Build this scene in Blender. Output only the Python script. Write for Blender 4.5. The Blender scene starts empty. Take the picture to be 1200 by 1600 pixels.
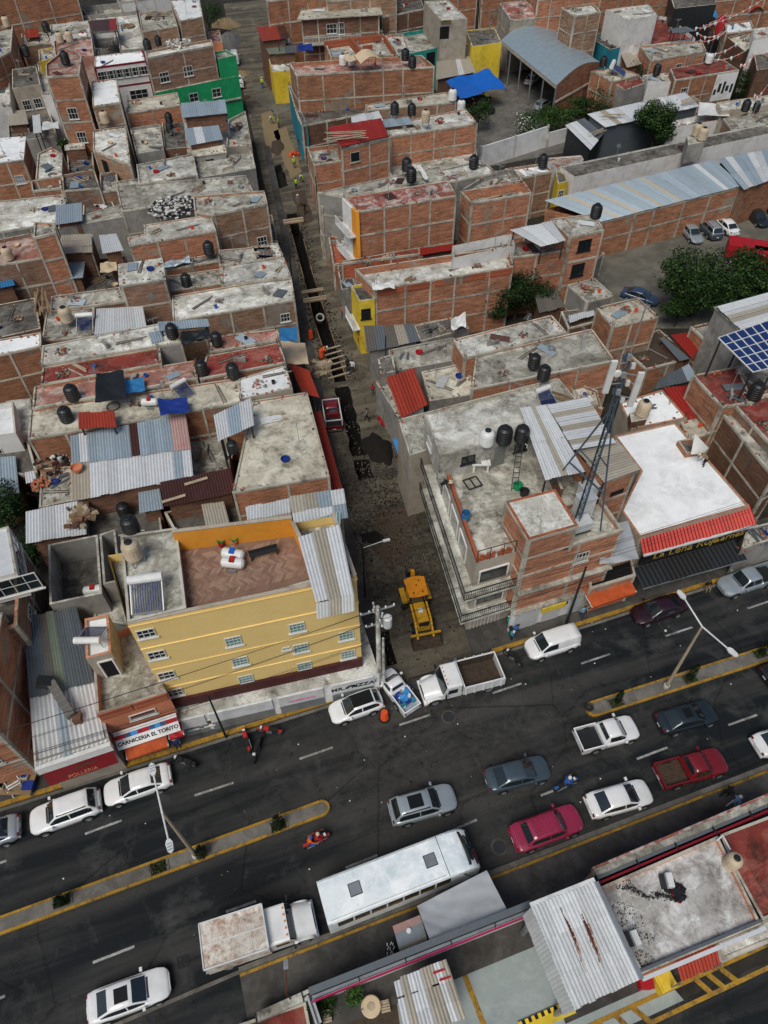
import bpy,bmesh,math,random
from math import sin,cos,pi,radians as R,atan2,hypot
from mathutils import Vector,Matrix
Vec=Vector;ru=random.uniform
random.seed(11)
scn=bpy.context.scene
col=scn.collection
# ---------------------------------------------------------------- camera, light, exposure
cd=bpy.data.cameras.new('camera');cam=bpy.data.objects.new('camera',cd);col.objects.link(cam)
cam.matrix_world=Matrix.Translation((0,0,48)) @ Matrix.Rotation(R(90-49.5),4,'X') @ Matrix.Rotation(R(-0.75),4,'Z')
cd.sensor_fit='AUTO';cd.sensor_width=36;cd.lens=36*1110/1600;cd.clip_start=0.5;cd.clip_end=3000
scn.camera=cam
W=bpy.data.worlds.new('World');scn.world=W;W.use_nodes=True
wn=W.node_tree.nodes;bg=wn['Background'];bg.inputs[1].default_value=0.055
sky=wn.new('ShaderNodeTexSky');sky.sky_type='NISHITA';sky.sun_disc=False
sky.sun_elevation=R(56);sky.sun_rotation=R(205);sky.dust_density=3.0;sky.air_density=1.0;sky.ozone_density=1.0
W.node_tree.links.new(sky.outputs[0],bg.inputs[0])
sl=bpy.data.lights.new('sun','SUN');sl.energy=1.5;sl.angle=R(28);sl.color=(1,.975,.88)
sun=bpy.data.objects.new('sun',sl);col.objects.link(sun)
sd=Vec((sin(R(205))*cos(R(56)),cos(R(205))*cos(R(56)),sin(R(56))))
sun.rotation_euler=sd.to_track_quat('Z','Y').to_euler();sun.location=(0,40,60)
scn.view_settings.view_transform='Standard';scn.view_settings.look='None'
scn.view_settings.exposure=0.46;scn.view_settings.gamma=1
scn.render.resolution_x=768;scn.render.resolution_y=1024
AVA=R(18.2);STA=R(100.5)
AV=Vec((cos(AVA),sin(AVA),0));AN=Vec((-sin(AVA),cos(AVA),0));ST=Vec((cos(STA),sin(STA),0));SN=Vec((sin(STA),-cos(STA),0))

# ---------------------------------------------------------------- materials
AVA0=AVA
MATS={}
def _n(nt,t,**k):
 n=nt.nodes.new(t)
 for a,b in k.items():
  if a.startswith('i_'):n.inputs[int(a[2:])].default_value=b
  else:setattr(n,a,b)
 return n
def mix(nt,fac,a,b,mode='MIX'):
 m=nt.nodes.new('ShaderNodeMix');m.data_type='RGBA';m.blend_type=mode
 for s,v in ((0,fac),(6,a),(7,b)):
  if hasattr(v,'is_linked') or hasattr(v,'links'):nt.links.new(v,m.inputs[s])
  elif s==0:m.inputs[0].default_value=v
  else:m.inputs[s].default_value=(*v,1) if len(v)==3 else v
 return m.outputs[2]
def ramp(nt,src,p0,p1,c0=(0,0,0,1),c1=(1,1,1,1)):
 r=nt.nodes.new('ShaderNodeValToRGB');r.color_ramp.elements[0].position=p0;r.color_ramp.elements[1].position=p1
 r.color_ramp.elements[0].color=c0;r.color_ramp.elements[1].color=c1
 nt.links.new(src,r.inputs[0]);return r.outputs[0]
def noise(nt,vec,sc,det=4,rough=.6,dist=0):
 n=_n(nt,'ShaderNodeTexNoise');n.inputs['Scale'].default_value=sc;n.inputs['Detail'].default_value=det
 n.inputs['Roughness'].default_value=rough;n.inputs['Distortion'].default_value=dist
 if vec is not None:nt.links.new(vec,n.inputs['Vector'])
 return n.outputs[0]
def base(name,rough=.8,metal=0,spec=.3):
 m=bpy.data.materials.new(name);m.use_nodes=True;nt=m.node_tree
 b=nt.nodes['Principled BSDF'];b.inputs['Roughness'].default_value=rough;b.inputs['Metallic'].default_value=metal
 b.inputs['Specular IOR Level'].default_value=spec
 return m,nt,b
def bump(nt,b,h,s=.3,d=.02):
 n=nt.nodes.new('ShaderNodeBump');n.inputs['Strength'].default_value=s;n.inputs['Distance'].default_value=d
 nt.links.new(h,n.inputs['Height']);nt.links.new(n.outputs[0],b.inputs['Normal'])
def pos(nt):return nt.nodes.new('ShaderNodeNewGeometry').outputs['Position']
def rnd(nt):return nt.nodes.new('ShaderNodeObjectInfo').outputs['Random']
def vary(nt,c,lo=.82,hi=1.15):
 r=rnd(nt);mr=nt.nodes.new('ShaderNodeMapRange');mr.inputs[3].default_value=lo;mr.inputs[4].default_value=hi
 nt.links.new(r,mr.inputs[0])
 hs=nt.nodes.new('ShaderNodeHueSaturation');nt.links.new(mr.outputs[0],hs.inputs['Value']);nt.links.new(c,hs.inputs['Color'])
 return hs.outputs[0]
def plain(key,c,rough=.6,metal=0,grime=.25,spec=.3,sc=1.2,coat=0):
 """painted or cast surface with blotchy wear"""
 if key in MATS:return MATS[key]
 m,nt,b=base(key,rough,metal,spec);p=pos(nt)
 d=tuple(x*(1-grime*1.6) if grime<.6 else x*.2 for x in c)
 f=ramp(nt,noise(nt,p,sc,6,.7),.42,.75)
 o=mix(nt,f,c,d);nt.links.new(o,b.inputs['Base Color'])
 if coat:b.inputs['Coat Weight'].default_value=coat;b.inputs['Coat Roughness'].default_value=.08
 MATS[key]=m;return m
def concrete(key,c,dark,light,k=.5,kl=.5,rough=.9,sc=1.0,crk=None):
 """weathered slab: moss/dirt blotches and pale washed patches, fine grain"""
 if key in MATS:return MATS[key]
 crk=key[:4] in ('conc','red_','pink') if crk is None else crk;g=1 if crk else .3
 m,nt,b=base(key,rough,0,.25);p=pos(nt)
 n1=noise(nt,p,.38*sc,8,.68,.6);n2=noise(nt,p,1.3*sc,9,.75,.3);n3=noise(nt,p,9,4,.7)
 vo=_n(nt,'ShaderNodeVectorMath',operation='ADD');nt.links.new(p,vo.inputs[0]);vo.inputs[1].default_value=(31,17,5)
 n4=noise(nt,vo.outputs[0],.55*sc,8,.72,.8)
 o=mix(nt,ramp(nt,n4,.47,.58),c,light);o2=mix(nt,kl,c,o)
 mm=nt.nodes.new('ShaderNodeMath');mm.operation='MULTIPLY';nt.links.new(ramp(nt,n1,.44,.58),mm.inputs[0]);nt.links.new(ramp(nt,n2,.38,.60),mm.inputs[1])
 m2=nt.nodes.new('ShaderNodeMath');m2.operation='MULTIPLY';nt.links.new(mm.outputs[0],m2.inputs[0]);m2.inputs[1].default_value=k
 o=mix(nt,m2.outputs[0],o2,dark)
 o=mix(nt,g,o,ramp(nt,n3,.25,.75,(.78,.78,.78,1),(1.15,1.15,1.15,1)),'MULTIPLY')
 if crk:o=mix(nt,ramp(nt,n2,.56,.68),o,mix(nt,.75,o,dark))
 vr=_n(nt,'ShaderNodeVectorRotate',rotation_type='Z_AXIS');vr.inputs['Angle'].default_value=-AVA0;nt.links.new(p,vr.inputs[0])
 vo2=nt.nodes.new('ShaderNodeTexVoronoi');vo2.distance='CHEBYCHEV';vo2.inputs['Scale'].default_value=.33*sc;nt.links.new(vr.outputs[0],vo2.inputs['Vector'])
 if crk:o=mix(nt,1.0,o,ramp(nt,vo2.outputs['Color'],.1,.9,(.80,.79,.77,1),(1.16,1.16,1.16,1)),'MULTIPLY')
 vc=nt.nodes.new('ShaderNodeTexVoronoi');vc.feature='DISTANCE_TO_EDGE';vc.inputs['Scale'].default_value=.42*sc
 av2=_n(nt,'ShaderNodeVectorMath',operation='MULTIPLY_ADD');nt.links.new(n3,av2.inputs[0]);av2.inputs[1].default_value=(.25,.25,.25);nt.links.new(p,av2.inputs[2]);nt.links.new(av2.outputs[0],vc.inputs['Vector'])
 if crk:o=mix(nt,.6,o,ramp(nt,vc.outputs['Distance'],.0,.014,(.55,.52,.48,1),(1,1,1,1)),'MULTIPLY')
 o=vary(nt,o,.85,1.12);nt.links.new(o,b.inputs['Base Color']);bump(nt,b,n2,.35*g,.03)
 MATS[key]=m;return m
def brickmat(key,c1,c2,mortar,dirt=(.07,.05,.04),k=.5):
 if key in MATS:return MATS[key]
 m,nt,b=base(key,.92,0,.15)
 uv=nt.nodes.new('ShaderNodeUVMap').outputs[0]
 br=nt.nodes.new('ShaderNodeTexBrick');nt.links.new(uv,br.inputs['Vector'])
 br.inputs['Color1'].default_value=(*c1,1);br.inputs['Color2'].default_value=(*c2,1);br.inputs['Mortar'].default_value=(*mortar,1)
 br.inputs['Scale'].default_value=1;br.inputs['Brick Width'].default_value=.27;br.inputs['Row Height'].default_value=.095
 br.inputs['Mortar Size'].default_value=.012;br.inputs['Bias'].default_value=-.1
 mp=_n(nt,'ShaderNodeMapping');mp.inputs['Scale'].default_value=(.7,4,1);nt.links.new(uv,mp.inputs[0])
 p=pos(nt);st=noise(nt,mp.outputs[0],.8,8,.8);bl=noise(nt,p,.5,8,.72);fi=noise(nt,mp.outputs[0],2.6,5,.85)
 o=mix(nt,.8,br.outputs[0],ramp(nt,st,.38,.60,(.50,.45,.42,1),(1.4,1.36,1.32,1)),'MULTIPLY')
 o=mix(nt,1.0,o,ramp(nt,fi,.3,.7,(.6,.58,.56,1),(1.3,1.26,1.22,1)),'MULTIPLY')
 cp=noise(nt,p,.23,6,.62,.4);o=mix(nt,ramp(nt,cp,.60,.625),o,mix(nt,ramp(nt,fi,.35,.65),mortar,tuple(x*.6 for x in mortar)))
 mm=_n(nt,'ShaderNodeMath',operation='MULTIPLY');nt.links.new(ramp(nt,bl,.48,.72),mm.inputs[0]);mm.inputs[1].default_value=k
 o=mix(nt,mm.outputs[0],o,dirt);o=vary(nt,o,.85,1.15)
 nt.links.new(o,b.inputs['Base Color']);bump(nt,b,br.outputs[1],-.4,.01)
 MATS[key]=m;return m
def metalmat(key,c,rust=(.16,.07,.035),k=.4,rough=.45,metal=.3):
 """sheet metal with streaky dirt and rust"""
 if key in MATS:return MATS[key]
 m,nt,b=base(key,rough,metal,.4);p=pos(nt)
 n1=noise(nt,p,.5,8,.7,.5);n2=noise(nt,p,2.3,8,.75)
 mm=_n(nt,'ShaderNodeMath',operation='MULTIPLY');nt.links.new(ramp(nt,n1,.5,.7),mm.inputs[0]);nt.links.new(ramp(nt,n2,.4,.65),mm.inputs[1])
 m2=_n(nt,'ShaderNodeMath',operation='MULTIPLY');nt.links.new(mm.outputs[0],m2.inputs[0]);m2.inputs[1].default_value=k
 o=mix(nt,m2.outputs[0],c,rust)
 o=mix(nt,1.0,o,ramp(nt,n2,.3,.75,(.85,.85,.85,1),(1.1,1.1,1.1,1)),'MULTIPLY')
 o=vary(nt,o,.88,1.1);nt.links.new(o,b.inputs['Base Color']);MATS[key]=m;return m
def glassmat():
 if 'glass' in MATS:return MATS['glass']
 m,nt,b=base('glass',.04,0,.9);b.inputs['Base Color'].default_value=(.012,.02,.024,1);b.inputs['Coat Weight'].default_value=.6;b.inputs['Coat Roughness'].default_value=.02
 MATS['glass']=m;return m
def M(k):return MATS[k]
concrete('conc',(.35,.335,.285),(.085,.078,.060),(.64,.64,.58),.85,.8)
concrete('conc_pale',(.52,.51,.455),(.14,.13,.105),(.78,.79,.75),.8,.9)
concrete('conc_beige',(.50,.47,.38),(.14,.12,.09),(.68,.66,.56),.75,.7)
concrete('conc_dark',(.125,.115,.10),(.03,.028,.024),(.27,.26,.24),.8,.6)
concrete('white_roof',(.80,.82,.83),(.42,.43,.42),(.88,.90,.91),.45,.8,.8)
concrete('red_roof',(.24,.045,.035),(.05,.025,.02),(.36,.16,.13),.85,.6)
concrete('red_worn',(.33,.11,.085),(.10,.05,.04),(.62,.56,.52),.6,.9,sc=1.3)
concrete('pink_roof',(.34,.15,.12),(.13,.08,.06),(.50,.42,.37),.7,.9)
concrete('block',(.27,.26,.24),(.10,.095,.085),(.38,.37,.35),.6,.5)
concrete('stucco_beige',(.42,.37,.30),(.17,.14,.11),(.52,.48,.42),.5,.4)
concrete('frame',(.46,.43,.36),(.13,.115,.09),(.60,.58,.50),.85,.6)
concrete('white_wall',(.72,.72,.71),(.30,.29,.27),(.80,.80,.80),.45,.5)
concrete('conc_washed',(.46,.45,.44),(.15,.13,.12),(.72,.73,.73),.7,1,crk=1)
plain('awning_orange',(.48,.085,.02),.7,grime=.3)
concrete('yellow_wall',(.90,.66,.26),(.74,.53,.20),(.92,.69,.30),.3,.4)
concrete('orange_wall',(.78,.33,.035),(.42,.16,.03),(.80,.37,.06),.3,.4)
concrete('salmon_wall',(.62,.23,.12),(.3,.12,.08),(.68,.30,.18),.4,.4)
concrete('green_wall',(.015,.30,.115),(.01,.14,.06),(.03,.38,.16),.4,.5)
concrete('teal_wall',(.02,.26,.22),(.01,.12,.11),(.04,.34,.30),.4,.4)
concrete('blue_wall',(.02,.22,.30),(.01,.10,.14),(.04,.3,.4),.4,.4)
concrete('yellow_paint',(.78,.56,.04),(.30,.22,.04),(.8,.62,.1),.5,.5)
concrete('maroon_wall',(.07,.02,.02),(.03,.012,.012),(.11,.04,.035),.5,.5)
brickmat('brick',(.41,.165,.082),(.29,.105,.052),(.36,.28,.21))
brickmat('brick_red',(.50,.20,.105),(.37,.13,.07),(.43,.33,.25),k=.45)
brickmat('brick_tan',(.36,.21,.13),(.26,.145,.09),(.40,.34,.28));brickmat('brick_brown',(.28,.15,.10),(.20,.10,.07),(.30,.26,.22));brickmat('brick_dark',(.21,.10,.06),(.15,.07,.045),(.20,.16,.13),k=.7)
brickmat('brick_fresh',(.46,.11,.045),(.40,.085,.035),(.25,.16,.12),k=.3)
metalmat('tin_white',(.70,.72,.73),k=.25);metalmat('tin_blue',(.36,.44,.50),k=.25);metalmat('tin_gray',(.14,.165,.185),k=.4)
metalmat('tin_beige',(.47,.43,.35),k=.3);metalmat('tin_brown',(.085,.035,.03),k=.3);metalmat('tin_red',(.40,.055,.03),(.2,.05,.03),.4)
metalmat('tin_rednew',(.36,.026,.018),(.2,.02,.015),.2);metalmat('tin_old',(.17,.16,.14),k=.5);metalmat('tin_washed',(.62,.40,.36),(.5,.1,.08),.8)
metalmat('tin_brightblue',(.04,.22,.48),k=.2);metalmat('tin_cement',(.36,.32,.26),(.14,.11,.09),.4,.9,0);metalmat('tin_green',(.22,.26,.2),k=.3)
plain('wood',(.25,.17,.10),.85,grime=.3);plain('wood_pale',(.46,.38,.27),.85,grime=.3);plain('rebar',(.10,.055,.035),.8)
plain('tank_black',(.012,.013,.015),.45,grime=.1,spec=.5);plain('tank_cream',(.55,.45,.32),.5,grime=.2);plain('tank_white',(.72,.73,.72),.4,grime=.15)
plain('steel',(.33,.36,.38),.4,.6,.2);plain('steel_white',(.68,.70,.70),.4,0,.2);plain('black',(.012,.012,.013),.6,grime=.1)
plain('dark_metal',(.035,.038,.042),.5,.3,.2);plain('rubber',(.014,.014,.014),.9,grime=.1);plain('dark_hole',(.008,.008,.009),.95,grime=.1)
plain('solar',(.014,.035,.13),.35,0,.1,.35);plain('window_frame',(.66,.66,.63),.5,grime=.15);plain('door',(.20,.21,.20),.6)
plain('galv',(.45,.47,.47),.45,.5,.2);plain('teal_glass',(.12,.30,.28),.2,0,.1,.7);plain('orange_plastic',(.75,.09,.02),.5,grime=.15)
plain('tarp_gray',(.42,.44,.47),.5,grime=.12);plain('tarp_blue',(.01,.12,.50),.45,grime=.12);plain('tarp_navy',(.012,.035,.22),.5,grime=.1);plain('tarp_black',(.013,.016,.02),.6,grime=.1)
plain('tarp_white',(.70,.71,.70),.6,grime=.2);plain('tarp_tan',(.62,.49,.33),.7,grime=.12);plain('tarp_yellow',(.75,.58,.03),.6,grime=.1);plain('tarp_red',(.40,.012,.02),.5,grime=.2)
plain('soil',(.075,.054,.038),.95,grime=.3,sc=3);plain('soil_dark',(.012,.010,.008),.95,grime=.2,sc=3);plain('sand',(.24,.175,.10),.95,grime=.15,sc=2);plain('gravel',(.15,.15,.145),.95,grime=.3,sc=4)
plain('rubble',(.34,.31,.27),.95,grime=.4,sc=3);plain('red_cloth',(.42,.02,.02),.8);plain('vest',(.55,.78,.03),.7,grime=.1)
glassmat()

# ---------------------------------------------------------------- mesh builder
def tag(o,label=None,cat=None,group=None,kind=None):
 if label:o['label']=label
 if cat:o['category']=cat
 if group:o['group']=group
 if kind:o['kind']=kind
 return o
def empty(name,loc,label=None,cat=None,group=None,rz=0):
 o=bpy.data.objects.new(name,None);o.location=loc;o.rotation_euler[2]=rz;o.empty_display_size=.5
 col.objects.link(o);return tag(o,label,cat,group)
class MB:
 def __init__(s):s.v=[];s.f=[];s.uv=[];s.mi=[];s.sm=[]
 def face(s,pts,uv=None,mi=0,sm=False):
  b=len(s.v);s.v+=[tuple(p) for p in pts];s.f.append(tuple(range(b,b+len(pts))))
  if uv is None:
   p=[Vec(q) for q in pts];n=(p[1]-p[0]).cross(p[-1]-p[0])
   if abs(n.z)>.7*n.length:uv=[(q.x,q.y) for q in p]
   else:
    u=Vec((-n.y,n.x,0));u=u.normalized() if u.length>1e-9 else Vec((1,0,0))
    uv=[(q.dot(u),q.z) for q in p]
  s.uv.append(uv);s.mi.append(mi);s.sm.append(sm);return s
 def box(s,x0,y0,z0,x1,y1,z1,mi=0,xf=None,skip=''):
  c=[Vec((x,y,z)) for z in (z0,z1) for x,y in ((x0,y0),(x1,y0),(x1,y1),(x0,y1))]
  if xf is not None:c=[xf @ p for p in c]
  for k,q in (('b',(3,2,1,0)),('t',(4,5,6,7)),('s',(0,1,5,4)),('e',(1,2,6,5)),('n',(2,3,7,6)),('w',(3,0,4,7))):
   if k not in skip:s.face([c[i] for i in q],None,mi)
  return s
 def bar(s,a,b,w=.1,h=None,mi=0):
  a=Vec(a);b=Vec(b);d=b-a;L=d.length
  if L<1e-6:return s
  h=h or w;up=Vec((0,0,1)) if abs(d.z)<.95*L else Vec((0,1,0))
  x=d.normalized();y=up.cross(x).normalized();z=x.cross(y)
  m=Matrix(((x.x,y.x,z.x,a.x),(x.y,y.y,z.y,a.y),(x.z,y.z,z.z,a.z),(0,0,0,1)))
  return s.box(0,-w/2,-h/2,L,w/2,h/2,mi,m)
 def tube(s,a,b,r0,r1=None,n=8,mi=0,cap=True):
  a=Vec(a);b=Vec(b);r1=r0 if r1 is None else r1;d=(b-a).normalized()
  up=Vec((0,0,1)) if abs(d.z)<.95 else Vec((1,0,0));x=up.cross(d).normalized();y=d.cross(x)
  A=[a+(x*cos(2*pi*i/n)+y*sin(2*pi*i/n))*r0 for i in range(n)]
  B=[b+(x*cos(2*pi*i/n)+y*sin(2*pi*i/n))*r1 for i in range(n)]
  for i in range(n):
   j=(i+1) % n;s.face([A[i],A[j],B[j],B[i]],None,mi,True)
  if cap:s.face(list(reversed(A)),None,mi);s.face(B,None,mi)
  return s
 def lathe(s,prof,n=14,c=(0,0,0),mi=0,sm=True):
  c=Vec(c);ring=[[c+Vec((r*cos(2*pi*i/n),r*sin(2*pi*i/n),z)) for i in range(n)] for r,z in prof]
  for k in range(len(prof)-1):
   for i in range(n):
    j=(i+1) % n;A,B=ring[k],ring[k+1]
    if prof[k][0]<1e-4:s.face([A[i],B[j],B[i]],None,mi,sm)
    elif prof[k+1][0]<1e-4:s.face([A[i],A[j],B[i]],None,mi,sm)
    else:s.face([A[i],A[j],B[j],B[i]],None,mi,sm)
  return s
 def prism(s,poly,z0,z1,mi=0,bot=False,top=True):
  n=len(poly)
  for i in range(n):
   a=poly[i];b=poly[(i+1) % n];s.face([(a[0],a[1],z0),(b[0],b[1],z0),(b[0],b[1],z1),(a[0],a[1],z1)],None,mi)
  if top:s.face([(p[0],p[1],z1) for p in poly],None,mi)
  if bot:s.face([(p[0],p[1],z0) for p in reversed(poly)],None,mi)
  return s
 def grid(s,fn,nu,nv,mi=0,sm=True,uvs=None):
  """surface through fn(u, v), u and v in 0..1"""
  b=len(s.v)
  for j in range(nv+1):
   for i in range(nu+1):s.v.append(tuple(fn(i/nu,j/nv)))
  for j in range(nv):
   for i in range(nu):
    q=(b+j*(nu+1)+i,b+j*(nu+1)+i+1,b+(j+1)*(nu+1)+i+1,b+(j+1)*(nu+1)+i)
    s.f.append(q);s.uv.append([(s.v[k][0],s.v[k][1]) for k in q]);s.mi.append(mi);s.sm.append(sm)
  return s
 def build(s,name,mats,parent=None,kind=None,label=None,w=1,weld=False):
  if not isinstance(mats,(list,tuple)):mats=[mats]
  off=parent.matrix_basis.translation if (parent is not None and w) else Vec((0,0,0))
  if parent is not None and w and parent.parent is not None:off=off+parent.parent.matrix_basis.translation
  me=bpy.data.meshes.new(name)
  me.from_pydata([(x-off.x,y-off.y,z-off.z) for x,y,z in s.v],[],s.f)
  uvl=me.uv_layers.new(name='UVMap');k=0;flat=[]
  for u in s.uv:
   for q in u:flat+=[q[0],q[1]]
  uvl.data.foreach_set('uv',flat)
  for m in mats:me.materials.append(MATS[m] if isinstance(m,str) else m)
  me.polygons.foreach_set('material_index',s.mi);me.polygons.foreach_set('use_smooth',s.sm)
  if weld:
   bm=bmesh.new();bm.from_mesh(me);bmesh.ops.remove_doubles(bm,verts=bm.verts,dist=.0005);bm.to_mesh(me);bm.free()
  me.update()
  o=bpy.data.objects.new(name,me);col.objects.link(o)
  if parent is not None:o.parent=parent
  if label:o['label']=label
  if kind:o['kind']=kind
  return o
def BX(*a,**k):return MB().box(*a,**k)
def copy_tree(o,parent=None,kidmap=None):
 if kidmap is None:
  kidmap={}
  for c in bpy.data.objects:
   if c.parent:kidmap.setdefault(c.parent,[]).append(c)
 c=o.copy();col.objects.link(c)
 if parent:c.parent=parent
 for ch in kidmap.get(o,[]):copy_tree(ch,c,kidmap)
 return c
UNIT={}
def ubox(name,mat,parent,a,b,w,h,z0up=None):
 """axis box from a to b, w wide and h high, sharing one unit mesh per material"""
 if mat not in UNIT:
  mb=BX(0,-.5,-.5,1,.5,.5);o=mb.build(name,mat);UNIT[mat]=o.data;bpy.data.objects.remove(o)
 off=parent.matrix_basis.translation
 if parent.parent is not None:off=off+parent.parent.matrix_basis.translation
 a=Vec(a)-off;b=Vec(b)-off;d=b-a;L=max(d.length,1e-4)
 up=Vec((0,0,1)) if abs(d.z)<.95*L else (Vec(z0up) if z0up else Vec((0,1,0)))
 x=d/L;y=up.cross(x).normalized();z=x.cross(y)
 o=bpy.data.objects.new(name,UNIT[mat]);col.objects.link(o);o.parent=parent
 o.matrix_basis=Matrix(((x.x*L,y.x*w,z.x*h,a.x),(x.y*L,y.y*w,z.y*h,a.y),(x.z*L,y.z*w,z.z*h,a.z),(0,0,0,1)))
 return o
def inset(poly,d):
 n=len(poly);out=[]
 for i in range(n):
  p0=Vec(poly[i-1][:2]);p1=Vec(poly[i][:2]);p2=Vec(poly[(i+1) % n][:2])
  e1=(p1-p0).normalized();e2=(p2-p1).normalized();n1=Vec((-e1.y,e1.x));n2=Vec((-e2.y,e2.x))
  k=1+n1.dot(n2);k=max(k,.3);q=p1+(n1+n2)*(d/k);out.append((q.x,q.y))
 return out
def ccw(poly):
 a=sum(poly[i][0]*poly[(i+1) % len(poly)][1]-poly[(i+1) % len(poly)][0]*poly[i][1] for i in range(len(poly)))
 return poly if a>0 else list(reversed(poly))
def quad4(poly):
 if len(poly)==3:a,b,c=poly;poly=[a,b,c,(a[0]+c[0]-b[0],a[1]+c[1]-b[1])]
 return [tuple(p[:2]) for p in poly]

# ---------------------------------------------------------------- building helpers
CAMXY=Vec((0,0))
def edge(poly,i):
 a=Vec(poly[i][:2]);b=Vec(poly[(i+1) % len(poly)][:2]);d=(b-a);L=d.length;d/=L
 return a,b,d,Vec((d.y,-d.x)),L
def window(parent,poly,i,u,z,w=1.2,h=1.1,nx=3,ny=2,name='window',pane='glass',fr='window_frame',sill=True,out=.04):
 a,b,d,n,L=edge(poly,i);c=a+d*(u*L if u<=1 else u)
 def pt(s,t,o):q=c+d*s+n*o;return Vec((q.x,q.y,z+t))
 m=MB();t_=.07
 def bx(s0,s1,t0,t1,o0,o1):
  P=[pt(s0,t0,o0),pt(s1,t0,o0),pt(s1,t1,o0),pt(s0,t1,o0),pt(s0,t0,o1),pt(s1,t0,o1),pt(s1,t1,o1),pt(s0,t1,o1)]
  for q in ((4,5,6,7),(0,1,5,4),(1,2,6,5),(2,3,7,6),(3,0,4,7)):m.face([P[k] for k in q])
 bx(-w/2,w/2,0,t_,.005,out+.02);bx(-w/2,w/2,h-t_,h,.005,out+.02);bx(-w/2,-w/2+t_,t_,h-t_,.005,out+.02);bx(w/2-t_,w/2,t_,h-t_,.005,out+.02)
 for k in range(1,nx):x=-w/2+w*k/nx;bx(x-.022,x+.022,t_,h-t_,.005,out)
 for k in range(1,ny):y=h*k/ny;bx(-w/2+t_,w/2-t_,y-.02,y+.02,.005,out-.006)
 if sill:bx(-w/2-.1,w/2+.1,-.1,0,.0,.12)
 o=m.build(name,fr,parent)
 p=MB();p.face([pt(-w/2+.03,.03,.012),pt(w/2-.03,.03,.012),pt(w/2-.03,h-.03,.012),pt(-w/2+.03,h-.03,.012)]);p.build('pane',pane,o)
 return o
def hole(parent,poly,i,u,z,w=1.0,h=2.0,name='doorway',mat='dark_hole',fr=None):
 a,b,d,n,L=edge(poly,i);c=a+d*(u*L if u<=1 else u)
 p=MB();q=[c-d*w/2,c+d*w/2]
 f=[(q[0].x+n.x*.02,q[0].y+n.y*.02,z),(q[1].x+n.x*.02,q[1].y+n.y*.02,z),(q[1].x+n.x*.02,q[1].y+n.y*.02,z+h),(q[0].x+n.x*.02,q[0].y+n.y*.02,z+h)]
 m=MB().face(f);back=[(x-n.x*.0,y-n.y*.0,zz) for x,y,zz in f]
 o=m.build(name,mat,parent)
 if fr:
  for A,B in ((f[0],f[3]),(f[1],f[2]),(f[3],f[2])):ubox('door_frame',fr,parent,Vec(A)+Vec((n.x,n.y,0))*.03,Vec(B)+Vec((n.x,n.y,0))*.03,.1,.1)
 return o
def walls(parent,poly,z0,z1,mat,par=0,th=.16,name='wall',cap=None):
 m=MB();n=len(poly);uacc=0
 for i in range(n):
  a=poly[i];b=poly[(i+1) % n];L=hypot(b[0]-a[0],b[1]-a[1])
  m.face([(a[0],a[1],z0),(b[0],b[1],z0),(b[0],b[1],z1),(a[0],a[1],z1)],[(uacc,z0),(uacc+L,z0),(uacc+L,z1),(uacc,z1)]);uacc+=L+.13
 o=m.build(name,mat,parent)
 if par>0:
  q=inset(poly,th);c=MB();k=MB()
  for i in range(n):
   j=(i+1) % n;a=poly[i];b=poly[j];e=q[i];f=q[j]
   c.face([(a[0],a[1],z1),(b[0],b[1],z1),(f[0],f[1],z1),(e[0],e[1],z1)])
   k.face([(f[0],f[1],z1-par),(e[0],e[1],z1-par),(e[0],e[1],z1),(f[0],f[1],z1)])
  c.build('parapet_coping',cap or 'frame',parent);k.build('parapet',mat,parent)
 return o
def frame(parent,poly,z0,z1,bay=3.4,fl=2.75,mat='frame',edges=None,w=.2,topbeam=True,lat=0):
 n=len(poly);done=set()
 for i in range(n):
  a,b,d,nn,L=edge(poly,i);mid=(a+b)/2
  if edges is not None:
   if i not in edges:continue
  elif nn.dot(CAMXY-mid)<=0 or L<1.0:continue
  k=max(1,round(L/bay));pr=.035
  for j in range(k+1):
   q=a+d*(L*(j+(ru(-.18,.18) if 0<j<k else 0))/k);q=q+d*(w/2 if j==0 else (-w/2 if j==k else 0))+nn*(pr-w/2+.0)
   key=(round(q.x,0),round(q.y,0),i if 0<j<k else-1)
   wj=w*ru(.8,1.35);ubox('column',mat,parent,(q.x,q.y,z0),(q.x,q.y,z1-.004+(ru(.1,.5) if random.random()<.25 and topbeam and 0<j<k else 0)),wj,w,(d.x,d.y,0))
  zz=z1-.1;fl_=fl;o=nn*(pr+.004-w/2)
  while zz>z0+.8:
   p=a+o+d*.01;r=b+o-d*.01
   ubox('beam',mat,parent,(p.x,p.y,zz),(r.x,r.y,zz),w,.2*ru(.8,1.3));zz-=fl*ru(.9,1.1)
def rebar(parent,poly,z,h=.7,which=None):
 for i in (which if which is not None else range(len(poly))):
  m=MB();p=inset(poly,.12)[i]
  for dx in (-.07,.07):
   for dy in (-.07,.07):m.bar((p[0]+dx,p[1]+dy,z-.02),(p[0]+dx*1.6+ru(-.05,.05),p[1]+dy*1.6,z+h*ru(.6,1)),.025)
  m.build('rebar','rebar',parent)
HN=0
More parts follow.
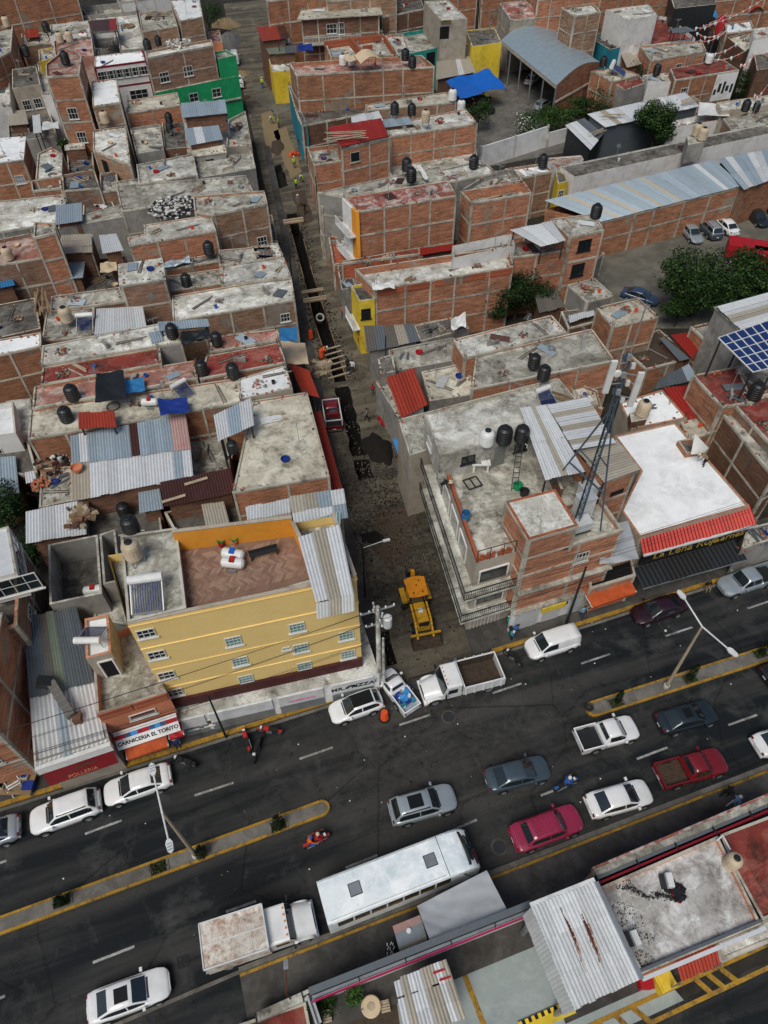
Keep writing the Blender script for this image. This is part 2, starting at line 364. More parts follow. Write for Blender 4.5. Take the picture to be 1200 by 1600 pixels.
def house(label,poly,z,wall='brick',roof='conc',par=.25,fr=True,wins=(),holes=(),name='house',cat='house',zb=-.1,bay=3.4,fl=2.75,slab=None,rb=0,cap=None,edges=None,group=None,over=.1):
 poly=ccw(quad4(poly));cx=sum(p[0] for p in poly)/len(poly);cy=sum(p[1] for p in poly)/len(poly)
 root=empty(name,(cx,cy,0),label,cat,group)
 if wall=='brick':wall=random.choice(('brick','brick','brick_red','brick_tan','brick_brown'))
 if par>0:
  walls(root,poly,zb,z,wall,par,cap=cap)
  MB().face([(p[0],p[1],z-par+.002) for p in inset(poly,.1)]).build('roof',roof,root)
  zt=z
 else:
  walls(root,poly,zb,z-.14,wall);q=inset(poly,-over);m=MB();m.prism(q,z-.15,z,bot=True);m.build('roof',roof,root);zt=z-.14
 if fr:frame(root,poly,max(zb,z-9),zt,bay,fl,edges=edges)
 for w in wins:window(root,poly,*w[:5],**(w[5] if len(w)>5 else {}))
 for h in holes:hole(root,poly,*h[:5],**(h[5] if len(h)>5 else {}))
 if rb:rebar(root,poly,z,rb)
 root['_z']=z-par;del root['_z']
 return root
def lerp(a,b,t):return a+(b-a)*t
def sheets(parent,q,mats,n=None,amp=.03,pitch=.24,rows=1,name='roof_sheet',jig=.02,over=0):
 """corrugated sheets laid side by side on the 3D quad q = SW, SE, NE, NW; ridges run from the S edge to the N edge"""
 q=[Vec(p) for p in q];Wd=((q[1]-q[0]).length+(q[2]-q[3]).length)/2
 n=n or max(1,round(Wd/1.05));nr=max(2,round(Wd/n/pitch))
 for r in range(rows):
  for k in range(n):
   m=MB();j1=ru(-jig,jig)*3;j2=ru(-jig,jig)*3;dz=ru(0,jig)+(.012 if k % 2 else 0)+r*.025
   v0=r/rows-(.01 if r else 0);v1=(r+1)/rows;P0=[];P1=[]
   for s in range(nr*2+1):
    u=(k+s/(nr*2))/n;zz=amp*(1 if s % 2 else-1)+dz
    e=q[0].lerp(q[1],u);f=q[3].lerp(q[2],u);L=(f-e).length
    P0.append(e.lerp(f,v0+j1/L)+Vec((0,0,zz)));P1.append(e.lerp(f,v1+j2/L)+Vec((0,0,zz)))
   for s in range(nr*2):m.face([P0[s],P0[s+1],P1[s+1],P1[s]])
   mt=mats[(k*7+r*3+(k*k) % 5) % len(mats)] if isinstance(mats,tuple) else mats[min(len(mats)-1,int(k*len(mats)/n))]
   m.build(name,mt,parent)
def q3(poly,z,dz=0):
 poly=quad4(poly);zz=(z,z,z+dz,z+dz);return [(p[0],p[1],zz[i]) for i,p in enumerate(poly)]
def shed(label,poly,z,mats=('tin_white',),dz=.3,wall='brick_dark',n=None,rows=1,cat='shed',name='shed',below=.25,pitch=.24,openf=False,group=None,amp=.03,zb=-.1):
 poly=quad4(poly);cx=sum(p[0] for p in poly)/4;cy=sum(p[1] for p in poly)/4
 root=empty(name,(cx,cy,0),label,cat,group);q=q3(poly,z,dz)
 if openf:
  for i,p in enumerate(inset(poly,.25)):ubox('post','dark_metal',root,(p[0],p[1],zb),(p[0],p[1],q[i][2]-.12),.12,.12)
 else:walls(root,inset(poly,.35),zb,z-.06-(0 if dz>=0 else-dz),wall)
 for i in range(2):
  a=Vec(q[0 if i==0 else 3]);b=Vec(q[1 if i==0 else 2]);sh=Vec((0,0,-.1));t=.12
  a2=a.lerp(Vec(q[3 if i==0 else 0]),t)+sh;b2=b.lerp(Vec(q[2 if i==0 else 1]),t)+sh;ubox('rafter','dark_metal',root,a2,b2,.08,.12)
 sheets(root,q,mats,n,rows=rows,pitch=pitch,amp=amp)
 return root
def cloth(name,mat,q,label=None,cat=None,sag=.25,wr=.06,nu=14,nv=14,parent=None,edge_=0):
 q=[Vec(p) for p in q];ph=random.random()*9
 def fn(u,v):
  p=q[0].lerp(q[1],u).lerp(q[3].lerp(q[2],u),v);s=4*u*(1-u)*4*v*(1-v)
  return p+Vec((0,0,-sag*s+wr*(.9*sin(u*8+v*5+ph+2*sin(v*4))+.6*sin(v*11-u*7+ph*2)+.35*sin(u*21+v*17+3*sin(u*5)))))
 o=MB().grid(fn,nu,nv).build(name,mat,parent);return tag(o,label,cat)
# water tanks
TANKS={}
def tank(loc,label,kind='black',s=1.0,group=None,stand=0):
 if (kind,stand>0) not in TANKS:
  root=empty('water_tank',(0,0,0));mat={'black':'tank_black','cream':'tank_cream','white':'tank_white'}[kind]
  pr=[(.0,0),(.52,0),(.55,.06)]
  for k in range(5):z=.1+k*.2;pr+=[(.55,z),(.575,z+.03),(.575,z+.14),(.55,z+.17)]
  pr+=[(.55,1.12),(.5,1.24),(.36,1.36),(.22,1.41),(.22,1.44)]
  MB().lathe(pr,16).build('body',mat,root,w=0)
  MB().lathe([(.25,1.43),(.25,1.5),(.2,1.52),(0,1.53)],12).build('lid','tank_black' if kind !='white' else 'dark_metal',root,w=0)
  MB().tube((.5,.1,.12),(.78,.16,.12),.03).tube((.78,.16,.15),(.78,.16,-.1),.03).build('pipe','steel_white',root,w=0)
  if stand:
   m=MB()
   for x in (-.4,.4):
    for y in (-.4,.4):m.bar((x,y,-stand),(x,y,-.03),.06)
   m.bar((-.5,-.4,-.03),(.5,-.4,-.03),.07);m.bar((-.5,.4,-.03),(.5,.4,-.03),.07);m.build('stand','steel',root,w=0)
  TANKS[(kind,stand>0)]=root;r=root
 else:r=copy_tree(TANKS[(kind,stand>0)])
 s=min(s,1.3)*.82;r.location=loc;r.scale=(s,s,s*ru(.95,1.05));r.rotation_euler[2]=ru(0,6.28)
 tag(r,label,'water tank',group or 'rooftop water tanks');return r
def heater(loc,label,rz=0,s=1.0):
 root=empty('solar_water_heater',(0,0,0),label,'solar heater','solar water heaters')
 for k in range(12):MB().tube((-.66+k*.12,-.9,.15),(-.66+k*.12,.5,.85),.035,n=6).build('glass_tube','solar',root,w=0)
 MB().tube((-.85,.58,.95),(.85,.58,.95),.24,n=12).build('cylinder','tank_white',root,w=0)
 m=MB()
 for x in (-.78,.78):m.bar((x,-.95,.08),(x,.55,.83),.05).bar((x,.58,0),(x,.58,.8),.05).bar((x,-.95,0),(x,-.95,.1),.05)
 m.bar((-.8,-.95,.1),(.8,-.95,.1),.05);m.build('stand','galv',root,w=0)
 root.location=loc;root.rotation_euler[2]=rz;root.scale=(s,s,s);return root
def gas_tank(loc,label,rz=0,cap='red_cloth'):
 root=empty('gas_tank',loc,label,'gas tank','white rooftop gas tanks',rz);pr=[(0,-.75),(.2,-.72),(.34,-.6),(.34,.6),(.2,.72),(0,.75)]
 m=MB();m.lathe(pr,14);m.v=[(y,z,.5+x) for x,y,z in m.v];m.build('body','tank_white',root,w=0)
 BX(-.2,-.16,.78,.2,.16,.93).build('valve_cover',cap,root,w=0)
 for x in (-.4,.4):BX(x-.05,-.25,0,x+.05,.25,.2).build('foot','steel',root,w=0)
 return root
def pile(name,loc,label,mat,r=.8,h=.35,cat=None,n=26,mats=None,s0=.08,s1=.3):
 """loose heap of broken pieces"""
 root=empty(name,loc,label,cat or name.replace('_',' '));mats=mats or [mat];m=MB()
 for k in range(n):
  a=ru(0,6.28);d=r*random.random()**.6;s=ru(s0,s1);zz=max(0,h*(1-d/r))*ru(.3,1)
  X=Matrix.Translation((d*cos(a),d*sin(a),zz+s*.25)) @ Matrix.Rotation(ru(0,3),4,'Z') @ Matrix.Rotation(ru(-.5,.5),4,'X')
  m.box(-s/2,-s/3,-s/4,s/2,s/3,s/4,mi=random.randrange(len(mats)),xf=X)
 m.build('pieces',mats,root,'stuff',w=0);return root
def planks(loc,label,n=6,L=2.5,rz=0,mat='wood',spread=.9,w=.14,tilt=0):
 root=empty('stack_of_planks',loc,label,'planks',None,rz)
 for k in range(n):
  y=ru(-spread,spread)/2;a=ru(-.25,.25);l=L*ru(.6,1)/2
  MB().bar((-l*cos(a),y-l*sin(a),.05+.05*k),(l*cos(a),y+l*sin(a),.05+.05*k+tilt),w,.04).build('plank',mat,root,w=0)
 return root
def clutter(root_label,poly,z,seed,k=4,ins=1.0):
 """odds and ends that lie on a roof, named after the roof they lie on"""
 rs=random.getstate();random.seed(seed);poly=ccw(quad4(poly));a,b,c,d=[Vec(p) for p in inset(poly,ins)[:4]]
 kinds=['planks','rubble','bucket','blocks','antenna','tub','pipes','tin'];random.shuffle(kinds)
 for i in range(k):
  u,v=random.random(),random.random();p=a.lerp(b,u).lerp(d.lerp(c,u),v);t=kinds[i % 8];loc=(p.x,p.y,z+.003)
  if t=='planks':planks(loc,'loose grey planks lying on '+root_label,4,ru(1.2,2.4),ru(0,3),random.choice(('wood','wood_pale','tin_gray')))
  elif t=='rubble':pile('rubble_heap',loc,'small heap of rubble on '+root_label,'rubble',ru(.4,.9),.25,'rubble',24,['rubble','brick_fresh','conc_dark'])
  elif t=='bucket':tag(MB().lathe([(0,.02),(.14,.02),(.18,.36),(.17,.36),(.13,.05),(0,.05)],10,loc).build('bucket',random.choice(('tarp_blue','tank_white','orange_plastic','dark_metal'))),'plastic bucket standing on '+root_label,'bucket')
  elif t=='blocks':
   r_=empty('block_stack',loc,'short stack of concrete blocks on '+root_label,'blocks',None,ru(0,3))
   for q in range(7):x=(q % 3)*.42-.4;BX(x,-.1,.2*(q//3),x+.4,.1,.2*(q//3)+.19).build('block','block',r_,w=0)
  elif t=='antenna':
   r_=empty('antenna',loc,'thin television antenna standing on '+root_label,'antenna',None,ru(0,3));MB().bar((0,0,0),(0,0,2.2),.04).build('mast','galv',r_,w=0)
   m=MB().bar((-.5,0,2.1),(.6,0,2.1),.03)
   for q in range(5):m.bar((-.45+q*.25,-.4+q*.05,2.1),(-.45+q*.25,.4-q*.05,2.1),.02)
   m.build('aerial','galv',r_,w=0)
  elif t=='tub':tag(MB().lathe([(0,.02),(.3,.02),(.38,.25),(.36,.25),(.28,.05),(0,.05)],12,loc).build('washing_tub',random.choice(('tarp_navy','tarp_red','steel','tarp_tan'))),'round washing tub left on '+root_label,'tub')
  elif t=='pipes':
   r_=empty('pipes',loc,'few loose pipes lying on '+root_label,'pipes',None,ru(0,3))
   for q in range(3):MB().tube((-1.3,q*.15,.05),(1.2+q*.2,q*.1+.1,.05),.035,n=6).build('pipe','galv' if q % 2 else 'rebar',r_,w=0)
  elif t=='tin':
   w_,h_=ru(.7,1.2),ru(1.2,2);r_=empty('loose_sheet',loc,'offcut of corrugated sheet lying on '+root_label,'metal sheet',None,ru(0,3))
   sheets(r_,[(loc[0]-w_/2,loc[1]-h_/2,z+.08),(loc[0]+w_/2,loc[1]-h_/2,z+.08),(loc[0]+w_/2,loc[1]+h_/2,z+.16),(loc[0]-w_/2,loc[1]+h_/2,z+.16)],(random.choice(('tin_gray','tin_white','tin_blue','tin_brown')),),1)
 random.setstate(rs)
HH=[]
def n_in(c,a,b,n):return (a-c).dot(n)>.17
def hc(label,short,poly,z,**k):
 """a house with its own clutter"""
 nc=k.pop('clut',3);nc=min(8,nc+2) if nc else 0;r=house(label,poly,z,**k);poly=ccw(quad4(poly));m=MB()
 if k.get('rb',0)==0 and random.random()<.35:rebar(r,poly,z,ru(.4,1.0))
 for q in range(34):
  i=random.randrange(len(poly));a,b,d,n,L=edge(poly,i);c=a+d*(L*random.random())-n*ru(0,.5);s=ru(.06,.26);m.box(-s/2,-s/3,0,s/2,s/3,s/2.5,random.randrange(3),Matrix.Translation((c.x,c.y,z-(k.get('par',.25) if n_in(c,a,b,n) else 0))) @ Matrix.Rotation(random.random()*3,4,'Z'))
 m.build('edge_rubble',['rubble','brick_fresh','conc_dark'],r,'stuff');HH.append((short,poly,z-k.get('par',.25),nc));return r

# ================================================================ GROUND, ROADS, TRENCHES
def asphalt(key,c,c2,dust,kd,cen=(3.94,22.22,0),rad=17):
 m,nt,b=base(key,.8,0,.2);p=pos(nt)
 vr=_n(nt,'ShaderNodeVectorRotate',rotation_type='Z_AXIS');vr.inputs['Angle'].default_value=-AVA;nt.links.new(p,vr.inputs[0])
 mp=_n(nt,'ShaderNodeMapping');mp.inputs['Scale'].default_value=(.05,.62,1);nt.links.new(vr.outputs[0],mp.inputs[0])
 n1=noise(nt,mp.outputs[0],1.0,6,.6,.3);n2=noise(nt,p,.35,7,.7,.4);n3=noise(nt,p,14,3,.8);n4=noise(nt,p,2.2,8,.75)
 o=mix(nt,ramp(nt,n1,.42,.62),c,c2);o=mix(nt,ramp(nt,n2,.52,.72),o,tuple(x*1.5 for x in c2))
    # dust carried out of the side street
 d=nt.nodes.new('ShaderNodeVectorMath');d.operation='DISTANCE';nt.links.new(p,d.inputs[0]);d.inputs[1].default_value=cen
 mr=nt.nodes.new('ShaderNodeMapRange');mr.inputs[1].default_value=3;mr.inputs[2].default_value=rad;mr.inputs[3].default_value=1;mr.inputs[4].default_value=0;nt.links.new(d.outputs['Value'],mr.inputs[0])
 mm=_n(nt,'ShaderNodeMath',operation='MULTIPLY');nt.links.new(mr.outputs[0],mm.inputs[0]);nt.links.new(ramp(nt,n4,.3,.7),mm.inputs[1])
 m2=_n(nt,'ShaderNodeMath',operation='MULTIPLY');nt.links.new(mm.outputs[0],m2.inputs[0]);m2.inputs[1].default_value=kd
 o=mix(nt,m2.outputs[0],o,dust);o=mix(nt,1.0,o,ramp(nt,n3,.2,.8,(.7,.7,.7,1),(1.3,1.3,1.3,1)),'MULTIPLY')
 w=nt.nodes.new('ShaderNodeTexVoronoi');w.feature='DISTANCE_TO_EDGE';w.inputs['Scale'].default_value=.16;ma=_n(nt,'ShaderNodeVectorMath',operation='MULTIPLY_ADD');nt.links.new(n4,ma.inputs[0]);ma.inputs[1].default_value=(1.6,1.6,1.6);nt.links.new(p,ma.inputs[2]);nt.links.new(ma.outputs[0],w.inputs['Vector'])
 o=mix(nt,1.0,o,ramp(nt,w.outputs['Distance'],.0,.012,(.45,.45,.45,1),(1,1,1,1)),'MULTIPLY');n5=noise(nt,p,.8,5,.8,.2);o=mix(nt,1.0,o,ramp(nt,n5,.60,.68,(1,1,1,1),(.5,.5,.52,1)),'MULTIPLY')
 nt.links.new(o,b.inputs['Base Color']);bump(nt,b,n3,.3,.01);MATS[key]=m
asphalt('asphalt',(.0085,.0112,.0135),(.040,.040,.039),(.085,.078,.07),.6,rad=14)
asphalt('street_dirt',(.07,.062,.048),(.15,.13,.095),(.010,.008,.006),.98,(1.07,38.08,0),19)
concrete('sidewalk',(.06,.056,.052),(.022,.02,.018),(.10,.095,.088),.6,.6)
concrete('pavement_light',(.13,.122,.11),(.05,.045,.04),(.20,.19,.175),.6,.6)
concrete('paint_yellow',(.34,.19,.02),(.08,.06,.04),(.44,.27,.05),.85,.5,sc=3)
concrete('paint_white',(.26,.26,.25),(.045,.045,.045),(.5,.5,.5),.8,.6,sc=2)
concrete('forecourt',(.33,.38,.37),(.18,.20,.195),(.42,.47,.46),.5,.6,sc=.5)
concrete('lot_ground',(.12,.115,.095),(.065,.06,.048),(.20,.19,.16),.5,.6,sc=.5)
concrete('yard_ground',(.028,.025,.020),(.012,.011,.009),(.05,.045,.038),.6,.6)
from mathutils.geometry import tessellate_polygon
HOLES=[[(-5.08,58.99),(-3.74,59.28),(-6.57,71.59),(-8.6,80.6),(-11.6,95.8),(-13,95.5),(-9.7,79.9),(-7.85,70.34)],[(-2.92,47.94),(-1.58,48.17),(-3.58,58.44),(-4.98,58.15)],[(-2.27,44.84),(-0.85,45.23),(-1.33,47.65),(-2.85,47.51)],[(0.04,25.74),(0.86,25.99),(0.28,28.88),(-0.42,28.66)],[(-14.6,103.2),(-13.4,104.2),(-15.1,111.4),(-16.3,110.4)]]
H0=[list(h) for h in HOLES]
def ragged(h,a=.14):
 h=ccw(h);out=[]
 for i in range(len(h)):
  p,q=Vec(h[i]),Vec(h[(i+1) % len(h)]);n=max(1,int((q-p).length/.8));d=(q-p).normalized()
  for j in range(n):out.append(tuple(p.lerp(q,j/n)+Vec((-d.y,d.x))*(ru(-a,a) if j else 0)))
 return out
HOLES=[ragged(h) for h in HOLES]
def sheet(name,outer,z,mat,holes=(),kind='structure',parent=None):
 loops=[[Vec((x,y,z)) for x,y in outer]]+[[Vec((x,y,z)) for x,y in h] for h in holes];flat=[v for l in loops for v in l];m=MB()
 for t in tessellate_polygon(loops):
  a,b,c=(flat[i] for i in t)
  if (b-a).cross(c-a).z<0:b,c=c,b
  m.face([a,b,c])
 return m.build(name,mat,parent,kind)
sheet('ground',[(-300,-200),(300,-200),(300,700),(-300,700)],0,'yard_ground',HOLES)
K0=Vec((-13.53,19.68,0)).xy;av=AV.xy;an=AN.xy
def av_line(px,t0,t1):return [tuple(Vec(px).xy+av*t0),tuple(Vec(px).xy+av*t1)]
nk=Vec((-9.24,21.01,0)).xy;sk=Vec((7.68,11.93,0)).xy
w_av=(nk-sk).dot(an)
A0=nk-av*130;A1=nk+av*130
sheet('avenue',[tuple(A0-an*w_av),tuple(A1-an*w_av),tuple(A1),tuple(A0)],.008,'asphalt')
# the side street
sw=Vec((-0.64,24.18,0)).xy;se=Vec((7.87,26.81,0)).xy
st=ST.xy;L_=175
sheet('side_street',[tuple(sw-an*.1),tuple(se-an*.1),tuple(se+av*1.0+st*L_),tuple(sw-av*3+st*L_)],.004,'street_dirt',HOLES)
# pavements (raised slabs with kerbs)
def slab(name,poly,z0,z1,mat,kerb=None):
 o=MB().prism(poly,z0,z1).build(name,mat,None,'structure');return o
Wl=Vec((-25.37,15.34,0)).xy
slab('pavement',[tuple(sw-av*75),tuple(sw-av*.4),tuple(sw+an*3.6-av*.4),tuple(sw+an*3.6-av*75)],-.05,.13,'sidewalk')
slab('pavement',[tuple(se+av*.2),tuple(se+av*80),tuple(se+av*80+an*4.2),tuple(se+av*.2+an*4.2)],-.05,.13,'sidewalk')
def strip(a,b,w,z0,z1,mat,name,parent=None,side=0):
 a=Vec(a);b=Vec(b);d=(b-a).normalized();n=Vec((-d.y,d.x));p=[a+n*(side-w/2),b+n*(side-w/2),b+n*(side+w/2),a+n*(side+w/2)]
 return MB().prism([tuple(q) for q in p],z0,z1).build(name,mat,parent,None if parent else 'structure')
def kerb(a,b,mat='paint_yellow',w=.32,z=.15,seg=3.0):
 a=Vec(a);b=Vec(b);L=(b-a).length;n=max(1,int(L/seg));d=(b-a)/n
 for i in range(n):strip(a+d*i+d.normalized()*.008,a+d*(i+1)-d.normalized()*.008,w*ru(.97,1.03),-.05,z*ru(.96,1.04),mat,'kerb')
kerb(sw-av*60,sw-av*.4);kerb(se+av*.2,se+av*60)
strip(sw-av*60-an*.34,sw-av*.4-an*.34,.22,-.02,.035,'pavement_light','gutter')
strip(se+av*.2-an*.34,se+av*60-an*.34,.22,-.02,.035,'pavement_light','gutter')
# medians
def median(pts,tip):
 """pts: px on ground, lower edge then upper edge; tip end rounded"""
 cen,hw,t0,t1=pts;c=[cen+av*t0,cen+av*t1];n=8;out=[]
 out+=[c[0]-an*hw,c[1]-an*hw]
 if tip==1:out+=[c[1]+(av*cos(a)+an*sin(a))*hw for a in [(-pi/2+pi*k/n) for k in range(1,n)]]
 out+=[c[1]+an*hw,c[0]+an*hw]
 if tip==0:out+=[c[0]+(-av*cos(a)+an*sin(a))*hw for a in [(pi/2-pi*k/n) for k in range(1,n)]]
 MB().prism([tuple(p) for p in inset([tuple(q) for q in out],.05)],-.05,.14).build('median','pavement_light',None,'structure')
 m=len(out)
 for i in range(m):
  if (out[(i+1) % m]-out[i]).length<.8:kerb(out[i],out[(i+1) % m],w=.16,z=.17)
  elif abs((out[(i+1) % m]-out[i]).normalized().dot(av))>.9:kerb(out[i],out[(i+1) % m],w=.16,z=.17)
m1a=Vec((-4.47,16.01,0)).xy;m1b=Vec((-4.17,14.99,0)).xy;c1_=(m1a+m1b)/2
l1=(Vec((-23.36,9.43,0)).xy+Vec((-23.02,8.46,0)).xy)/2;a_m=(c1_-l1).normalized()
def med2(P,Q,hw,rnd_end):
 global av,an
 sa_,sn_=av,an;d=(Q-P).normalized();av=d;an=Vec((-d.y,d.x));L=(Q-P).length
 median((P,hw,0,L),rnd_end);av,an=sa_,sn_
HW1=.45
med2(l1-a_m*30,c1_,HW1,1)
r0=(Vec((14.82,22.71,0)).xy+Vec((14.77,21.54,0)).xy)/2;r1=(Vec((29.05,26.93,0)).xy+Vec((28.68,25.91,0)).xy)/2;b_m=(r1-r0).normalized()
med2(r0,r1+b_m*40,.5,0)
# planted squares in the medians
plain('grass',(.035,.07,.015),.95,grime=.4,sc=3)
def bed(P,w,d_):
 P=Vec(P).xy;u=d_;v=Vec((-u.y,u.x));q=[P-u*w-v*.36,P+u*w-v*.36,P+u*w+v*.36,P-u*w+v*.36]
 MB().prism([tuple(t) for t in q],.1,.15).build('planting_bed','soil',None,'structure')
 for s in (-1,1):strip(P+u*(w*s)-v*.36,P+u*(w*s)+v*.36,.14,.1,.2,'pavement_light','bed_edge')
 m=MB()
 for k in range(260):
  x,y=ru(-w,w),ru(-.33,.33);b=P+u*x+v*y;h=ru(.05,.2);a=ru(0,6.3);dx,dy=.05*cos(a),.05*sin(a)
  m.face([(b.x-dx,b.y-dy,.15),(b.x+dx,b.y+dy,.15),(b.x+dy,b.y-dx,.15+h)])
 m.build('grass','grass',None,'stuff')
BEDS=[((-19.82,10.25,0),a_m),((-14.3,12.01,0),a_m),((-7.04,14.39,0),a_m),((16.49,22.54,0),b_m),((22.28,24.37,0),b_m),((28.16,26.35,0),b_m)]
for p,d_ in BEDS:bed(p,.55,d_)
# dashes
for a,b in (((-19.48,14.11,0),(-17.32,14.92,0)),((-12.83,16.45,0),(-10.34,17.26,0)),((-6.02,18.82,0),(-3.76,19.6,0)),((0.89,21.16,0),(3.1,21.89,0)),((7.75,23.5,0),(9.95,24.24,0)),((14.63,25.79,0),(16.95,26.57,0)),((21.56,28.05,0),(23.85,28.81,0)),((28.69,30.44,0),(31.24,31.3,0)),((-25.8,11.93,0),(-24.02,12.57,0)),
             ((17.04, 18.51, 0), (19.35, 19.29, 0)), ((24.05, 20.84, 0), (26.34, 21.57, 0)), ((10.13, 16.16, 0), (12.15, 16.84, 0)), ((-17.17, 7.03, 0), (-14.94, 7.81, 0)), ((-9.82, 9.54, 0), (-8.07, 10.11, 0)), ((-22.93, 5.02, 0), (-21.72, 5.48, 0)), ((-2.68, 11.9, 0), (-0.69, 12.62, 0)), ((3.84, 13.94, 0), (5.75, 14.67, 0))):
 a=Vec(a).xy;b=Vec(b).xy;d=(b-a).normalized();n=Vec((-d.y,d.x))*.075
 MB().face([(*(a-n),.012),(*(b-n),.012),(*(b+n),.012),(*(a+n),.012)]).build('lane_marking','paint_white',None,'structure')
# manholes
for k,(p,lb) in enumerate((((4.41,21.72,0.01),'round manhole cover in the avenue below the dump truck'),((7.01,13.01,0.01),'round manhole cover between bus and magenta car'))):
 r_=empty('manhole_cover',p,lb,'manhole cover');m=MB()
 MB().lathe([(.0,.004),(.34,.004),(.36,0)],20).build('lid','dark_metal',r_,w=0);MB().lathe([(.40,.0),(.41,.008),(.52,.008),(.54,0)],20).build('ring','sidewalk',r_,w=0)
r_=empty('drain_grate',(-11.95,7.01,0.01),'square black drain grate in the road by the box truck','grate',None,.3)
for k in range(4):BX(-.3,-.3+k*.17,0,.3,-.22+k*.17,.02).build('bar','black',r_,w=0)
for x in (-.3,0,.3):BX(x-.03,-.3,.002,x+.03,.3,.024).build('rail','black',r_,w=0)
# trench interiors
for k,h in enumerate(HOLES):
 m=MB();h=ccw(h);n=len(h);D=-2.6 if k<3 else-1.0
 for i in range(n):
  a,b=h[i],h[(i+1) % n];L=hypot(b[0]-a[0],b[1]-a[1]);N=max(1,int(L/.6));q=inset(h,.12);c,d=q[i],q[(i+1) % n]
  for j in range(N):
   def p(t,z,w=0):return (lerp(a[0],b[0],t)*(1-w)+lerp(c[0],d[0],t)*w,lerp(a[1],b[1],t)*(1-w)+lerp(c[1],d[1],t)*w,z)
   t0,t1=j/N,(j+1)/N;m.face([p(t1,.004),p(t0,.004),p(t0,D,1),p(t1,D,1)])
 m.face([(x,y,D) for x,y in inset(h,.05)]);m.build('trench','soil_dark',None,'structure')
T=H0[0];LFT=[Vec(T[i]) for i in (0,7,6,5)];RGT=[Vec(T[i]) for i in (1,2,3,4)]
def along(P,t):
 Ls=[(P[i+1]-P[i]).length for i in range(len(P)-1)];s=t*sum(Ls)
 for i,l in enumerate(Ls):
  if s<=l or i==len(Ls)-1:return P[i].lerp(P[i+1],s/l)
  s-=l
for k,t in enumerate((.02,.05,.075,.10,.125,.15)):
 a=along(LFT,t)-av*.5;b=along(RGT,t+.01)+av*.5
 r_=empty('trench_brace',(*((a+b)/2),.05),('nearest','second nearest','third','fourth','fifth','farthest')[k]+' pale timber laid across the trench near the concrete ring','timber','timbers across the trench');ubox('timber','wood_pale',r_,(*a,.1),(*b,.12),.14,.12)
for k,(t,w,lb) in enumerate(((.42,1.0,'wide plank bridge across the middle of the trench'),(.47,.7,'narrow concrete slab bridging the trench'),(.94,1.4,'broad board crossing at the far end of the trench'))):
 a=along(LFT,t)-av*.7;b=along(RGT,t)+av*.7;r_=empty('plank_bridge',(*((a+b)/2),.05),lb,'plank bridge')
 for q in range(4):s=(q-1.5)*w/4;ubox('plank','wood_pale' if q % 2 else 'wood',r_,(*(a+st*s),.1),(*(b+st*s),.1),w/4-.03,.07)
for k,sgn in enumerate((0,1)):
 P=(LFT,RGT)[sgn];r_=empty('shoring',(*P[0],0),('left','right')[sgn]+' reddish shoring rail along the trench edge','shoring')
 for q in range(9):a=along(P,q*.09);b=along(P,q*.09+.085);ubox('rail','rebar' if q % 2 else 'wood',r_,(*a,.06),(*b,.06),.1,.12);ubox('stake','wood',r_,(*a,-.5),(*a,.3),.08,.08)
m=MB();c=Vec((-7.26,71.99,-0.9));m.lathe([(.36,-.35),(.5,-.35),(.5,.35),(.36,.35),(.36,-.35)],18);r_=m.build('pipe_ring','conc_pale');r_.location=c;r_.rotation_euler=(R(35),0,.2);tag(r_,'concrete pipe ring sitting in the trench','pipe')
m=MB()
for k in range(1500):
 P=(LFT,RGT)[k % 2];p=along(P,random.random());p=p+av*((-1 if k % 2==0 else 1)*abs(random.gauss(.1,.5)));s=ru(.05,.22);m.box(-s/2,-s/3,-.02,s/2,s/3,s*.45,random.randrange(3),Matrix.Translation((p.x,p.y,0)) @ Matrix.Rotation(random.random()*3,4,'Z'))
for k in range(2200):
 u=ru(-4.2,3.8);t=random.gauss(8,9);p=Vec((0.79,37.38,0)).xy+av*u*.8+st*(t-4);s=ru(.03,.15);m.box(-s/2,-s/3,-.02,s/2,s/3,s*.5,random.randrange(3),Matrix.Translation((p.x,p.y,0)) @ Matrix.Rotation(random.random()*3,4,'Z'))
m.build('loose_soil',['soil','soil_dark','lot_ground'],None,'stuff')
for q_,mt in (([(-17.3,123.6),(-15.4,125.4),(-11.7,108.7),(-13.1,106.2),(-14.6,111.6)],'sand'),([(-20.1,130.9),(-18.4,132.5),(-16,121.1),(-16.6,112.8),(-18.7,121.2)],'sand'),([(-23.1,145.3),(-17.9,145.7),(-15.4,132.4),(-17.4,130.3),(-21.3,136)],'lot_ground'),([(-12.8,102.1),(-10.9,102.9),(-9.1,93.6),(-10.6,92.4)],'soil'),([(-0.85,41.01),(2.87,41.7),(2.11,35.99),(-0.06,35.36),(-1.13,37.41)],'soil')):
 q_=ragged(q_,.18);MB().face([(*p,.011) for p in q_]).build('dirt_patch',mt,None,'structure')
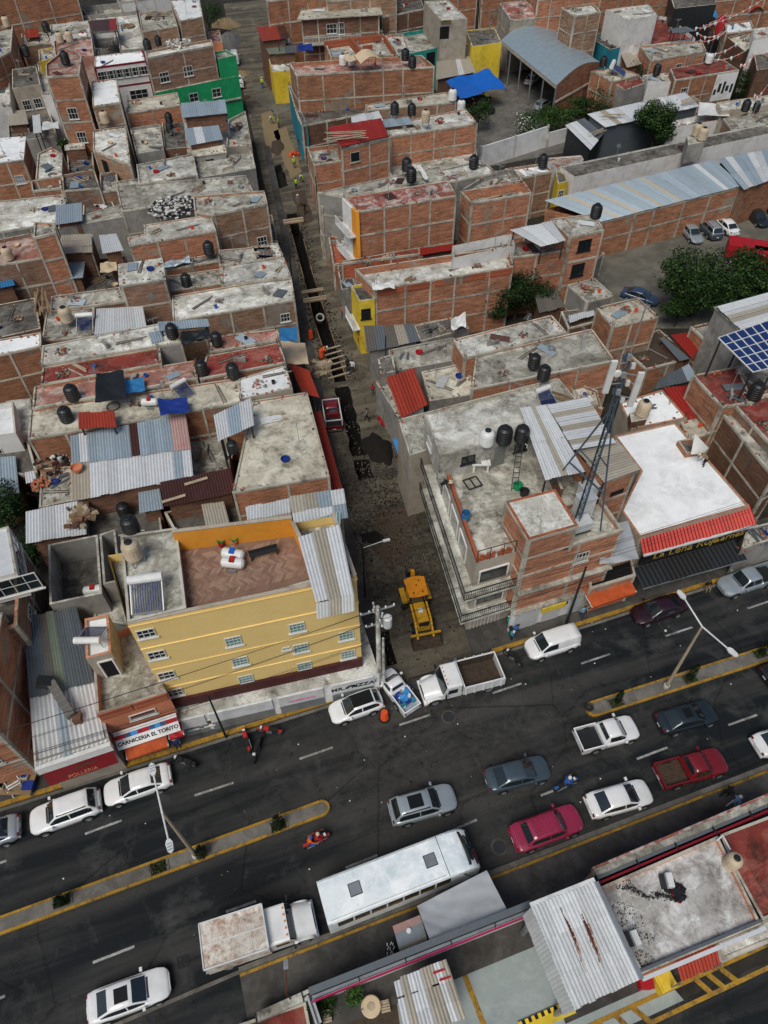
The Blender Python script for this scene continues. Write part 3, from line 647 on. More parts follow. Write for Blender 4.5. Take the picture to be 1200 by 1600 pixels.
# heaps of soil
def mound(name,loc,rx,ry,h,mat,label,rz=0,n=26,rough=.25,kind=None,cat='heap'):
 ph=[ru(0,6) for _ in range(8)];m=MB()
 def fn(u,v):
  a=2*pi*u;r=v;k=1+.16*sin(a*2+ph[0])+.10*sin(a*5+ph[1])+.05*sin(a*9+ph[4]);z=h*(1-r**1.7)+(rough*h*(sin(a*4+r*7+ph[2])*.4+sin(a*7-r*12+ph[3])*.3+sin(a*13+r*19)*.2)*(1-r)*min(1,r*3))-.03*r
  return (rx*r*k*cos(a),ry*r*k*sin(a),z)
 m.grid(fn,30,12);o=m.build(name,mat,None);o.location=loc;o.rotation_euler[2]=rz;tag(o,label,cat);return o
mound('asphalt_heap',(-0.5,48.96,0),1.35,2.3,1.0,'soil_dark','black heap of dug-up soil beside the open trench',.15)
mound('sand_heap',(-32.74,179.56,0),2.9,3.2,1.3,'sand','yellow sand heap at the far end of the street')
mound('soil_heap',(-25.9,150.28,0),1.5,2.0,.5,'sand','brown soil spread between the two far trucks')
mound('soil_heap',(-24.43,138.11,0),1.6,1.4,.4,'soil','low brown soil heap by the nearer far truck')
mound('soil_heap',(-16.17,117.43,0),1.0,3.4,.35,'soil','long brown bank of soil along the upper trench line')
mound('soil_heap',(-1.04,38.11,0),1.3,.7,.18,'soil_dark','low black heap under the street lamp arm')
for p_,r,lb,n_ in (((-0.46,44.09,0),2.6,'scattered wet soil clods in front of the dug pit',260),((-0.76,41.76,0),2.4,'scattered stones on the street before the backhoe',160)):
 o=pile('soil_clods',p_,lb,'soil',r,.1,'clods',n_,['soil','soil_dark','soil_dark','lot_ground'],.04,.15)
# walkway along the east side of the side street
q0=se+av*.3;
MB().prism([tuple(q0+st*.2-av*1.6),tuple(q0+st*.2),tuple(q0+st*90),tuple(q0+st*90-av*1.6)],-.05,.1).build('walkway','sidewalk',None,'structure')
MB().prism([tuple(sw-av*.4+st*.2),tuple(sw+av*.6+st*.2),tuple(sw+av*.6+st*95),tuple(sw-av*.4+st*95)],-.05,.1).build('walkway','sidewalk',None,'structure')
# east car park and yard grounds
MB().face([(*p,.01) for p in [(28.8,85.1),(63.1,104),(50.88,67.38),(22.8,68)]]).build('car_park','lot_ground',None,'structure')
MB().face([(*p,.01) for p in [(13.5,108.3),(31.8,115.2),(40,139.9),(21.6,153.7)]]).build('yard_paving','pavement_light',None,'structure')
# south side: pavement, forecourt
sk0=sk-av*40;S1=sk-av*17.2
pv=[tuple(S1-an*4.4),tuple(sk+av*60-an*4.4),tuple(sk+av*60),tuple(S1)]
MB().prism(pv,-.05,.12).build('pavement','sidewalk',None,'structure')
MB().prism([tuple(sk0-an*12),tuple(S1-an*12),tuple(S1-an*.0),tuple(sk0-an*.9)],-.05,.06).build('driveway','asphalt',None,'structure')
kerb(S1-an*.28,sk+av*60-an*.28,w=.16);kerb(S1,sk+av*60,'pavement_light',.28,.13)
kerb(sk0-an*.9,S1-an*.1,'pavement_light',.2,.13)
MB().face([(*p,.02) for p in [(-0.34,6.55),(11.56,11.34),(17.18,3.78),(0.63,-2.06)]]).build('forecourt','forecourt',None,'structure')

# ================================================================ WEST BLOCK (left of the side street)
# ---- four-storey yellow building on the corner
YB=[(-14.64,21.45),(-1.69,24.53),(-3.17,29.45),(-17.03,26.5)]
def yellow_building():
 a,b,c,d=YB
 root=empty('apartment_building',(*[(a[i]+b[i]+c[i]+d[i])/4 for i in (0,1)],0),'four-storey yellow corner building with brown tiled terrace above the pizza sign','building')
 walls(root,YB,2.9,13.2,'yellow_wall')
 for k in range(4):
  z=13.1-k*2.55
  for A,B in ((a,b),(b,c)):
   e=Vec(B)-Vec(A);n=Vec((e.y,-e.x)).normalized()*.02
   ubox('ledge','yellow_wall',root,(A[0]+n.x,A[1]+n.y,z),(B[0]+n.x,B[1]+n.y,z),.08,.07)
    # rows of windows
 W_=dict(w=1.0,h=1.05,nx=4,ny=3,pane='teal_glass')
 for (u,z) in ((.055,12.0-.35),(.055,9.15),(.052,6.55),(.05,4.15)):window(root,YB,0,u,z,w=1.05,h=.9,nx=3,ny=2)
 for (u,z) in ((.40,8.75),(.40,6.2),(.40,3.75),(.70,8.75),(.70,6.2),(.70,3.75),(.93,6.5),(.93,4.0)):window(root,YB,0,u,z,**W_)
 window(root,YB,0,.63,6.9,w=.5,h=.35,nx=1,ny=2,name='vent')
 for z in (10.4,7.8,5.2):window(root,YB,1,.3,z,w=.9,h=1.1,nx=2)
    # terrace floor of herringbone tiles, sunk behind the parapets
 T=[(-11.76,22.62),(-4.34,25.06),(-5.79,28.37),(-12.89,27.36)]
 MB().face([(p[0],p[1],12.48) for p in inset(YB,.1)]).build('roof','conc',root)
 P=[Vec(p) for p in T];ti=[0]
 def inside(x,y):
  for i in range(4):
   e=P[(i+1) % 4]-P[i]
   if e.x*(y-P[i].y)-e.y*(x-P[i].x)<.12:return False
  return True
 plain('tile_a',(.29,.18,.13),.8,grime=.2);plain('tile_b',(.24,.145,.105),.8,grime=.2);plain('tile_c',(.34,.225,.165),.8,grime=.2)
 MB().face([(p[0],p[1],12.5) for p in T]).build('terrace_bed','tile_b',root)
 tiles=[]
 u=(P[1]-P[0]).normalized();v=Vec((-u.y,u.x));L,w=.80,.2
 for r in range(-2,60):
  for s in range(-30,40):
   for k in (0,1):
                # herringbone cell
    bx=s*L-0;x=r*w+s*2*w*0
    if k==0:cx_,cy_,ww,hh=s*2*L/1*.5+(r % 4)*w*1,r*w,L,w
    else:continue
    tiles.append((cx_,cy_,ww,hh))
    # chevron rows: planks alternately leaning left and right
 tiles=[];rowh=.46;pw=.15
 for r in range(0,30):
  for s in range(0,120):
   lean=1 if r % 2 else-1;x0=s*pw*1.35;y0=r*rowh
   tiles.append((x0,y0,lean))
 meshes={}
 for x0,y0,lean in tiles:
  m=P[0]+u*x0+v*y0;q=P[0]+u*(x0+lean*.5*0+.13)+v*(y0+rowh/2)
  if not (inside(m.x,m.y) and inside(*(P[0]+u*(x0+.5)+v*(y0+rowh)))):continue
  key=(lean,random.randrange(3))
  if key not in meshes:
   A=u*0;e=u*(lean*.32)+v*rowh;f=u*(pw*1.35-.012);g=MB()
   o0=u*(.16-lean*.16)
   pts=[o0,o0+f,o0+f+e*.985,o0+e*.985];
   g.prism([(p.x,p.y) for p in pts],0,.02);ob=g.build('tile',('tile_a','tile_b','tile_c')[key[1]]);meshes[key]=ob.data;bpy.data.objects.remove(ob)
  ti.append((m.x,m.y,key))
 spots=ti[1:];random.shuffle(spots);spots.sort(key=lambda s:(Vec(s[:2])-P[0]).length)
 for x,y,key in spots[:290]:
  o=bpy.data.objects.new('tile',meshes[key]);col.objects.link(o);o.parent=root;o.location=(x-root.location.x,y-root.location.y,12.503)
 g=MB()
 mt=('tile_a','tile_b','tile_c')
 for x,y,key in spots[290:]:
  for pl in meshes[key].polygons:g.face([(meshes[key].vertices[k].co.x+x,meshes[key].vertices[k].co.y+y,12.503+meshes[key].vertices[k].co.z) for k in pl.vertices],None,key[1])
 if g.f:g.build('far_tiles',list(mt),root,'stuff')
    # parapets: low along the front, high orange walls at the back and sides
 def par(A,B,z0,z1,mat='orange_wall',w=.16,cap=True):
  ubox('parapet',mat,root,(A[0],A[1],(z0+z1)/2),(B[0],B[1],(z0+z1)/2),w,z1-z0)
  if cap:ubox('coping','stucco_beige',root,(A[0],A[1],z1+.03),(B[0],B[1],z1+.03),w+.08,.06)
 t=inset(T,-.08)
 par(t[3],t[2],12.4,14.3);par(t[2],t[1],12.4,13.9);par(t[0],t[3],12.4,13.1)
 par((YB[0][0],YB[0][1]+.1),(YB[1][0]-.1,YB[1][1]+.1),13.2-.3,13.36,'yellow_wall')
 par((YB[1][0]-.1,YB[1][1]),(YB[2][0]-.1,YB[2][1]),12.5,13.5,'yellow_wall')
    # stair roof of white and beige corrugated sheets
 S=[(-3.9,22.18),(-1.76,22.71),(-2.7,27.4),(-5.16,26.45)]
 sheets(root,[(p[0],p[1],14.2 if i<2 else 14.9) for i,p in enumerate(S)],['tin_white','tin_beige','tin_white'],3,pitch=.2)
 D=[(S[0][0],S[0][1]),(S[1][0],S[1][1])]
 f=Vec(D[0])-Vec((.0,.55));g2=Vec(D[1])-Vec((.0,.55))
 sheets(root,[(f.x,f.y,13.3),(g2.x,g2.y,13.3),(D[1][0],D[1][1],14.2),(D[0][0],D[0][1],14.2)],['tin_white','tin_beige','tin_white'],3,pitch=.2)
 q=inset(S,.3);walls(root,q,12.5,14.1,'block',name='stair_wall')
    # sunk stairwell edge behind
    # gray slab with the tanks at the west end
 G=[(-14.61,21.52),(-11.43,22.41),(-13.06,28.42),(-16.46,27.81)]
 walls(root,G,13.0,13.5,'block',.2,name='tank_room_wall');MB().face([(p[0],p[1],13.3) for p in inset(G,.1)]).build('tank_room_roof','conc',root)
    # ground floor: maroon band, white fascia with painted signs, shutters
 e=(Vec(b)-Vec(a)).normalized();n=Vec((e.y,-e.x))
 def off(p,k,s=0):return (p[0]+n.x*k+e.x*s,p[1]+n.y*k+e.y*s)
 A0,B0=off(a,.05),off(b,.05,.0)
 ubox('maroon_band','maroon_wall',root,(*A0,3.25),(*B0,3.25),.3,1.1)
 GF=[off(a,1.0,-.1),off(b,1.0,1.0),off(c,0,1.0),off(d,0,0)]
 walls(root,GF,-.1,2.75,'white_wall',name='ground_floor_wall')
 MB().face([(*p,2.76) for p in GF]).build('ground_floor_roof','conc_pale',root)
 L=(Vec(GF[1])-Vec(GF[0])).length
 for u0,u1,mt in ((.03,.15,'white_wall'),(.17,.47,'steel_white'),(.50,.72,'white_wall'),(.76,.97,'steel_white')):
  A=off(GF[0],.06,L*u0);B=off(GF[0],.06,L*u1);ubox('shop_fascia',mt,root,(*A,1.95),(*B,1.95),.1,1.3)
  m=MB()
  for k in range(7):m.bar((*off(A,.0),.15+k*.16),(*off(B,.0),.15+k*.16),.04,.1)
  m.build('roller_shutter','steel',root)
 for u in (.5,.8):
  window(root,GF,0,u*.18,.9,w=.9,h=.8,nx=2,ny=1)
 return root,GF,e,n
yb,YGF,YE,YN=yellow_building()
def text(name,s,loc,xdir,ndir,size,mat,ext=.01,align='CENTER',parent=None,updir=None,bold=.0):
 cu=bpy.data.curves.new(name,'FONT');cu.body=s;cu.size=size;cu.extrude=ext;cu.align_x=align;cu.align_y='CENTER';cu.offset=bold
 o=bpy.data.objects.new(name,cu);col.objects.link(o);bpy.context.view_layer.update()
 dg=bpy.context.evaluated_depsgraph_get();me=bpy.data.meshes.new_from_object(o.evaluated_get(dg));bpy.data.objects.remove(o)
 me.materials.clear();me.materials.append(MATS[mat]);o=bpy.data.objects.new(name,me);col.objects.link(o)
 x=Vec(xdir).normalized();nn=Vec(ndir).normalized();y=nn.cross(x)
 p=Vec(loc)
 if parent is not None:o.parent=parent;p=p-parent.matrix_basis.translation
 o.matrix_basis=Matrix(((x.x,y.x,nn.x,p.x),(x.y,y.y,nn.y,p.y),(x.z,y.z,nn.z,p.z),(0,0,0,1)))
 return o
plain('sign_red',(.20,.012,.018),.5,grime=.2);plain('bark_brown',(.10,.05,.03),.6);plain('ink_black',(.01,.01,.01),.5,grime=0);plain('ink_pink',(.75,.12,.38),.5,grime=0);plain('ink_white',(.8,.8,.78),.5,grime=0);plain('gold',(.55,.38,.08),.5,grime=.1);plain('ink_red',(.55,.02,.02),.5,grime=0);plain('ink_blue',(.05,.25,.6),.5,grime=0)
YL=(Vec(YGF[1])-Vec(YGF[0])).length
def yf(u,z,o=.125):p=Vec(YGF[0])+YE*(YL*u)+YN*o;return (p.x,p.y,z)
e3=(YE.x,YE.y,0);n3=(YN.x,YN.y,0)
text('sign_lettering','MR.',yf(.79,1.9),e3,n3,.62,'ink_black',parent=yb,bold=.01);text('sign_lettering','PIZZA',yf(.915,1.9),e3,n3,.62,'ink_black',parent=yb,bold=.01)
hat=MB()
for k in range(10):
 a0,a1=pi*k/10,pi*(k+1)/10;P0=Vec(yf(.855,1.75,.13));X=Vec(e3)
 hat.face([P0+X*.2*cos(a0)+Vec((0,0,.2*sin(a0))),P0+X*.42*cos(a0)+Vec((0,0,.42*sin(a0))),P0+X*.42*cos(a1)+Vec((0,0,.42*sin(a1))),P0+X*.2*cos(a1)+Vec((0,0,.2*sin(a1)))])
hat.build('sign_emblem','ink_black',yb)
text('sign_lettering','MARIPOSAS',yf(.61,1.75),e3,n3,.36,'ink_pink',parent=yb)
text('sign_emblem','(',yf(.98,2.1,.13),e3,n3,.6,'ink_black',parent=yb)

# ---- roof of the yellow building: tanks, heater, gas tanks, railing
for p,k,s in (((-15.86,27.72,13.3),'black',1.15),):tank((p[0],p[1]+.6,13.3),'black water tank at the back of the grey slab on the yellow building',k,s)
tank((-15.08,25.92,13.8),'big cream water tank on a stand above the evacuated-tube heater','cream',1.15,stand=.5)
heater((-13.76,23.23,13.32),'solar heater with blue tubes on the grey slab of the yellow building',.15,1.15)
gas_tank((-9.37,26.62,12.52),'upper white gas tank with blue lid on the tiled terrace',1.35,'tarp_blue')
gas_tank((-9.29,25.96,12.52),'lower white gas tank with red lid on the tiled terrace',1.45)
for k,p in enumerate(((-10.28,27.64,12.52),(-9.72,28.28,12.52),(-9.49,27.8,12.52))):
 r_=empty('potted_plant',p,('red flower pot on the terrace beside the gas tanks','dark flower pot in the corner of the orange terrace','small flower pot between corner pot and gas tanks')[k],'flower pot')
 MB().lathe([(0,0),(.16,0),(.22,.35),(.19,.35),(.0,.3)],10).build('pot',('tarp_red','dark_metal','salmon_wall')[k],r_,w=0)
 m=MB()
 for q in range(20):a=ru(0,6.3);m.bar((0,0,.3),(.25*cos(a),.25*sin(a),.3+ru(.1,.35)),.05,.01)
 m.build('leaves','green_wall',r_,w=0)
r_=empty('bench',(-7.49,26.75,12.52),'dark metal bench against the orange terrace wall','bench',None,AVA)
BX(-.9,-.12,.42,.9,.14,.47).build('seat','dark_metal',r_,w=0);BX(-.9,.12,.5,.9,.16,.8).build('backrest','dark_metal',r_,w=0)
for x in (-.8,.8):BX(x-.04,-.12,0,x+.04,.14,.42).build('leg','dark_metal',r_,w=0)

# ---- orange house west of it with the butcher's awnings
OH=[(-18.12,19.37),(-14,20.82),(-17.46,25.97),(-19.68,24.38)]
oh=house('low orange house with brick parapet above the butcher awnings',OH,6.2,'salmon_wall','conc',.8,fr=False,wins=[(0,.55,4.1,1.7,.7,dict(nx=1,ny=1,pane='glass'))])
for u0,u1 in ((.02,.48),(.52,.98)):
 a,b=Vec(OH[0]),Vec(OH[1]);n=Vec(((b-a).y,-(b-a).x)).normalized()*.02;A=a.lerp(b,u0)+n;B=a.lerp(b,u1)+n
 ubox('brick_panel','brick_fresh',oh,(*A,5.75),(*B,5.75),.1,.75)
for i,(s,dz) in enumerate(((0,0),)):
 a,b=Vec(OH[0]),Vec(OH[1]);n=Vec(((b-a).y,-(b-a).x)).normalized();e=(b-a).normalized();L=(b-a).length
 A=a+n*.15+e*.2;B=a+n*.15+e*(L*.98)
 f=MB();f.face([(*(A+n*.85),2.6),(*(B+n*.85),2.6),(*B,3.55),(*A,3.55)]);bn=f.build('sign_panel','white_wall',oh)
 nd=Vec((n.x,n.y,.85)).normalized();mid=(A+B)/2+n*.62
 text('sign_lettering','CARNICERIA EL TORITO',(*mid,2.88),(e.x,e.y,0),nd,.36,'ink_black',parent=oh,ext=.012,bold=.008)
 for k,(t,cm) in enumerate(((.12,'tarp_red'),(.3,'ink_blue'),(.5,'tarp_red'),(.68,'ink_blue'),(.86,'tarp_red'))):
  pc=A.lerp(B,t)+n*.3;m=MB();m.box(-.55,-.14,-.01,.55,.14,.02,xf=Matrix(((e.x,-nd.z*n.x,nd.x,pc.x),(e.y,-nd.z*n.y,nd.y,pc.y),(0,.75,nd.z,3.26),(0,0,0,1))));m.build('sign_stripe',cm,oh)
def awning(label,A,B,n,z,d,dz,mat,drop=.25,parent=None):
 """cloth awning from the line A-B outward"""
 A=Vec(A);B=Vec(B);n=Vec(n);root=empty('awning',((A.x+B.x)/2,(A.y+B.y)/2,0),label,'awning') if parent is None else parent
 q=[(*(A+n*d),z-dz),(*(B+n*d),z-dz),(*B,z),(*A,z)]
 cloth('awning_cloth',mat,q,sag=.06,wr=.015,parent=None).name='awning_cloth'
 o=bpy.context.scene.collection.objects[-1];
 for v in o.data.vertices:v.co-=root.matrix_basis.translation
 o.parent=root;m=MB();N=14
 for k in range(N):u0,u1=k/N,(k+1)/N;a=Vec(q[0]).lerp(Vec(q[1]),u0);b=Vec(q[0]).lerp(Vec(q[1]),u1);dd=drop*(1 if k % 2 else .8);m.face([a-Vec((0,0,dd)),b-Vec((0,0,dd)),b,a])
 m.build('valance',mat,root)
 for p,s in ((q[0],A),(q[1],B)):ubox('awning_arm','steel_white',root,(s.x,s.y,z-.35),p,.05,.05)
 return root
a,b=Vec(OH[0]),Vec(OH[1]);n=Vec(((b-a).y,-(b-a).x)).normalized();e=(b-a).normalized();L=(b-a).length
awning('faded orange butcher awning under the lettered sign',a+e*(L*.12)+n*.2,a+e*(L*.74)+n*.2,n,2.5,1.3,.5,'awning_orange')
awning('short red awning at the right end of the butcher sign',a+e*(L*.78)+n*.2,a+e*(L*1.0)+n*.2,n,2.6,1.0,.35,'tarp_red')
wr=house('small white stair room with brick rim on the orange house',[(-18.87,22.18),(-17.37,22.61),(-18.25,25.47),(-19.73,25.13)],8.2,'stucco_beige','white_roof',.2,fr=False,zb=5.2,cap='brick_red',name='stair_room',cat='stair room',holes=[(0,.62,5.5,.9,2.0,dict(fr='white_wall'))])
heater((-18.75,23.58,8.1),'small solar heater on the white stair room',.0+pi,.95)

# ---- corrugated warehouse with red shop awning
WH=[(-21.74,16.71),(-17.47,18.24),(-21.62,27.47),(-25.15,26.68)]
wh=empty('warehouse',(*WH[0],0),'long grey corrugated warehouse roof with a pale greenish strip','warehouse');walls(wh,inset(WH,.2),-.1,5.0,'stucco_beige')
sp=[Vec(WH[i]) for i in range(4)];s1=sp[0].lerp(sp[3],.42);s2=sp[1].lerp(sp[2],.42)
sheets(wh,[(*s1,5.3),(*s2,5.3),(*sp[2],6.0),(*sp[3],6.0)],['tin_gray','tin_gray','tin_old','tin_green','tin_gray','tin_gray','tin_gray'],7,pitch=.2,rows=2)
sheets(wh,[(*sp[0],4.75),(*sp[1],4.75),(*s2.lerp(sp[1],-.04),5.22),(*s1.lerp(sp[0],-.04),5.22)],['tin_white','tin_white','tin_blue','tin_white','tin_white','tin_white'],8,pitch=.28,amp=.05,name='front_roof_sheet')
n=Vec(((sp[1]-sp[0]).y,-(sp[1]-sp[0]).x)).normalized();e=(sp[1]-sp[0]).normalized()
ubox('fascia','white_wall',wh,(*(sp[0]+n*.1),4.3),(*(sp[1]+n*.1),4.3),.3,.75)
f1,f2=Vec((-21.52,16.57,3.9)),Vec((-17.48,18.03,3.9));dd=Vec((n.x*.35,n.y*.35,-1.25));aw=empty('shop_sign',f1,'dark red shop sign band under the warehouse roof edge','sign');MB().face([f1+dd,f2+dd,f2,f1]).face([f1+dd,f1,f1-n.to_3d()*.3]).build('sign_panel','sign_red',aw)
ct=(f1+f2)/2;nd=(f2-f1).cross(-dd).normalized();text('sign_lettering','POLLERIA',ct+dd*.8+nd*.02,(e.x,e.y,0),nd,.42,'salmon_wall',parent=aw)
m=MB()
for k in range(12):t0,t1=k/12,(k+1)/12;P_=f1.lerp(f2,.3+.5*t0)+dd*(.45-.2*sin(pi*t0*.8))+nd*.015;Q_=f1.lerp(f2,.3+.5*t1)+dd*(.45-.2*sin(pi*t1*.8))+nd*.015;h_=dd*(.16*sin(pi*(k+.5)/12));m.face([P_+h_,Q_+h_,Q_,P_])
m.build('sign_swoosh','bark_brown',aw)
d_=empty('ventilation_duct',(-20.19,19.71,5.2),'dark sheet metal duct lying across the warehouse roof','duct')
A=Vec((-19.94,19.55,5.6));B=Vec((-21.76,21.75,5.9));ubox('duct','tin_old',d_,A,B,.55,.5);ubox('hood','dark_metal',d_,B,Vec((-22.42,21.58,6.4)),.7,.5)
ubox('duct_foot','brick_dark',d_,A+Vec((0,0,-.4)),A+Vec((.5,.1,-.4)),.6,.6)
for k in range(6):p_=A.lerp(B,(k+.5)/6);ubox('duct_seam','steel',d_,p_,p_+(B-A).normalized()*.05,.6,.54)

# ---- far left tall brick building, cut by the frame
NB=[(-27.73,23.46),(-24.02,24.63),(-25.79,31.18),(-29.64,30.17)]
nb=house('tall brick building at the left edge with bare grey roof',NB,8.3,'brick','conc_dark',.3,cap='brick_red')
window(nb,NB,1,.35,5.5)
p0=Vec((-24.7,25.05,9.2));LS_=(p0-Vec((-14.48,20.8,0))).dot(AN)/ST.dot(AN);SB=[tuple((p0-ST*LS_-AV*9)[:2]),tuple((p0-ST*LS_)[:2]),tuple(p0[:2]),tuple((p0-Vec((9,-1,0)))[:2])]
sb=house('taller brick building at the left edge above the fruit stall',SB,9.2,'brick_red','conc',.3,bay=4.2,fl=3.1)
for k in range(2):window(sb,SB,0,.8,3.4+3*k,w=1.4,h=1.5,nx=2)
gh=[(-25.91,26.34),(-23.8,27.06),(-25.74,31.12),(-27.81,30.42)];g_=house('white framed glass room on the tall left-hand brick building',gh,10.6,'white_wall','tin_white',.1,fr=False,zb=8.2,name='glass_room',cat='glass room',wins=[(1,.5,8.7,4.2,1.7,dict(nx=4,ny=2)),(0,.72,8.7,3.2,1.7,dict(nx=4,ny=2))])

# ---- grey unroofed rooms beside the warehouse
for nm,q,f,lb in (('a',[(-23.26,27.32),(-19.84,28.19),(-21.48,33.5),(-24.94,32.63)],2.3,'grey roofless block room with one window opening'),('b',[(-19.94,28.95),(-18.77,29.26),(-20.29,34.02),(-21.36,33.54)],2.3,'narrow grey roofless block room against the yellow building')):
 r_=house(lb,q,6.6,'block','conc_dark',f,fr=False,name='roofless_room',cat='roofless room',cap='conc')
 if nm=='a':hole(r_,[q[1],q[0],q[3],q[2]],1,.3,4.6,1.0,1.0,name='window_opening')
house('low grey patio roof with a white boiler on it',[(-21,27.52),(-18.39,26.95),(-19.54,30.66),(-21.12,30.11)],4.4,'block','conc',.15,fr=False)
gas_tank((-21.42,29.76,4.3),'white boiler with red label lying beside the roofless rooms',1.75)

# ---- roofs behind the yellow building
c1=shed('white corrugated roof just behind the orange terrace wall',[(-6.51,32.68),(-2.63,33.59),(-3.01,36.12),(-7.02,35.33)],8.0,('tin_white','tin_blue','tin_white','tin_beige'),.5,'block',rows=2)
c2=shed('long beige and white corrugated roof left of that',[(-10.09,32.73),(-6.78,33.38),(-7.13,35.91),(-10.28,35.1)],7.4,('tin_beige','tin_white','tin_cement','tin_white'),.3,'brick_dark',rows=2)
sk=[(-6.42,32.03),(-3.2,32.77),(-3.24,33.99),(-6.62,32.73)];g_=empty('skylight',(*sk[0],0),'row of barred glass panels behind the terrace','skylight');m=MB().face([(*p,8.3) for p in sk]);m.build('pane','teal_glass',g_)
for k in range(15):A=Vec(sk[0]).lerp(Vec(sk[1]),k/14);B=Vec(sk[3]).lerp(Vec(sk[2]),k/14);ubox('bar','steel_white',g_,(*A,8.33),(*B,8.33),.05,.05)
hc('big beige slab house with brick front facing the street works','the big beige slab house',[(-11.91,37.55),(-4.33,39.28),(-6.75,49.67),(-11.56,48.55)],6.6,wall='brick_red',roof='conc_beige',par=.12,rb=.6,clut=2,wins=[(1,.3,4,1.2,1.2)])
shed('brown corrugated roof with two planks on it',[(-17.55,37.36),(-12.06,38.87),(-12.75,41.23),(-18.27,39.68)],5.2,('tin_brown',),.4,'brick_dark',rows=1)
for k,p in enumerate(((-16.87,38.03,5.4),(-15.31,39.73,5.6))):r_=empty('plank',p,('lower','upper')[k]+' grey plank lying on the brown corrugated roof','plank',None,.4);BX(-.95,-.13,.05,.95,.13,.1).build('board','wood_pale',r_,w=0)
shed('narrow beige corrugated roof over the dark patio',[(-13.99,35.36),(-12.21,35.91),(-13.07,38.48),(-14.84,38.09)],4.3,('tin_beige','tin_cement'),.3)
shed('small white sheet roof at the corner of the orange terrace',[(-9.9,32.85),(-8.19,33.23),(-8.97,36.43),(-10.77,36.19)],6.1,('tin_white','tin_blue'),.3)
house('low brick house with dark patio behind the terrace',[(-16.62,35.73),(-10.59,36.96),(-12.36,40.02),(-18.12,38.23)],3.6,roof='conc_dark',par=.6,wall='brick_dark')
# metal roof in two halves
B1=[(-25.77,41.4),(-16.18,43.06),(-17.21,47.02),(-26.53,44.29)];B2=[(-25.01,37.81),(-15.67,40.36),(-16.29,43.36),(-25.96,41.7)]
bt=empty('metal_roofed_house',(*B1[0],0),'wide house roofed in blue, maroon and red-washed corrugated sheets','house');walls(bt,inset([B2[0],B2[1],B1[2],B1[3]],.4),-.1,5.5,'brick_dark')
sheets(bt,[(*B1[0],6.1),(*B1[1],6.1),(*B1[2],6.6),(*B1[3],6.6)],['tin_blue','tin_white','tin_blue','tin_blue','tin_blue','tin_blue','tin_blue','tin_brown','tin_blue','tin_blue','tin_blue','tin_blue','tin_washed','tin_washed'],14)
sheets(bt,[(*B2[0],5.5),(*B2[1],5.5),(*B2[2],6.06),(*B2[3],6.06)],['tin_cement','tin_white','tin_white','tin_white','tin_white','tin_white','tin_white','tin_white','tin_white','tin_white','tin_blue','tin_white'],13)
tag(MB().lathe([(0,.02),(.45,.02),(.5,.3),(.46,.3),(.4,.06),(0,.06)],14,(-25.13,40.78,6.15)).build('clay_basin','salmon_wall'),'round orange basin on the edge of the wide metal roof','basin')
shed('white corrugated roof with branches at its edge near the left trees',[(-28.17,34.65),(-23.63,35.53),(-24.62,38.93),(-29.04,37.69)],4.2,('tin_white',),.3,n=4)
pile('branch_heap',(-24.5,37.04,4.6),'heap of broken branches and bricks on the white corrugated roof','wood',1.4,.3,'branches',40,['wood','brick_dark','wood_pale'],.1,.7)
hc('grey patio with pale puddle stains left of the metal roof','the stained grey patio',[(-28.47,38.62),(-25.97,39.33),(-27.03,43.37),(-29.68,43.16)],3.9,wall='brick_dark',roof='conc',par=.1,fr=False,clut=2)
pile('scrap_heap',(-28.52,43.95,4),'heap of household scrap at the back of the stained patio','tarp_white',1.7,.7,'scrap',60,['tarp_white','dark_metal','maroon_wall','brick_dark','wood','tarp_black'],.15,.6)
pile('stacked_bricks',(-29.14,41.26,3.9),'row of stacked loose bricks beside the stained patio','brick_fresh',.8,.5,'bricks',60,['brick_fresh','brick'],.15,.3)
hc('sunken grey patio with clothes lines between the roofs','the sunken clothes-line patio',[(-16.69,42.26),(-13.38,43.43),(-14.29,47.69),(-17.69,47.28)],3.4,wall='brick_dark',roof='conc',par=.1,fr=False,clut=1)
shed('tilted white corrugated shed roof beside the big beige slab',[(-13.38,41.9),(-10.65,43.77),(-11.16,46.73),(-14.04,44.52)],8.0,('tin_white','tin_white','tin_blue'),.5,zb=3,rows=1,openf=True)
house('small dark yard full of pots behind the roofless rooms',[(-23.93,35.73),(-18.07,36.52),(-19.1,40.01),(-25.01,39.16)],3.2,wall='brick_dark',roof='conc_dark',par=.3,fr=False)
shed('small light blue sheet roof over the dark yard',[(-19.73,37.29),(-17.88,37.78),(-18.54,39.83),(-20.21,39.38)],4.5,('tin_blue','tin_white'),.2)
tank((-21.41,38.28,3.2),'black water tank standing in the dark yard','black',1.15)
tank((-12.41,42.18,6.5),'black water tank at the corner of the big beige slab')
# rows of long terraced houses
hc('long beige roofed row house with blue tarp and small red roof','the long beige row house',[(-29.89,43.77),(-12.28,48.19),(-13.22,51.48),(-30.91,47.62)],6.8,wall='brick',roof='conc_beige',par=.14,clut=4,rb=.5)
shed('small orange-red corrugated roof on the beige row house',[(-25.48,44.14),(-22.33,44.34),(-22.87,46.06),(-25.88,45.9)],7.5,('tin_red',),.3,zb=6,openf=True)
cloth('tarp','tarp_navy',[(*q,7.7) for q in [(-18.83,45.49),(-16.45,45.93),(-16.97,47.71),(-19.51,47.65)]],'navy blue tarp stretched over the beige row house','tarp',.15)
tank((-27.21,46.17,6.7),'black water tank at the left end of the beige row house','black',1.25)
gas_tank((-20.36,47.84,6.7),'white upright gas tank on the beige row house',1.6)
heater((-17.8,49.51,6.7),'tilted solar heater with white cylinder on the beige row house',.8,.9)
pp=(-23.69,47.85,6.75);m=MB()
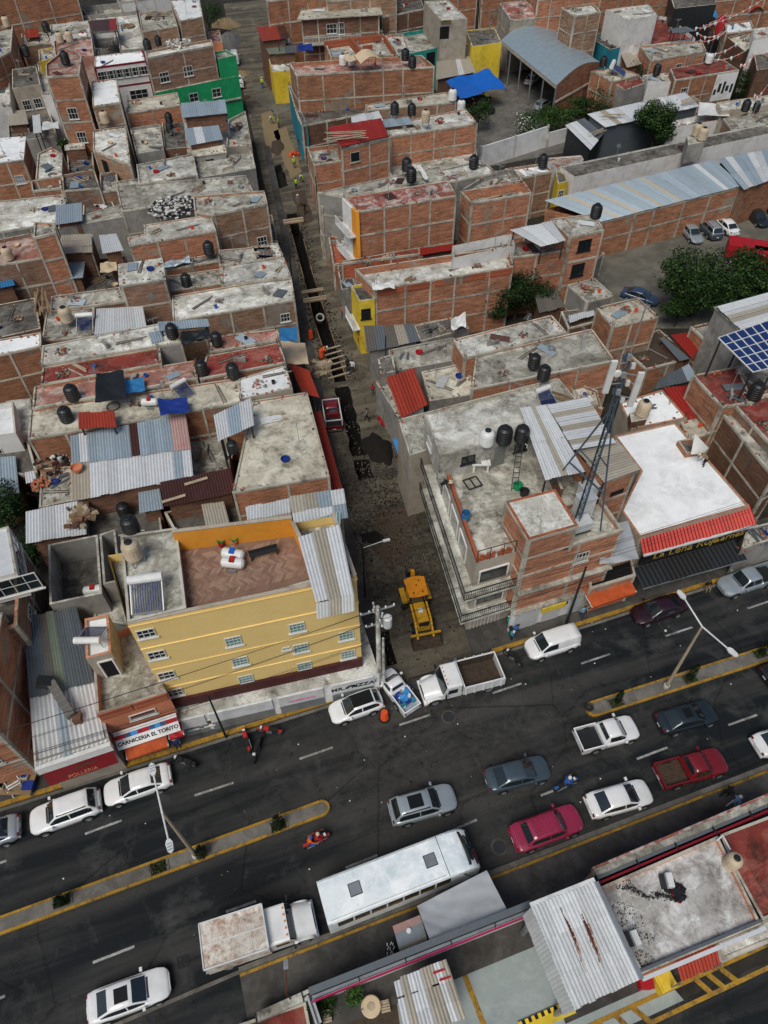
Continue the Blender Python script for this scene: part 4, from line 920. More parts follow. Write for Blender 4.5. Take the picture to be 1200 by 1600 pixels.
for k in range(20):a0,a1=2*pi*k/20,2*pi*(k+1)/20;m.tube((pp[0]+.55*cos(a0),pp[1]+.55*sin(a0),pp[2]),(pp[0]+.55*cos(a1),pp[1]+.55*sin(a1),pp[2]),.04,n=5)
tag(m.build('coiled_hose','tank_black'),'black hose coiled on the beige row house','hose')
hc('row house with worn pink roof and black tarp','the pink roofed row house',[(-30.52,47.33),(-16.75,51.18),(-17.37,53.8),(-31.27,50.33)],7.1,wall='brick_red',roof='pink_roof',par=.14,clut=2)
cloth('tarp','tarp_black',[(*q,8.2) for q in [(-24.52,46.66),(-21.96,47.17),(-23.11,51.08),(-25.42,50.58)]],'large black shade cloth over the pink row house','tarp',.15)
cloth('tarp','tin_brightblue',[(*q,7.6) for q in [(-22.41,48.39),(-20.88,48.93),(-21.4,50.71),(-22.97,50.39)]],'faded blue sheet tied beside the black shade cloth','tarp',.15)
tank((-27.23,48.62,7),'black water tank at the left end of the pink roof','black',1.3)
hc('row house with dark red stained roof by the tan awning','the dark red stained roof',[(-16.55,51.18),(-8.9,53.44),(-9.81,56.5),(-16.49,54.56)],7.0,wall='brick_red',roof='red_roof',par=.14,clut=1)
tank((-16.41,51.97,7),'black water tank on the join of the pink and red roofs','black',1.2)
tank((-13.51,51.45,7),'black water tank near the clothes lines of the dark red roof','black',1.2)
hc('row house with white painted roof east of the solar heater','the white painted roof',[(-12.63,48.39),(-8.05,49.87),(-8.95,53.19),(-13.09,51.23)],6.9,wall='stucco_beige',roof='white_roof',par=.1,fr=False,clut=1)
hc('long narrow roof painted bright red','the long bright red roof',[(-30.47,50.04),(-20.23,52.84),(-20.88,55.26),(-31.04,52.5)],7.5,wall='brick_red',roof='red_roof',par=.14,clut=1)
hc('long stained grey and white roof with blue sheets at its end','the long stained roof',[(-31.18,52.62),(-18.82,55.73),(-21.48,58.86),(-31.88,55.52)],7.7,wall='block',roof='conc_pale',par=.1,clut=3)
shed('small blue sheet roof with black tank beside it',[(-20.96,56.57),(-16.23,57.22),(-16.58,58.19),(-21.24,57.74)],8.4,('tin_blue',),.2,zb=7,openf=True)
cloth('tarp','tarp_black',[(*q,8.0) for q in [(-18.66,54.99),(-16.12,55.92),(-16.45,57.45),(-19.01,56.99)]],'crumpled black plastic beside the small blue roof','tarp',.2,.12)
tank((-19.78,56.59,7.7),'black water tank next to the crumpled black plastic','black',1.2)
hc('faded reddish roof with round white stain near the blue barrel','the faded reddish roof',[(-16.08,54.74),(-9.64,56.58),(-10.1,58.31),(-16.32,57.07)],7.3,wall='brick',roof='pink_roof',par=.14,clut=1)
tank((-15.54,55.87,7.3),'squat black water tank on the faded reddish roof','black',1.1)
r_=cloth('tarp','tin_brightblue',[(*q,7.6) for q in [(-9.56,56),(-7.93,55.73),(-8.15,58.12),(-9.86,57.88)]],'bright blue sheet hung at the street corner of the row','tarp',.1)
r_=cloth('tarp','tarp_tan',[(*q,4.2) for q in [(-9.51,56.85),(-7.22,56.7),(-7.81,60.12),(-10.43,60.71)]],'tan cloth awning over the pavement beside the trench','tarp',.15)
shed('orange-red corrugated awning over the pavement north of the van',[(-7.69,52.99),(-5.97,52.27),(-7.15,55.82),(-9.21,57.07)],3.6,('tin_red',),.5,openf=True)
shed('long dark red corrugated awning along the pavement by the van',[(-4.44,40.32),(-3.44,40.45),(-5.76,50.3),(-6.41,50.19)],3.5,('tin_rednew','tin_rednew','tin_red'),.0,n=2,rows=7,openf=True)
# left edge
house('white boxy house at the left edge',[(-35.72,45.51),(-32.31,46.2),(-34.03,50.57),(-37.26,49.75)],5.2,'white_wall','white_roof',.6,fr=False,wins=[(0,.3,2.6,1.2,1.2)])
house('low white extension beside the boxy house',[(-33.18,47.34),(-31.76,47.73),(-33.25,52.18),(-35.53,51.77)],4.2,'white_wall','conc_pale',.5,fr=False)
house('dark brick house with walled yard under the boxy white house',[(-36.03,44.15),(-29.88,42.49),(-32.29,47.19),(-36.82,46.31)],3.4,'brick_dark','conc_dark',.3)
shed('blue and white corrugated roof at the left edge',[(-33.28,39.79),(-30.93,40.71),(-32.53,44.89),(-35,44.67)],3.5,('tin_blue','tin_white','tin_blue'),.2)
shed('tiny white sheet roof beside the left-edge blue roof',[(-30.46,41.43),(-29.6,41.71),(-30.11,42.83),(-30.92,42.64)],3.8,('tin_white',),.1,openf=True)
hc('white roofed brick house at the left edge','the white roofed left-edge house',[(-37.94,54.04),(-32.38,56.14),(-33.11,58.4),(-38.9,56.68)],7.2,wall='brick',roof='white_roof',par=.12,clut=0)
hc('low house with dark mossy roof at the left edge','the dark mossy roof',[(-40.06,59.07),(-34.58,61.28),(-36.86,66.89),(-42.21,65.03)],5.6,wall='brick_dark',roof='conc_dark',par=.15,fr=False,clut=3)
planks((-34.65,63.69,6.5),'heap of brown boards leaning beside the mossy roof',10,3.5,1.9,'wood',1.2,tilt=.8)
hc('house with cream tank and solar panel in front of white sheets','the cream tank terrace',[(-33.31,58.31),(-28.34,58.9),(-29.61,63.88),(-34.36,63.22)],6.3,wall='brick',roof='conc',par=.1,clut=2)
tank((-31.17,60.6,6.9),'cream water tank on a stand beside the solar panel','cream',1.3,stand=.6);heater((-29.43,60.38,6.4),'solar heater with dark blue tubes beside the white corrugated roof',.1)
shed('white corrugated roof right of the dark blue solar heater',[(-28.13,58.58),(-23.27,59.88),(-24.24,63.07),(-28.85,62.65)],6.6,('tin_white',),.3,zb=0)
hc('grey slab with brick front behind the white corrugated roof','the grey slab behind the white sheets',[(-34.07,63.37),(-26.58,65.12),(-27.91,67.76),(-34.73,66.18)],6.2,wall='brick',roof='conc',par=.1,clut=2)
hc('square roofed two-storey brick house in the middle of the west block','the square brick house',[(-25.96,63.32),(-21.72,64.46),(-22.78,68.18),(-26.96,67.08)],9.2,wall='brick',roof='conc_pale',par=0,clut=1)
hc('terrace with a black tank right of the square brick house','the terrace right of the square house',[(-22.73,66.55),(-16.93,67.96),(-17.46,70.85),(-23.35,69.41)],6.4,wall='brick',roof='conc',par=.1,clut=1)
tank((-20.6,67.55,6.35),'black water tank in the middle of the terrace right of the square house','black',1.15)
hc('long mottled roof with red rim and brick front to the street','the long mottled roof',[(-20.84,60.77),(-8.89,64.33),(-9.62,68.83),(-21.81,65.34)],6.6,wall='brick',roof='conc_pale',par=.14,clut=3,rb=.5,wins=[(0,.9,4.2,1,1)])
hc('pale slab behind the long mottled roof','the pale slab by the street',[(-16.8,66.94),(-9.55,68.25),(-10.71,72.42),(-17.31,70.6)],6.8,wall='block',roof='conc_pale',par=.1,clut=2)
hc('mottled grey slab with rubble beside the black tank','the mottled rubble slab',[(-17.6,71.08),(-11.67,72.57),(-12.4,75.2),(-18.2,74.36)],6.6,wall='brick',roof='conc',par=.1,clut=3)
hc('narrow white sheeted junk roof with a black tank','the narrow junk roof',[(-23.34,69.68),(-17.58,71.49),(-17.92,73.05),(-23.7,71.2)],7.0,wall='brick',roof='conc',par=.1,clut=2)
tank((-18.65,71.96,7.5),'tall black water tank on a white base beside the narrow junk roof','black',1.25);cloth('tarp','tin_blue',[(*q,7.4) for q in [(-23.13,69.3),(-20.55,70.52),(-20.84,71.66),(-23.43,70.29)]],'rumpled light blue sheets on the narrow junk roof','tarp',.1,.12)
hc('L shaped pale roof over a brick front','the L shaped pale roof',[(-27.29,72.36),(-18.3,75.5),(-19.5,79.2),(-26.7,77),(-26.22,74.99),(-27.94,74.2)],8.3,wall='brick',roof='conc_pale',par=.1,clut=1)
hc('small roof with a striped cement sheet cover','the small striped roof',[(-36,74.6),(-32.67,74.98),(-33.7,78.8),(-37.1,78.5)],6.2,wall='brick_dark',roof='conc',par=.0,clut=0)
shed('brown cement sheet roof laid in squares',[(-35.71,74.07),(-32.41,74.45),(-33.4,78.1),(-36.8,77.8)],6.5,('tin_cement',),.2,rows=3)
shed('white sheet roof with black oily stains',[(-31.17,74.09),(-28.92,74.73),(-30.5,78.1),(-32.5,77.9)],6.5,('tin_white',),.2)
shed('blue-grey corrugated roof below the tall brick wall',[(-35.65,71.3),(-33.25,71.63),(-33.8,75.4),(-36.46,74.8)],5.0,('tin_blue','tin_gray'),.3)
hc('dark yard with furniture between the brick houses','the dark furniture yard',[(-35.86,69.92),(-28.78,72.34),(-30.5,78.8),(-38.1,77.6)],3.5,wall='brick_dark',roof='conc_dark',par=.3,fr=False,clut=5)
cloth('tarp','tarp_tan',[(*q,5.2) for q in [(-31.39,72.25),(-29.57,72.64),(-30.17,74.69),(-32,74.5)]],'pale yellow cloth over the dark furniture yard','tarp',.1)
hc('brick house at the left edge with green terrace and cream tank','the green terrace house',[(-42.88,69.36),(-36.38,71.57),(-39.6,76.9),(-44.82,74.71)],7.6,wall='brick',roof='pink_roof',par=.4,clut=1)
tank((-40.51,71.75,7.3),'cream water tank on the green-rimmed terrace at the left edge','cream',1.2)
hc('tall narrow brick stair tower beside the green terrace','the narrow brick stair tower',[(-36.45,70.67),(-34.36,71.72),(-35.24,73.8),(-37.4,74.09)],10.3,wall='brick_red',roof='conc',par=.2,clut=0,bay=2.4)
shed('bright blue corrugated roof at the left edge',[(-42.32,68.12),(-39.67,69.14),(-42.13,73.72),(-44.15,73.32)],5.7,('tin_brightblue',),.2)
hc('flat grey roof with a darker sunken square at the left edge','the grey roof with sunken square',[(-46.6,78.4),(-38.5,81),(-38.7,86.6),(-39.8,88.3),(-49.4,86.2)],6.6,wall='block',roof='conc_pale',par=.12,clut=2)
shed('blue-grey corrugated roof right of the sunken square',[(-38.1,80.1),(-35.2,81.1),(-36.3,85.2),(-39.3,84.6)],6.8,('tin_blue','tin_gray','tin_blue'),.2)
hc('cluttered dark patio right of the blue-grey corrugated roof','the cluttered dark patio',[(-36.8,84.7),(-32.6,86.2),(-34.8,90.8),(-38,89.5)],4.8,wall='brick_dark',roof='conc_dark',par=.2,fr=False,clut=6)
hc('long grey block house with bare block front','the long grey block house',[(-38.1,80.4),(-27.6,84.4),(-28.6,86.6),(-32.2,86.2),(-38.5,82.1)],6.2,wall='block',roof='conc',par=.1,clut=2,fr=False)
hc('wide light grey slab behind the heap of white bags','the wide light grey slab',[(-30.8,82.5),(-15.5,86.8),(-17.1,91.6),(-33,89.1)],7.2,wall='block',roof='conc',par=.16,clut=4,bay=4.5)
pile('white_bag_heap',(-24.6,82.91,7.3),'wide heap of white bags and rags on the grey slab','tarp_white',3.0,.15,'bags',300,['tarp_white','conc_pale','dark_metal','tarp_white','tarp_black'],.1,.42)
hc('two-storey brick house by the street with washing on its roof','the brick house with washing',[(-18.9,78.2),(-13,80.7),(-13.7,83.9),(-22,82.8),(-21.2,79)],8.8,wall='brick',roof='conc',par=.25,clut=3,wins=[(0,.8,3.8,1.2,1.2)])
hc('small mottled roof by the street near the first trench plank','the small mottled street roof',[(-13.74,72.04),(-10.78,72.91),(-11.7,75.8),(-14.6,75.1)],6.6,wall='block',roof='conc_pale',par=.1,clut=1)
hc('dark recess with door beside the upper trench','the dark recess',[(-15.6,81.1),(-12.6,82),(-13.9,88.6),(-17,87)],3.5,wall='brick_dark',roof='conc_dark',par=.2,clut=1)

# ---- farther houses of the west block
hc('light roofed terrace full of clothes near the top of the west block','the clothes terrace',[(-30.1,89.1),(-23.1,91.4),(-24.7,97.7),(-31.6,94.6)],7.4,wall='block',roof='conc_pale',par=.16,clut=5)
hc('low grey slab with a dark rim behind the clothes terrace','the rimmed grey slab',[(-33.2,89.1),(-16.3,95.3),(-17.2,99.8),(-25.3,99.1),(-24.6,94.9),(-33.9,92.1)],6.4,wall='block',roof='conc',par=.12,clut=3,fr=False)
hc('grey roof in three low steps beside the twin black tanks','the stepped grey roof',[(-33,99.9),(-29.5,101.3),(-31.7,110),(-35.8,108.7)],6.5,wall='block',roof='conc',par=.3,clut=3,fr=False)
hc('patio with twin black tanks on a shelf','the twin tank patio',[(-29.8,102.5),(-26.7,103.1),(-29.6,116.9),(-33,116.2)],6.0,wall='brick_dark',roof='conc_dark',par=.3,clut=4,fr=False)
tank((-30.34,110.12,6.6),'upper of the twin black tanks on the patio','black',1.15);tank((-29.8,107.65,6.3),'lower of the twin black tanks on the patio','black',1.15)
hc('beige mottled roof behind the brick walled patio','the beige mottled roof',[(-36.2,110),(-28.9,112.9),(-30.3,117.8),(-37.1,114.8)],8.0,wall='brick',roof='conc_beige',par=.12,clut=1)
hc('grey house with pitched beige roof and black door','the pitched beige roof house',[(-25.4,97.2),(-20.6,98.7),(-21.6,102.8),(-26.1,101.6)],7.2,wall='block',roof='conc_beige',par=0,clut=0,fr=False,holes=[(0,.55,4.4,1.1,2.1)],wins=[(0,.82,4.8,1.0,1.0)])
shed('light blue sheet roof above the black door house',[(-25.4,98.7),(-21,100.5),(-22,104),(-26.5,103)],8.0,('tin_blue','tin_blue','tin_white'),.5,zb=6)
tank((-24.06,98.2,4.5),'black water tank in front of the black door house','black',1.3)
hc('blue-grey sheet roofed house with white front and scrap','the blue-grey sheeted house',[(-27.8,109),(-21.9,110.3),(-22.1,111.5),(-28.4,110.5)],7.3,wall='white_wall',roof='conc_pale',par=0,clut=2,fr=False)
shed('wide blue-grey sheet roof right of the beige mottled roof',[(-27.5,107),(-21.4,108.3),(-22.2,112.3),(-28.4,111.1)],8.4,('tin_blue',),.4,zb=6)
pile('scrap_heap',(-23.66,109.91,6.6),'scrap and black bags behind the pitched roof','wood',1.8,.5,'scrap',60,['wood','tarp_black','rubble','tarp_white'],.1,.7)
hc('pale street-side terraces with low walls in the upper west block','the pale street-side terraces',[(-21.9,105.9),(-18.3,106.5),(-20.7,119.1),(-22.9,115.8)],4.8,wall='stucco_beige',roof='conc',par=.4,clut=3,fr=False)
hc('grey patio wall by the street below the terraces','the grey street patio',[(-21.1,100.2),(-17.3,101.4),(-18.9,107.8),(-22.2,107.1)],4.0,wall='block',roof='conc',par=.4,clut=3,fr=False)
hc('narrow light roof house with a door left of the long brick wall','the narrow light roof',[(-37.8,97.6),(-31.8,92.9),(-35.3,105.5),(-39.5,104.2)],8.0,wall='brick',roof='conc_pale',par=.15,clut=2,holes=[(0,.25,5.0,1.2,2.2)])
hc('white topped brick house behind the narrow light roof','the white topped brick house',[(-39.3,106.1),(-35.8,107.6),(-38.5,116.7),(-41.9,115.6)],10.3,wall='brick',roof='white_roof',par=.1,clut=0)
tank((-37.97,105.62,8.4),'cream water tank in front of the white topped brick house','cream',1.4)
hc('tall brick tower house, the tallest of the west block','the tall brick tower',[(-45,107.8),(-40.7,108.4),(-42.4,115.9),(-44,118.4),(-45.8,118),(-46.6,112.8)],13.5,wall='brick',roof='pink_roof',par=.3,bay=3.2,clut=1,wins=[(0,.45,8.0,1.3,1.5,dict(nx=3)),(0,.5,4.8,1.3,1.5,dict(nx=3))])
tank((-43.59,112.66,13.5),'black water tank on top of the tall brick tower','black',1.5)
hc('small pale green lean-to roof at the foot of the tall tower','the pale green roof',[(-44.9,105.9),(-42.3,106.4),(-43.5,109.9),(-46,109.6)],4.8,wall='brick_dark',roof='conc_pale',par=.0,clut=0,fr=False)
hc('dark brick yard at the foot of the tower','the tower yard',[(-43.7,101.4),(-40.4,102.5),(-42.6,110),(-46.1,109)],3.4,wall='brick_dark',roof='conc_dark',par=.4,clut=2)
hc('pink terrace with two cream tanks','the pink terrace',[(-50.7,127.2),(-44.7,127.6),(-47.5,137),(-53.3,135.1)],10.0,wall='pink_roof',roof='pink_roof',par=.3,clut=1,fr=False)
tank((-52.05,134.87,9.8),'left of the two cream tanks on the pink terrace','cream',1.5);tank((-50.61,135.34,9.8),'right of the two cream tanks on the pink terrace','cream',1.5);gas_tank((-48.67,136.66,9.8),'white gas tank on the pink terrace',1.6)
hc('long white rimmed roof behind the pink terrace','the white rimmed roof',[(-56.1,141.1),(-49.4,142.5),(-51.5,149.3),(-57.8,147.5)],9.0,wall='white_wall',roof='conc',par=.3,clut=2,fr=False)
tank((-57.1,143.41,9),'black water tank left of the white rimmed roof','black',1.5)
shed('dark red metal canopy over the white stairs',[(-47.5,138),(-43.7,138.9),(-45,144.5),(-49.5,143.1)],10.4,('tin_brown','tin_rednew'),.2,openf=True)
hc('white framed patio rooms under the dark red canopy','the white framed patio',[(-48,137.7),(-42.4,139.3),(-46.8,150.2),(-51.6,149.2)],7.0,wall='white_wall',roof='conc_dark',par=.7,clut=4,fr=False)
hc('maroon trimmed house with a band of white windows','the maroon trimmed house',[(-43.3,122.2),(-35.8,125),(-37.4,129.7),(-44.5,127.4)],10.0,wall='white_wall',roof='white_roof',par=.12,clut=1,fr=False,zb=-.1)
mh=[(-43.3,122.2),(-35.8,125),(-37.4,129.7),(-44.5,127.4)];r_=bpy.data.objects[[o.name for o in bpy.data.objects if o.get('label')=='maroon trimmed house with a band of white windows'][0]]
plain('maroon_paint',(.20,.008,.02),.5,grime=.1)
frame(r_,mh,4.4,10.05,6,3.0,'maroon_paint',[0,1],.28)
for u in (.12,.28,.42,.58,.72,.88):window(r_,mh,0,u,8.2,w=1.5,h=1.2,nx=3)
window(r_,mh,0,.7,4.9,w=2.8,h=1.4,nx=3)
hc('light grey terrace with sand heap in the upper west block','the sand heap terrace',[(-43.4,137),(-39.3,137.9),(-45,157.7),(-53,156.1),(-51.5,151.6),(-47.8,153.3)],8.0,wall='block',roof='conc_pale',par=.2,clut=3,fr=False)
pile('sand_heap',(-44.92,149.88,7.9),'small heap of yellow sand on the grey terrace','sand',1.2,.3,'sand',60,['sand'],.2,.5)
hc('grey walled strip behind the sand heap terrace','the grey walled strip',[(-54.5,154.6),(-44.8,157.2),(-46.5,163.6),(-56.3,160.3)],8.4,wall='block',roof='conc',par=.9,clut=1,fr=False)
hc('house with tangled timber roof next to white roof','the tangled timber roof',[(-40.7,143),(-35,145.8),(-37.5,154.8),(-43.5,153.7)],9.0,wall='brick',roof='conc',par=.2,clut=6)
planks((-39.75,152.32,9),'tangle of thin timbers on the brick house',12,5,.3,'wood_pale',2)
hc('brick house with bright white roof at the top by the street','the bright white roof',[(-34.3,144.8),(-30.6,147.1),(-33,158.5),(-38.2,157.4)],10.0,wall='brick',roof='white_roof',par=.12,clut=1)
tg=[(-35.3,123),(-25.8,128.4),(-26.6,131.3),(-36.1,126.1)];r_=house('two-coloured house, brick above and bright green below',tg,11.0,'brick','conc_pale',.3,bay=4.5,wins=[(0,.2,7.3,1.5,1.4,dict(nx=3)),(0,.56,7.5,1.5,1.4,dict(nx=3))])
gq=[tg[0],tg[1]];a,b=Vec(tg[0]),Vec(tg[1]);n=Vec(((b-a).y,-(b-a).x)).normalized();e=(b-a).normalized()
GQ=[tuple(a+n*.5+e*.2),tuple(b+n*.5+e*3.2),tuple(b+e*3.2-n*2),tuple(a-n*.2+e*.2)]
walls(r_,GQ,-.1,6.3,'green_wall',name='green_wall');MB().face([(*p,6.31) for p in GQ]).build('ledge','conc',r_)
GP=[tuple(b+e*.3+n*.4),tuple(b+e*3.3+n*.4),tuple(b+e*3.0-n*3),tuple(b+e*.3-n*3)];walls(r_,GP,6.2,9.2,'green_wall',.3,name='green_wall');MB().face([(*p,8.9) for p in inset(GP,.1)]).build('green_roof','conc',r_)
ubox('cornice','frame',r_,(*(a+n*.6),3.1),(*(b+n*.6+e*3),3.1),.25,.2)
for u in (.12,.42,.70):window(r_,GQ,0,u,3.9,w=1.5,h=1.3,nx=2)
for u in (.5,.18):window(r_,GQ,0,u,.8,w=1.5,h=1.4,nx=3)
tank((-35.86,127.23,10.8),'black water tank at the left end of the green and brick house','black',1.5);tank((-34.63,129.48,10.8),'smaller black tank at the middle of the green and brick house','black',1.1)
pile('rubble_heap',(-31.65,129.77,10.8),'long heap of white rubble on the green and brick house','rubble',2.4,.4,'rubble',90,['rubble','tarp_white','conc_pale'],.15,.5)
hc('grey roofed house with beige front and two doors','the beige fronted house',[(-55.9,120.1),(-52.1,121.8),(-55.3,130),(-58.7,128.5)],8.0,wall='stucco_beige',roof='conc_dark',par=.15,clut=2,fr=False,wins=[(0,.3,4.8,1.2,1.4),(0,.7,4.8,1.2,1.4)])
tank((-57.63,133.39,8.4),'tall black water tank behind the beige fronted house','black',1.5)
hc('dark patios and tin roofs left of the tall tower','the dark patios',[(-54.8,110.6),(-48,111.9),(-54.7,128),(-60.2,125.5)],4.2,wall='block',roof='conc_dark',par=.3,clut=9,fr=False)
shed('narrow white sheet roof in the dark patios',[(-50.4,109.8),(-49.3,110.1),(-51.4,116.4),(-52.4,115.9)],5.5,('tin_white',),.2,openf=True)
shed('pale sheet roof at the left of the dark patios',[(-55.4,113.4),(-52.6,114.1),(-54.6,119.1),(-57,118.3)],5.2,('tin_beige','tin_gray'),.2)
cloth('tarp','tin_white',[(*q,6.0) for q in [(-49,109.6),(-46.7,110.3),(-47.4,112.6),(-49.7,112.6)]],'rust-streaked white sheet in the dark patios','tarp',.1)
hc('narrow white walled passage left of the tower','the white walled passage',[(-51.8,120.3),(-50.4,120.5),(-55.4,134.5),(-57.1,135.1)],7.0,wall='white_wall',roof='conc',par=.2,clut=0,fr=False)
hc('house with small yellow wall behind the white passage','the yellow walled house',[(-54.5,129.8),(-52.6,131.9),(-54.3,137),(-56.5,135.8)],8.6,wall='yellow_paint',roof='conc',par=.3,clut=2,fr=False)
hc('polygonal white roof with plants along its edge','the polygonal white roof',[(-43.9,91.5),(-40.9,92.7),(-42.7,99.2),(-44.8,101.3),(-46,99.3)],7.0,wall='brick',roof='conc_pale',par=.2,clut=4)
hc('rust-streaked white roofed brick house with blue window','the rust-streaked white roof',[(-51.4,94.1),(-46.5,95.7),(-48.4,102.6),(-54.1,101.7)],7.9,wall='brick',roof='white_roof',par=0,clut=1,wins=[(0,.75,4.8,1.2,1.1,dict(pane='tin_blue'))])
hc('brick walled terrace under the polygonal roof','the brick walled terrace',[(-44,89.7),(-40.5,90.5),(-41.5,93.2),(-45.1,92.7)],6.4,wall='brick_red',roof='conc_dark',par=.5,clut=1)
hc('brick house with planters in front of the tower','the planter house',[(-39.7,88.8),(-35.2,89.5),(-37.3,94.7),(-41.1,93.2)],6.8,wall='brick',roof='conc_dark',par=.4,clut=4)
hc('small brick house with low parapet beside the planter house','the small parapet house',[(-35.4,89.6),(-33.2,90.4),(-34.8,95.6),(-36.8,94.8)],6.2,wall='brick',roof='conc',par=.5,clut=2)
hc('pointed brick gable wall house at the left','the gable wall house',[(-60.4,124.6),(-58.7,130.3),(-62.7,143.4),(-65.9,140.2)],10.0,wall='brick',roof='conc',par=.3,clut=3)
hc('whitish house with bent sheets at the left edge','the bent sheet house',[(-58.9,115.9),(-55.9,117.5),(-61.4,133.1),(-64.3,131.3)],6.4,wall='white_wall',roof='conc_pale',par=.4,clut=5,fr=False)
tank((-63.41,142.9,10),'cream water tank on the pointed brick house','cream',1.5)
hc('very wide brick apartment block at the top left','the wide brick block',[(-67.6,145.4),(-53.8,153.6),(-56.1,160.7),(-70.8,154.4)],13.0,wall='brick',roof='conc',par=.2,clut=0,bay=5.0,fl=4)
hc('low houses with red awning between brick block and terrace','the red awning houses',[(-61.4,141.2),(-56.7,142.7),(-61.3,152.3),(-64.5,150.6)],7.6,wall='brick',roof='conc',par=.3,clut=4)
shed('small red sheet roof at the foot of the wide brick block',[(-61.4,143.7),(-59.2,144.6),(-60.5,148.4),(-62.7,147.7)],8.0,('tin_red',),.2,openf=True)
hc('jumbled roofs at the foot of the wide brick block','the jumbled roofs',[(-58.3,149.9),(-52.1,152.8),(-57.1,162.8),(-60.9,158.9)],8.2,wall='block',roof='conc_dark',par=.3,clut=7)
hc('pale house behind the sand heap at the top edge','the pale top-edge house',[(-48.1,158.9),(-39.3,162.7),(-40.8,168.5),(-50.6,166)],9.4,wall='white_wall',roof='conc',par=.3,clut=0)
hc('low orange-white house by the gravel heap','the gravel side house',[(-30.4,148.6),(-28.3,149),(-29.7,155.8),(-31.8,154.7)],5.6,wall='salmon_wall',roof='red_worn',par=.2,clut=0,fr=False)

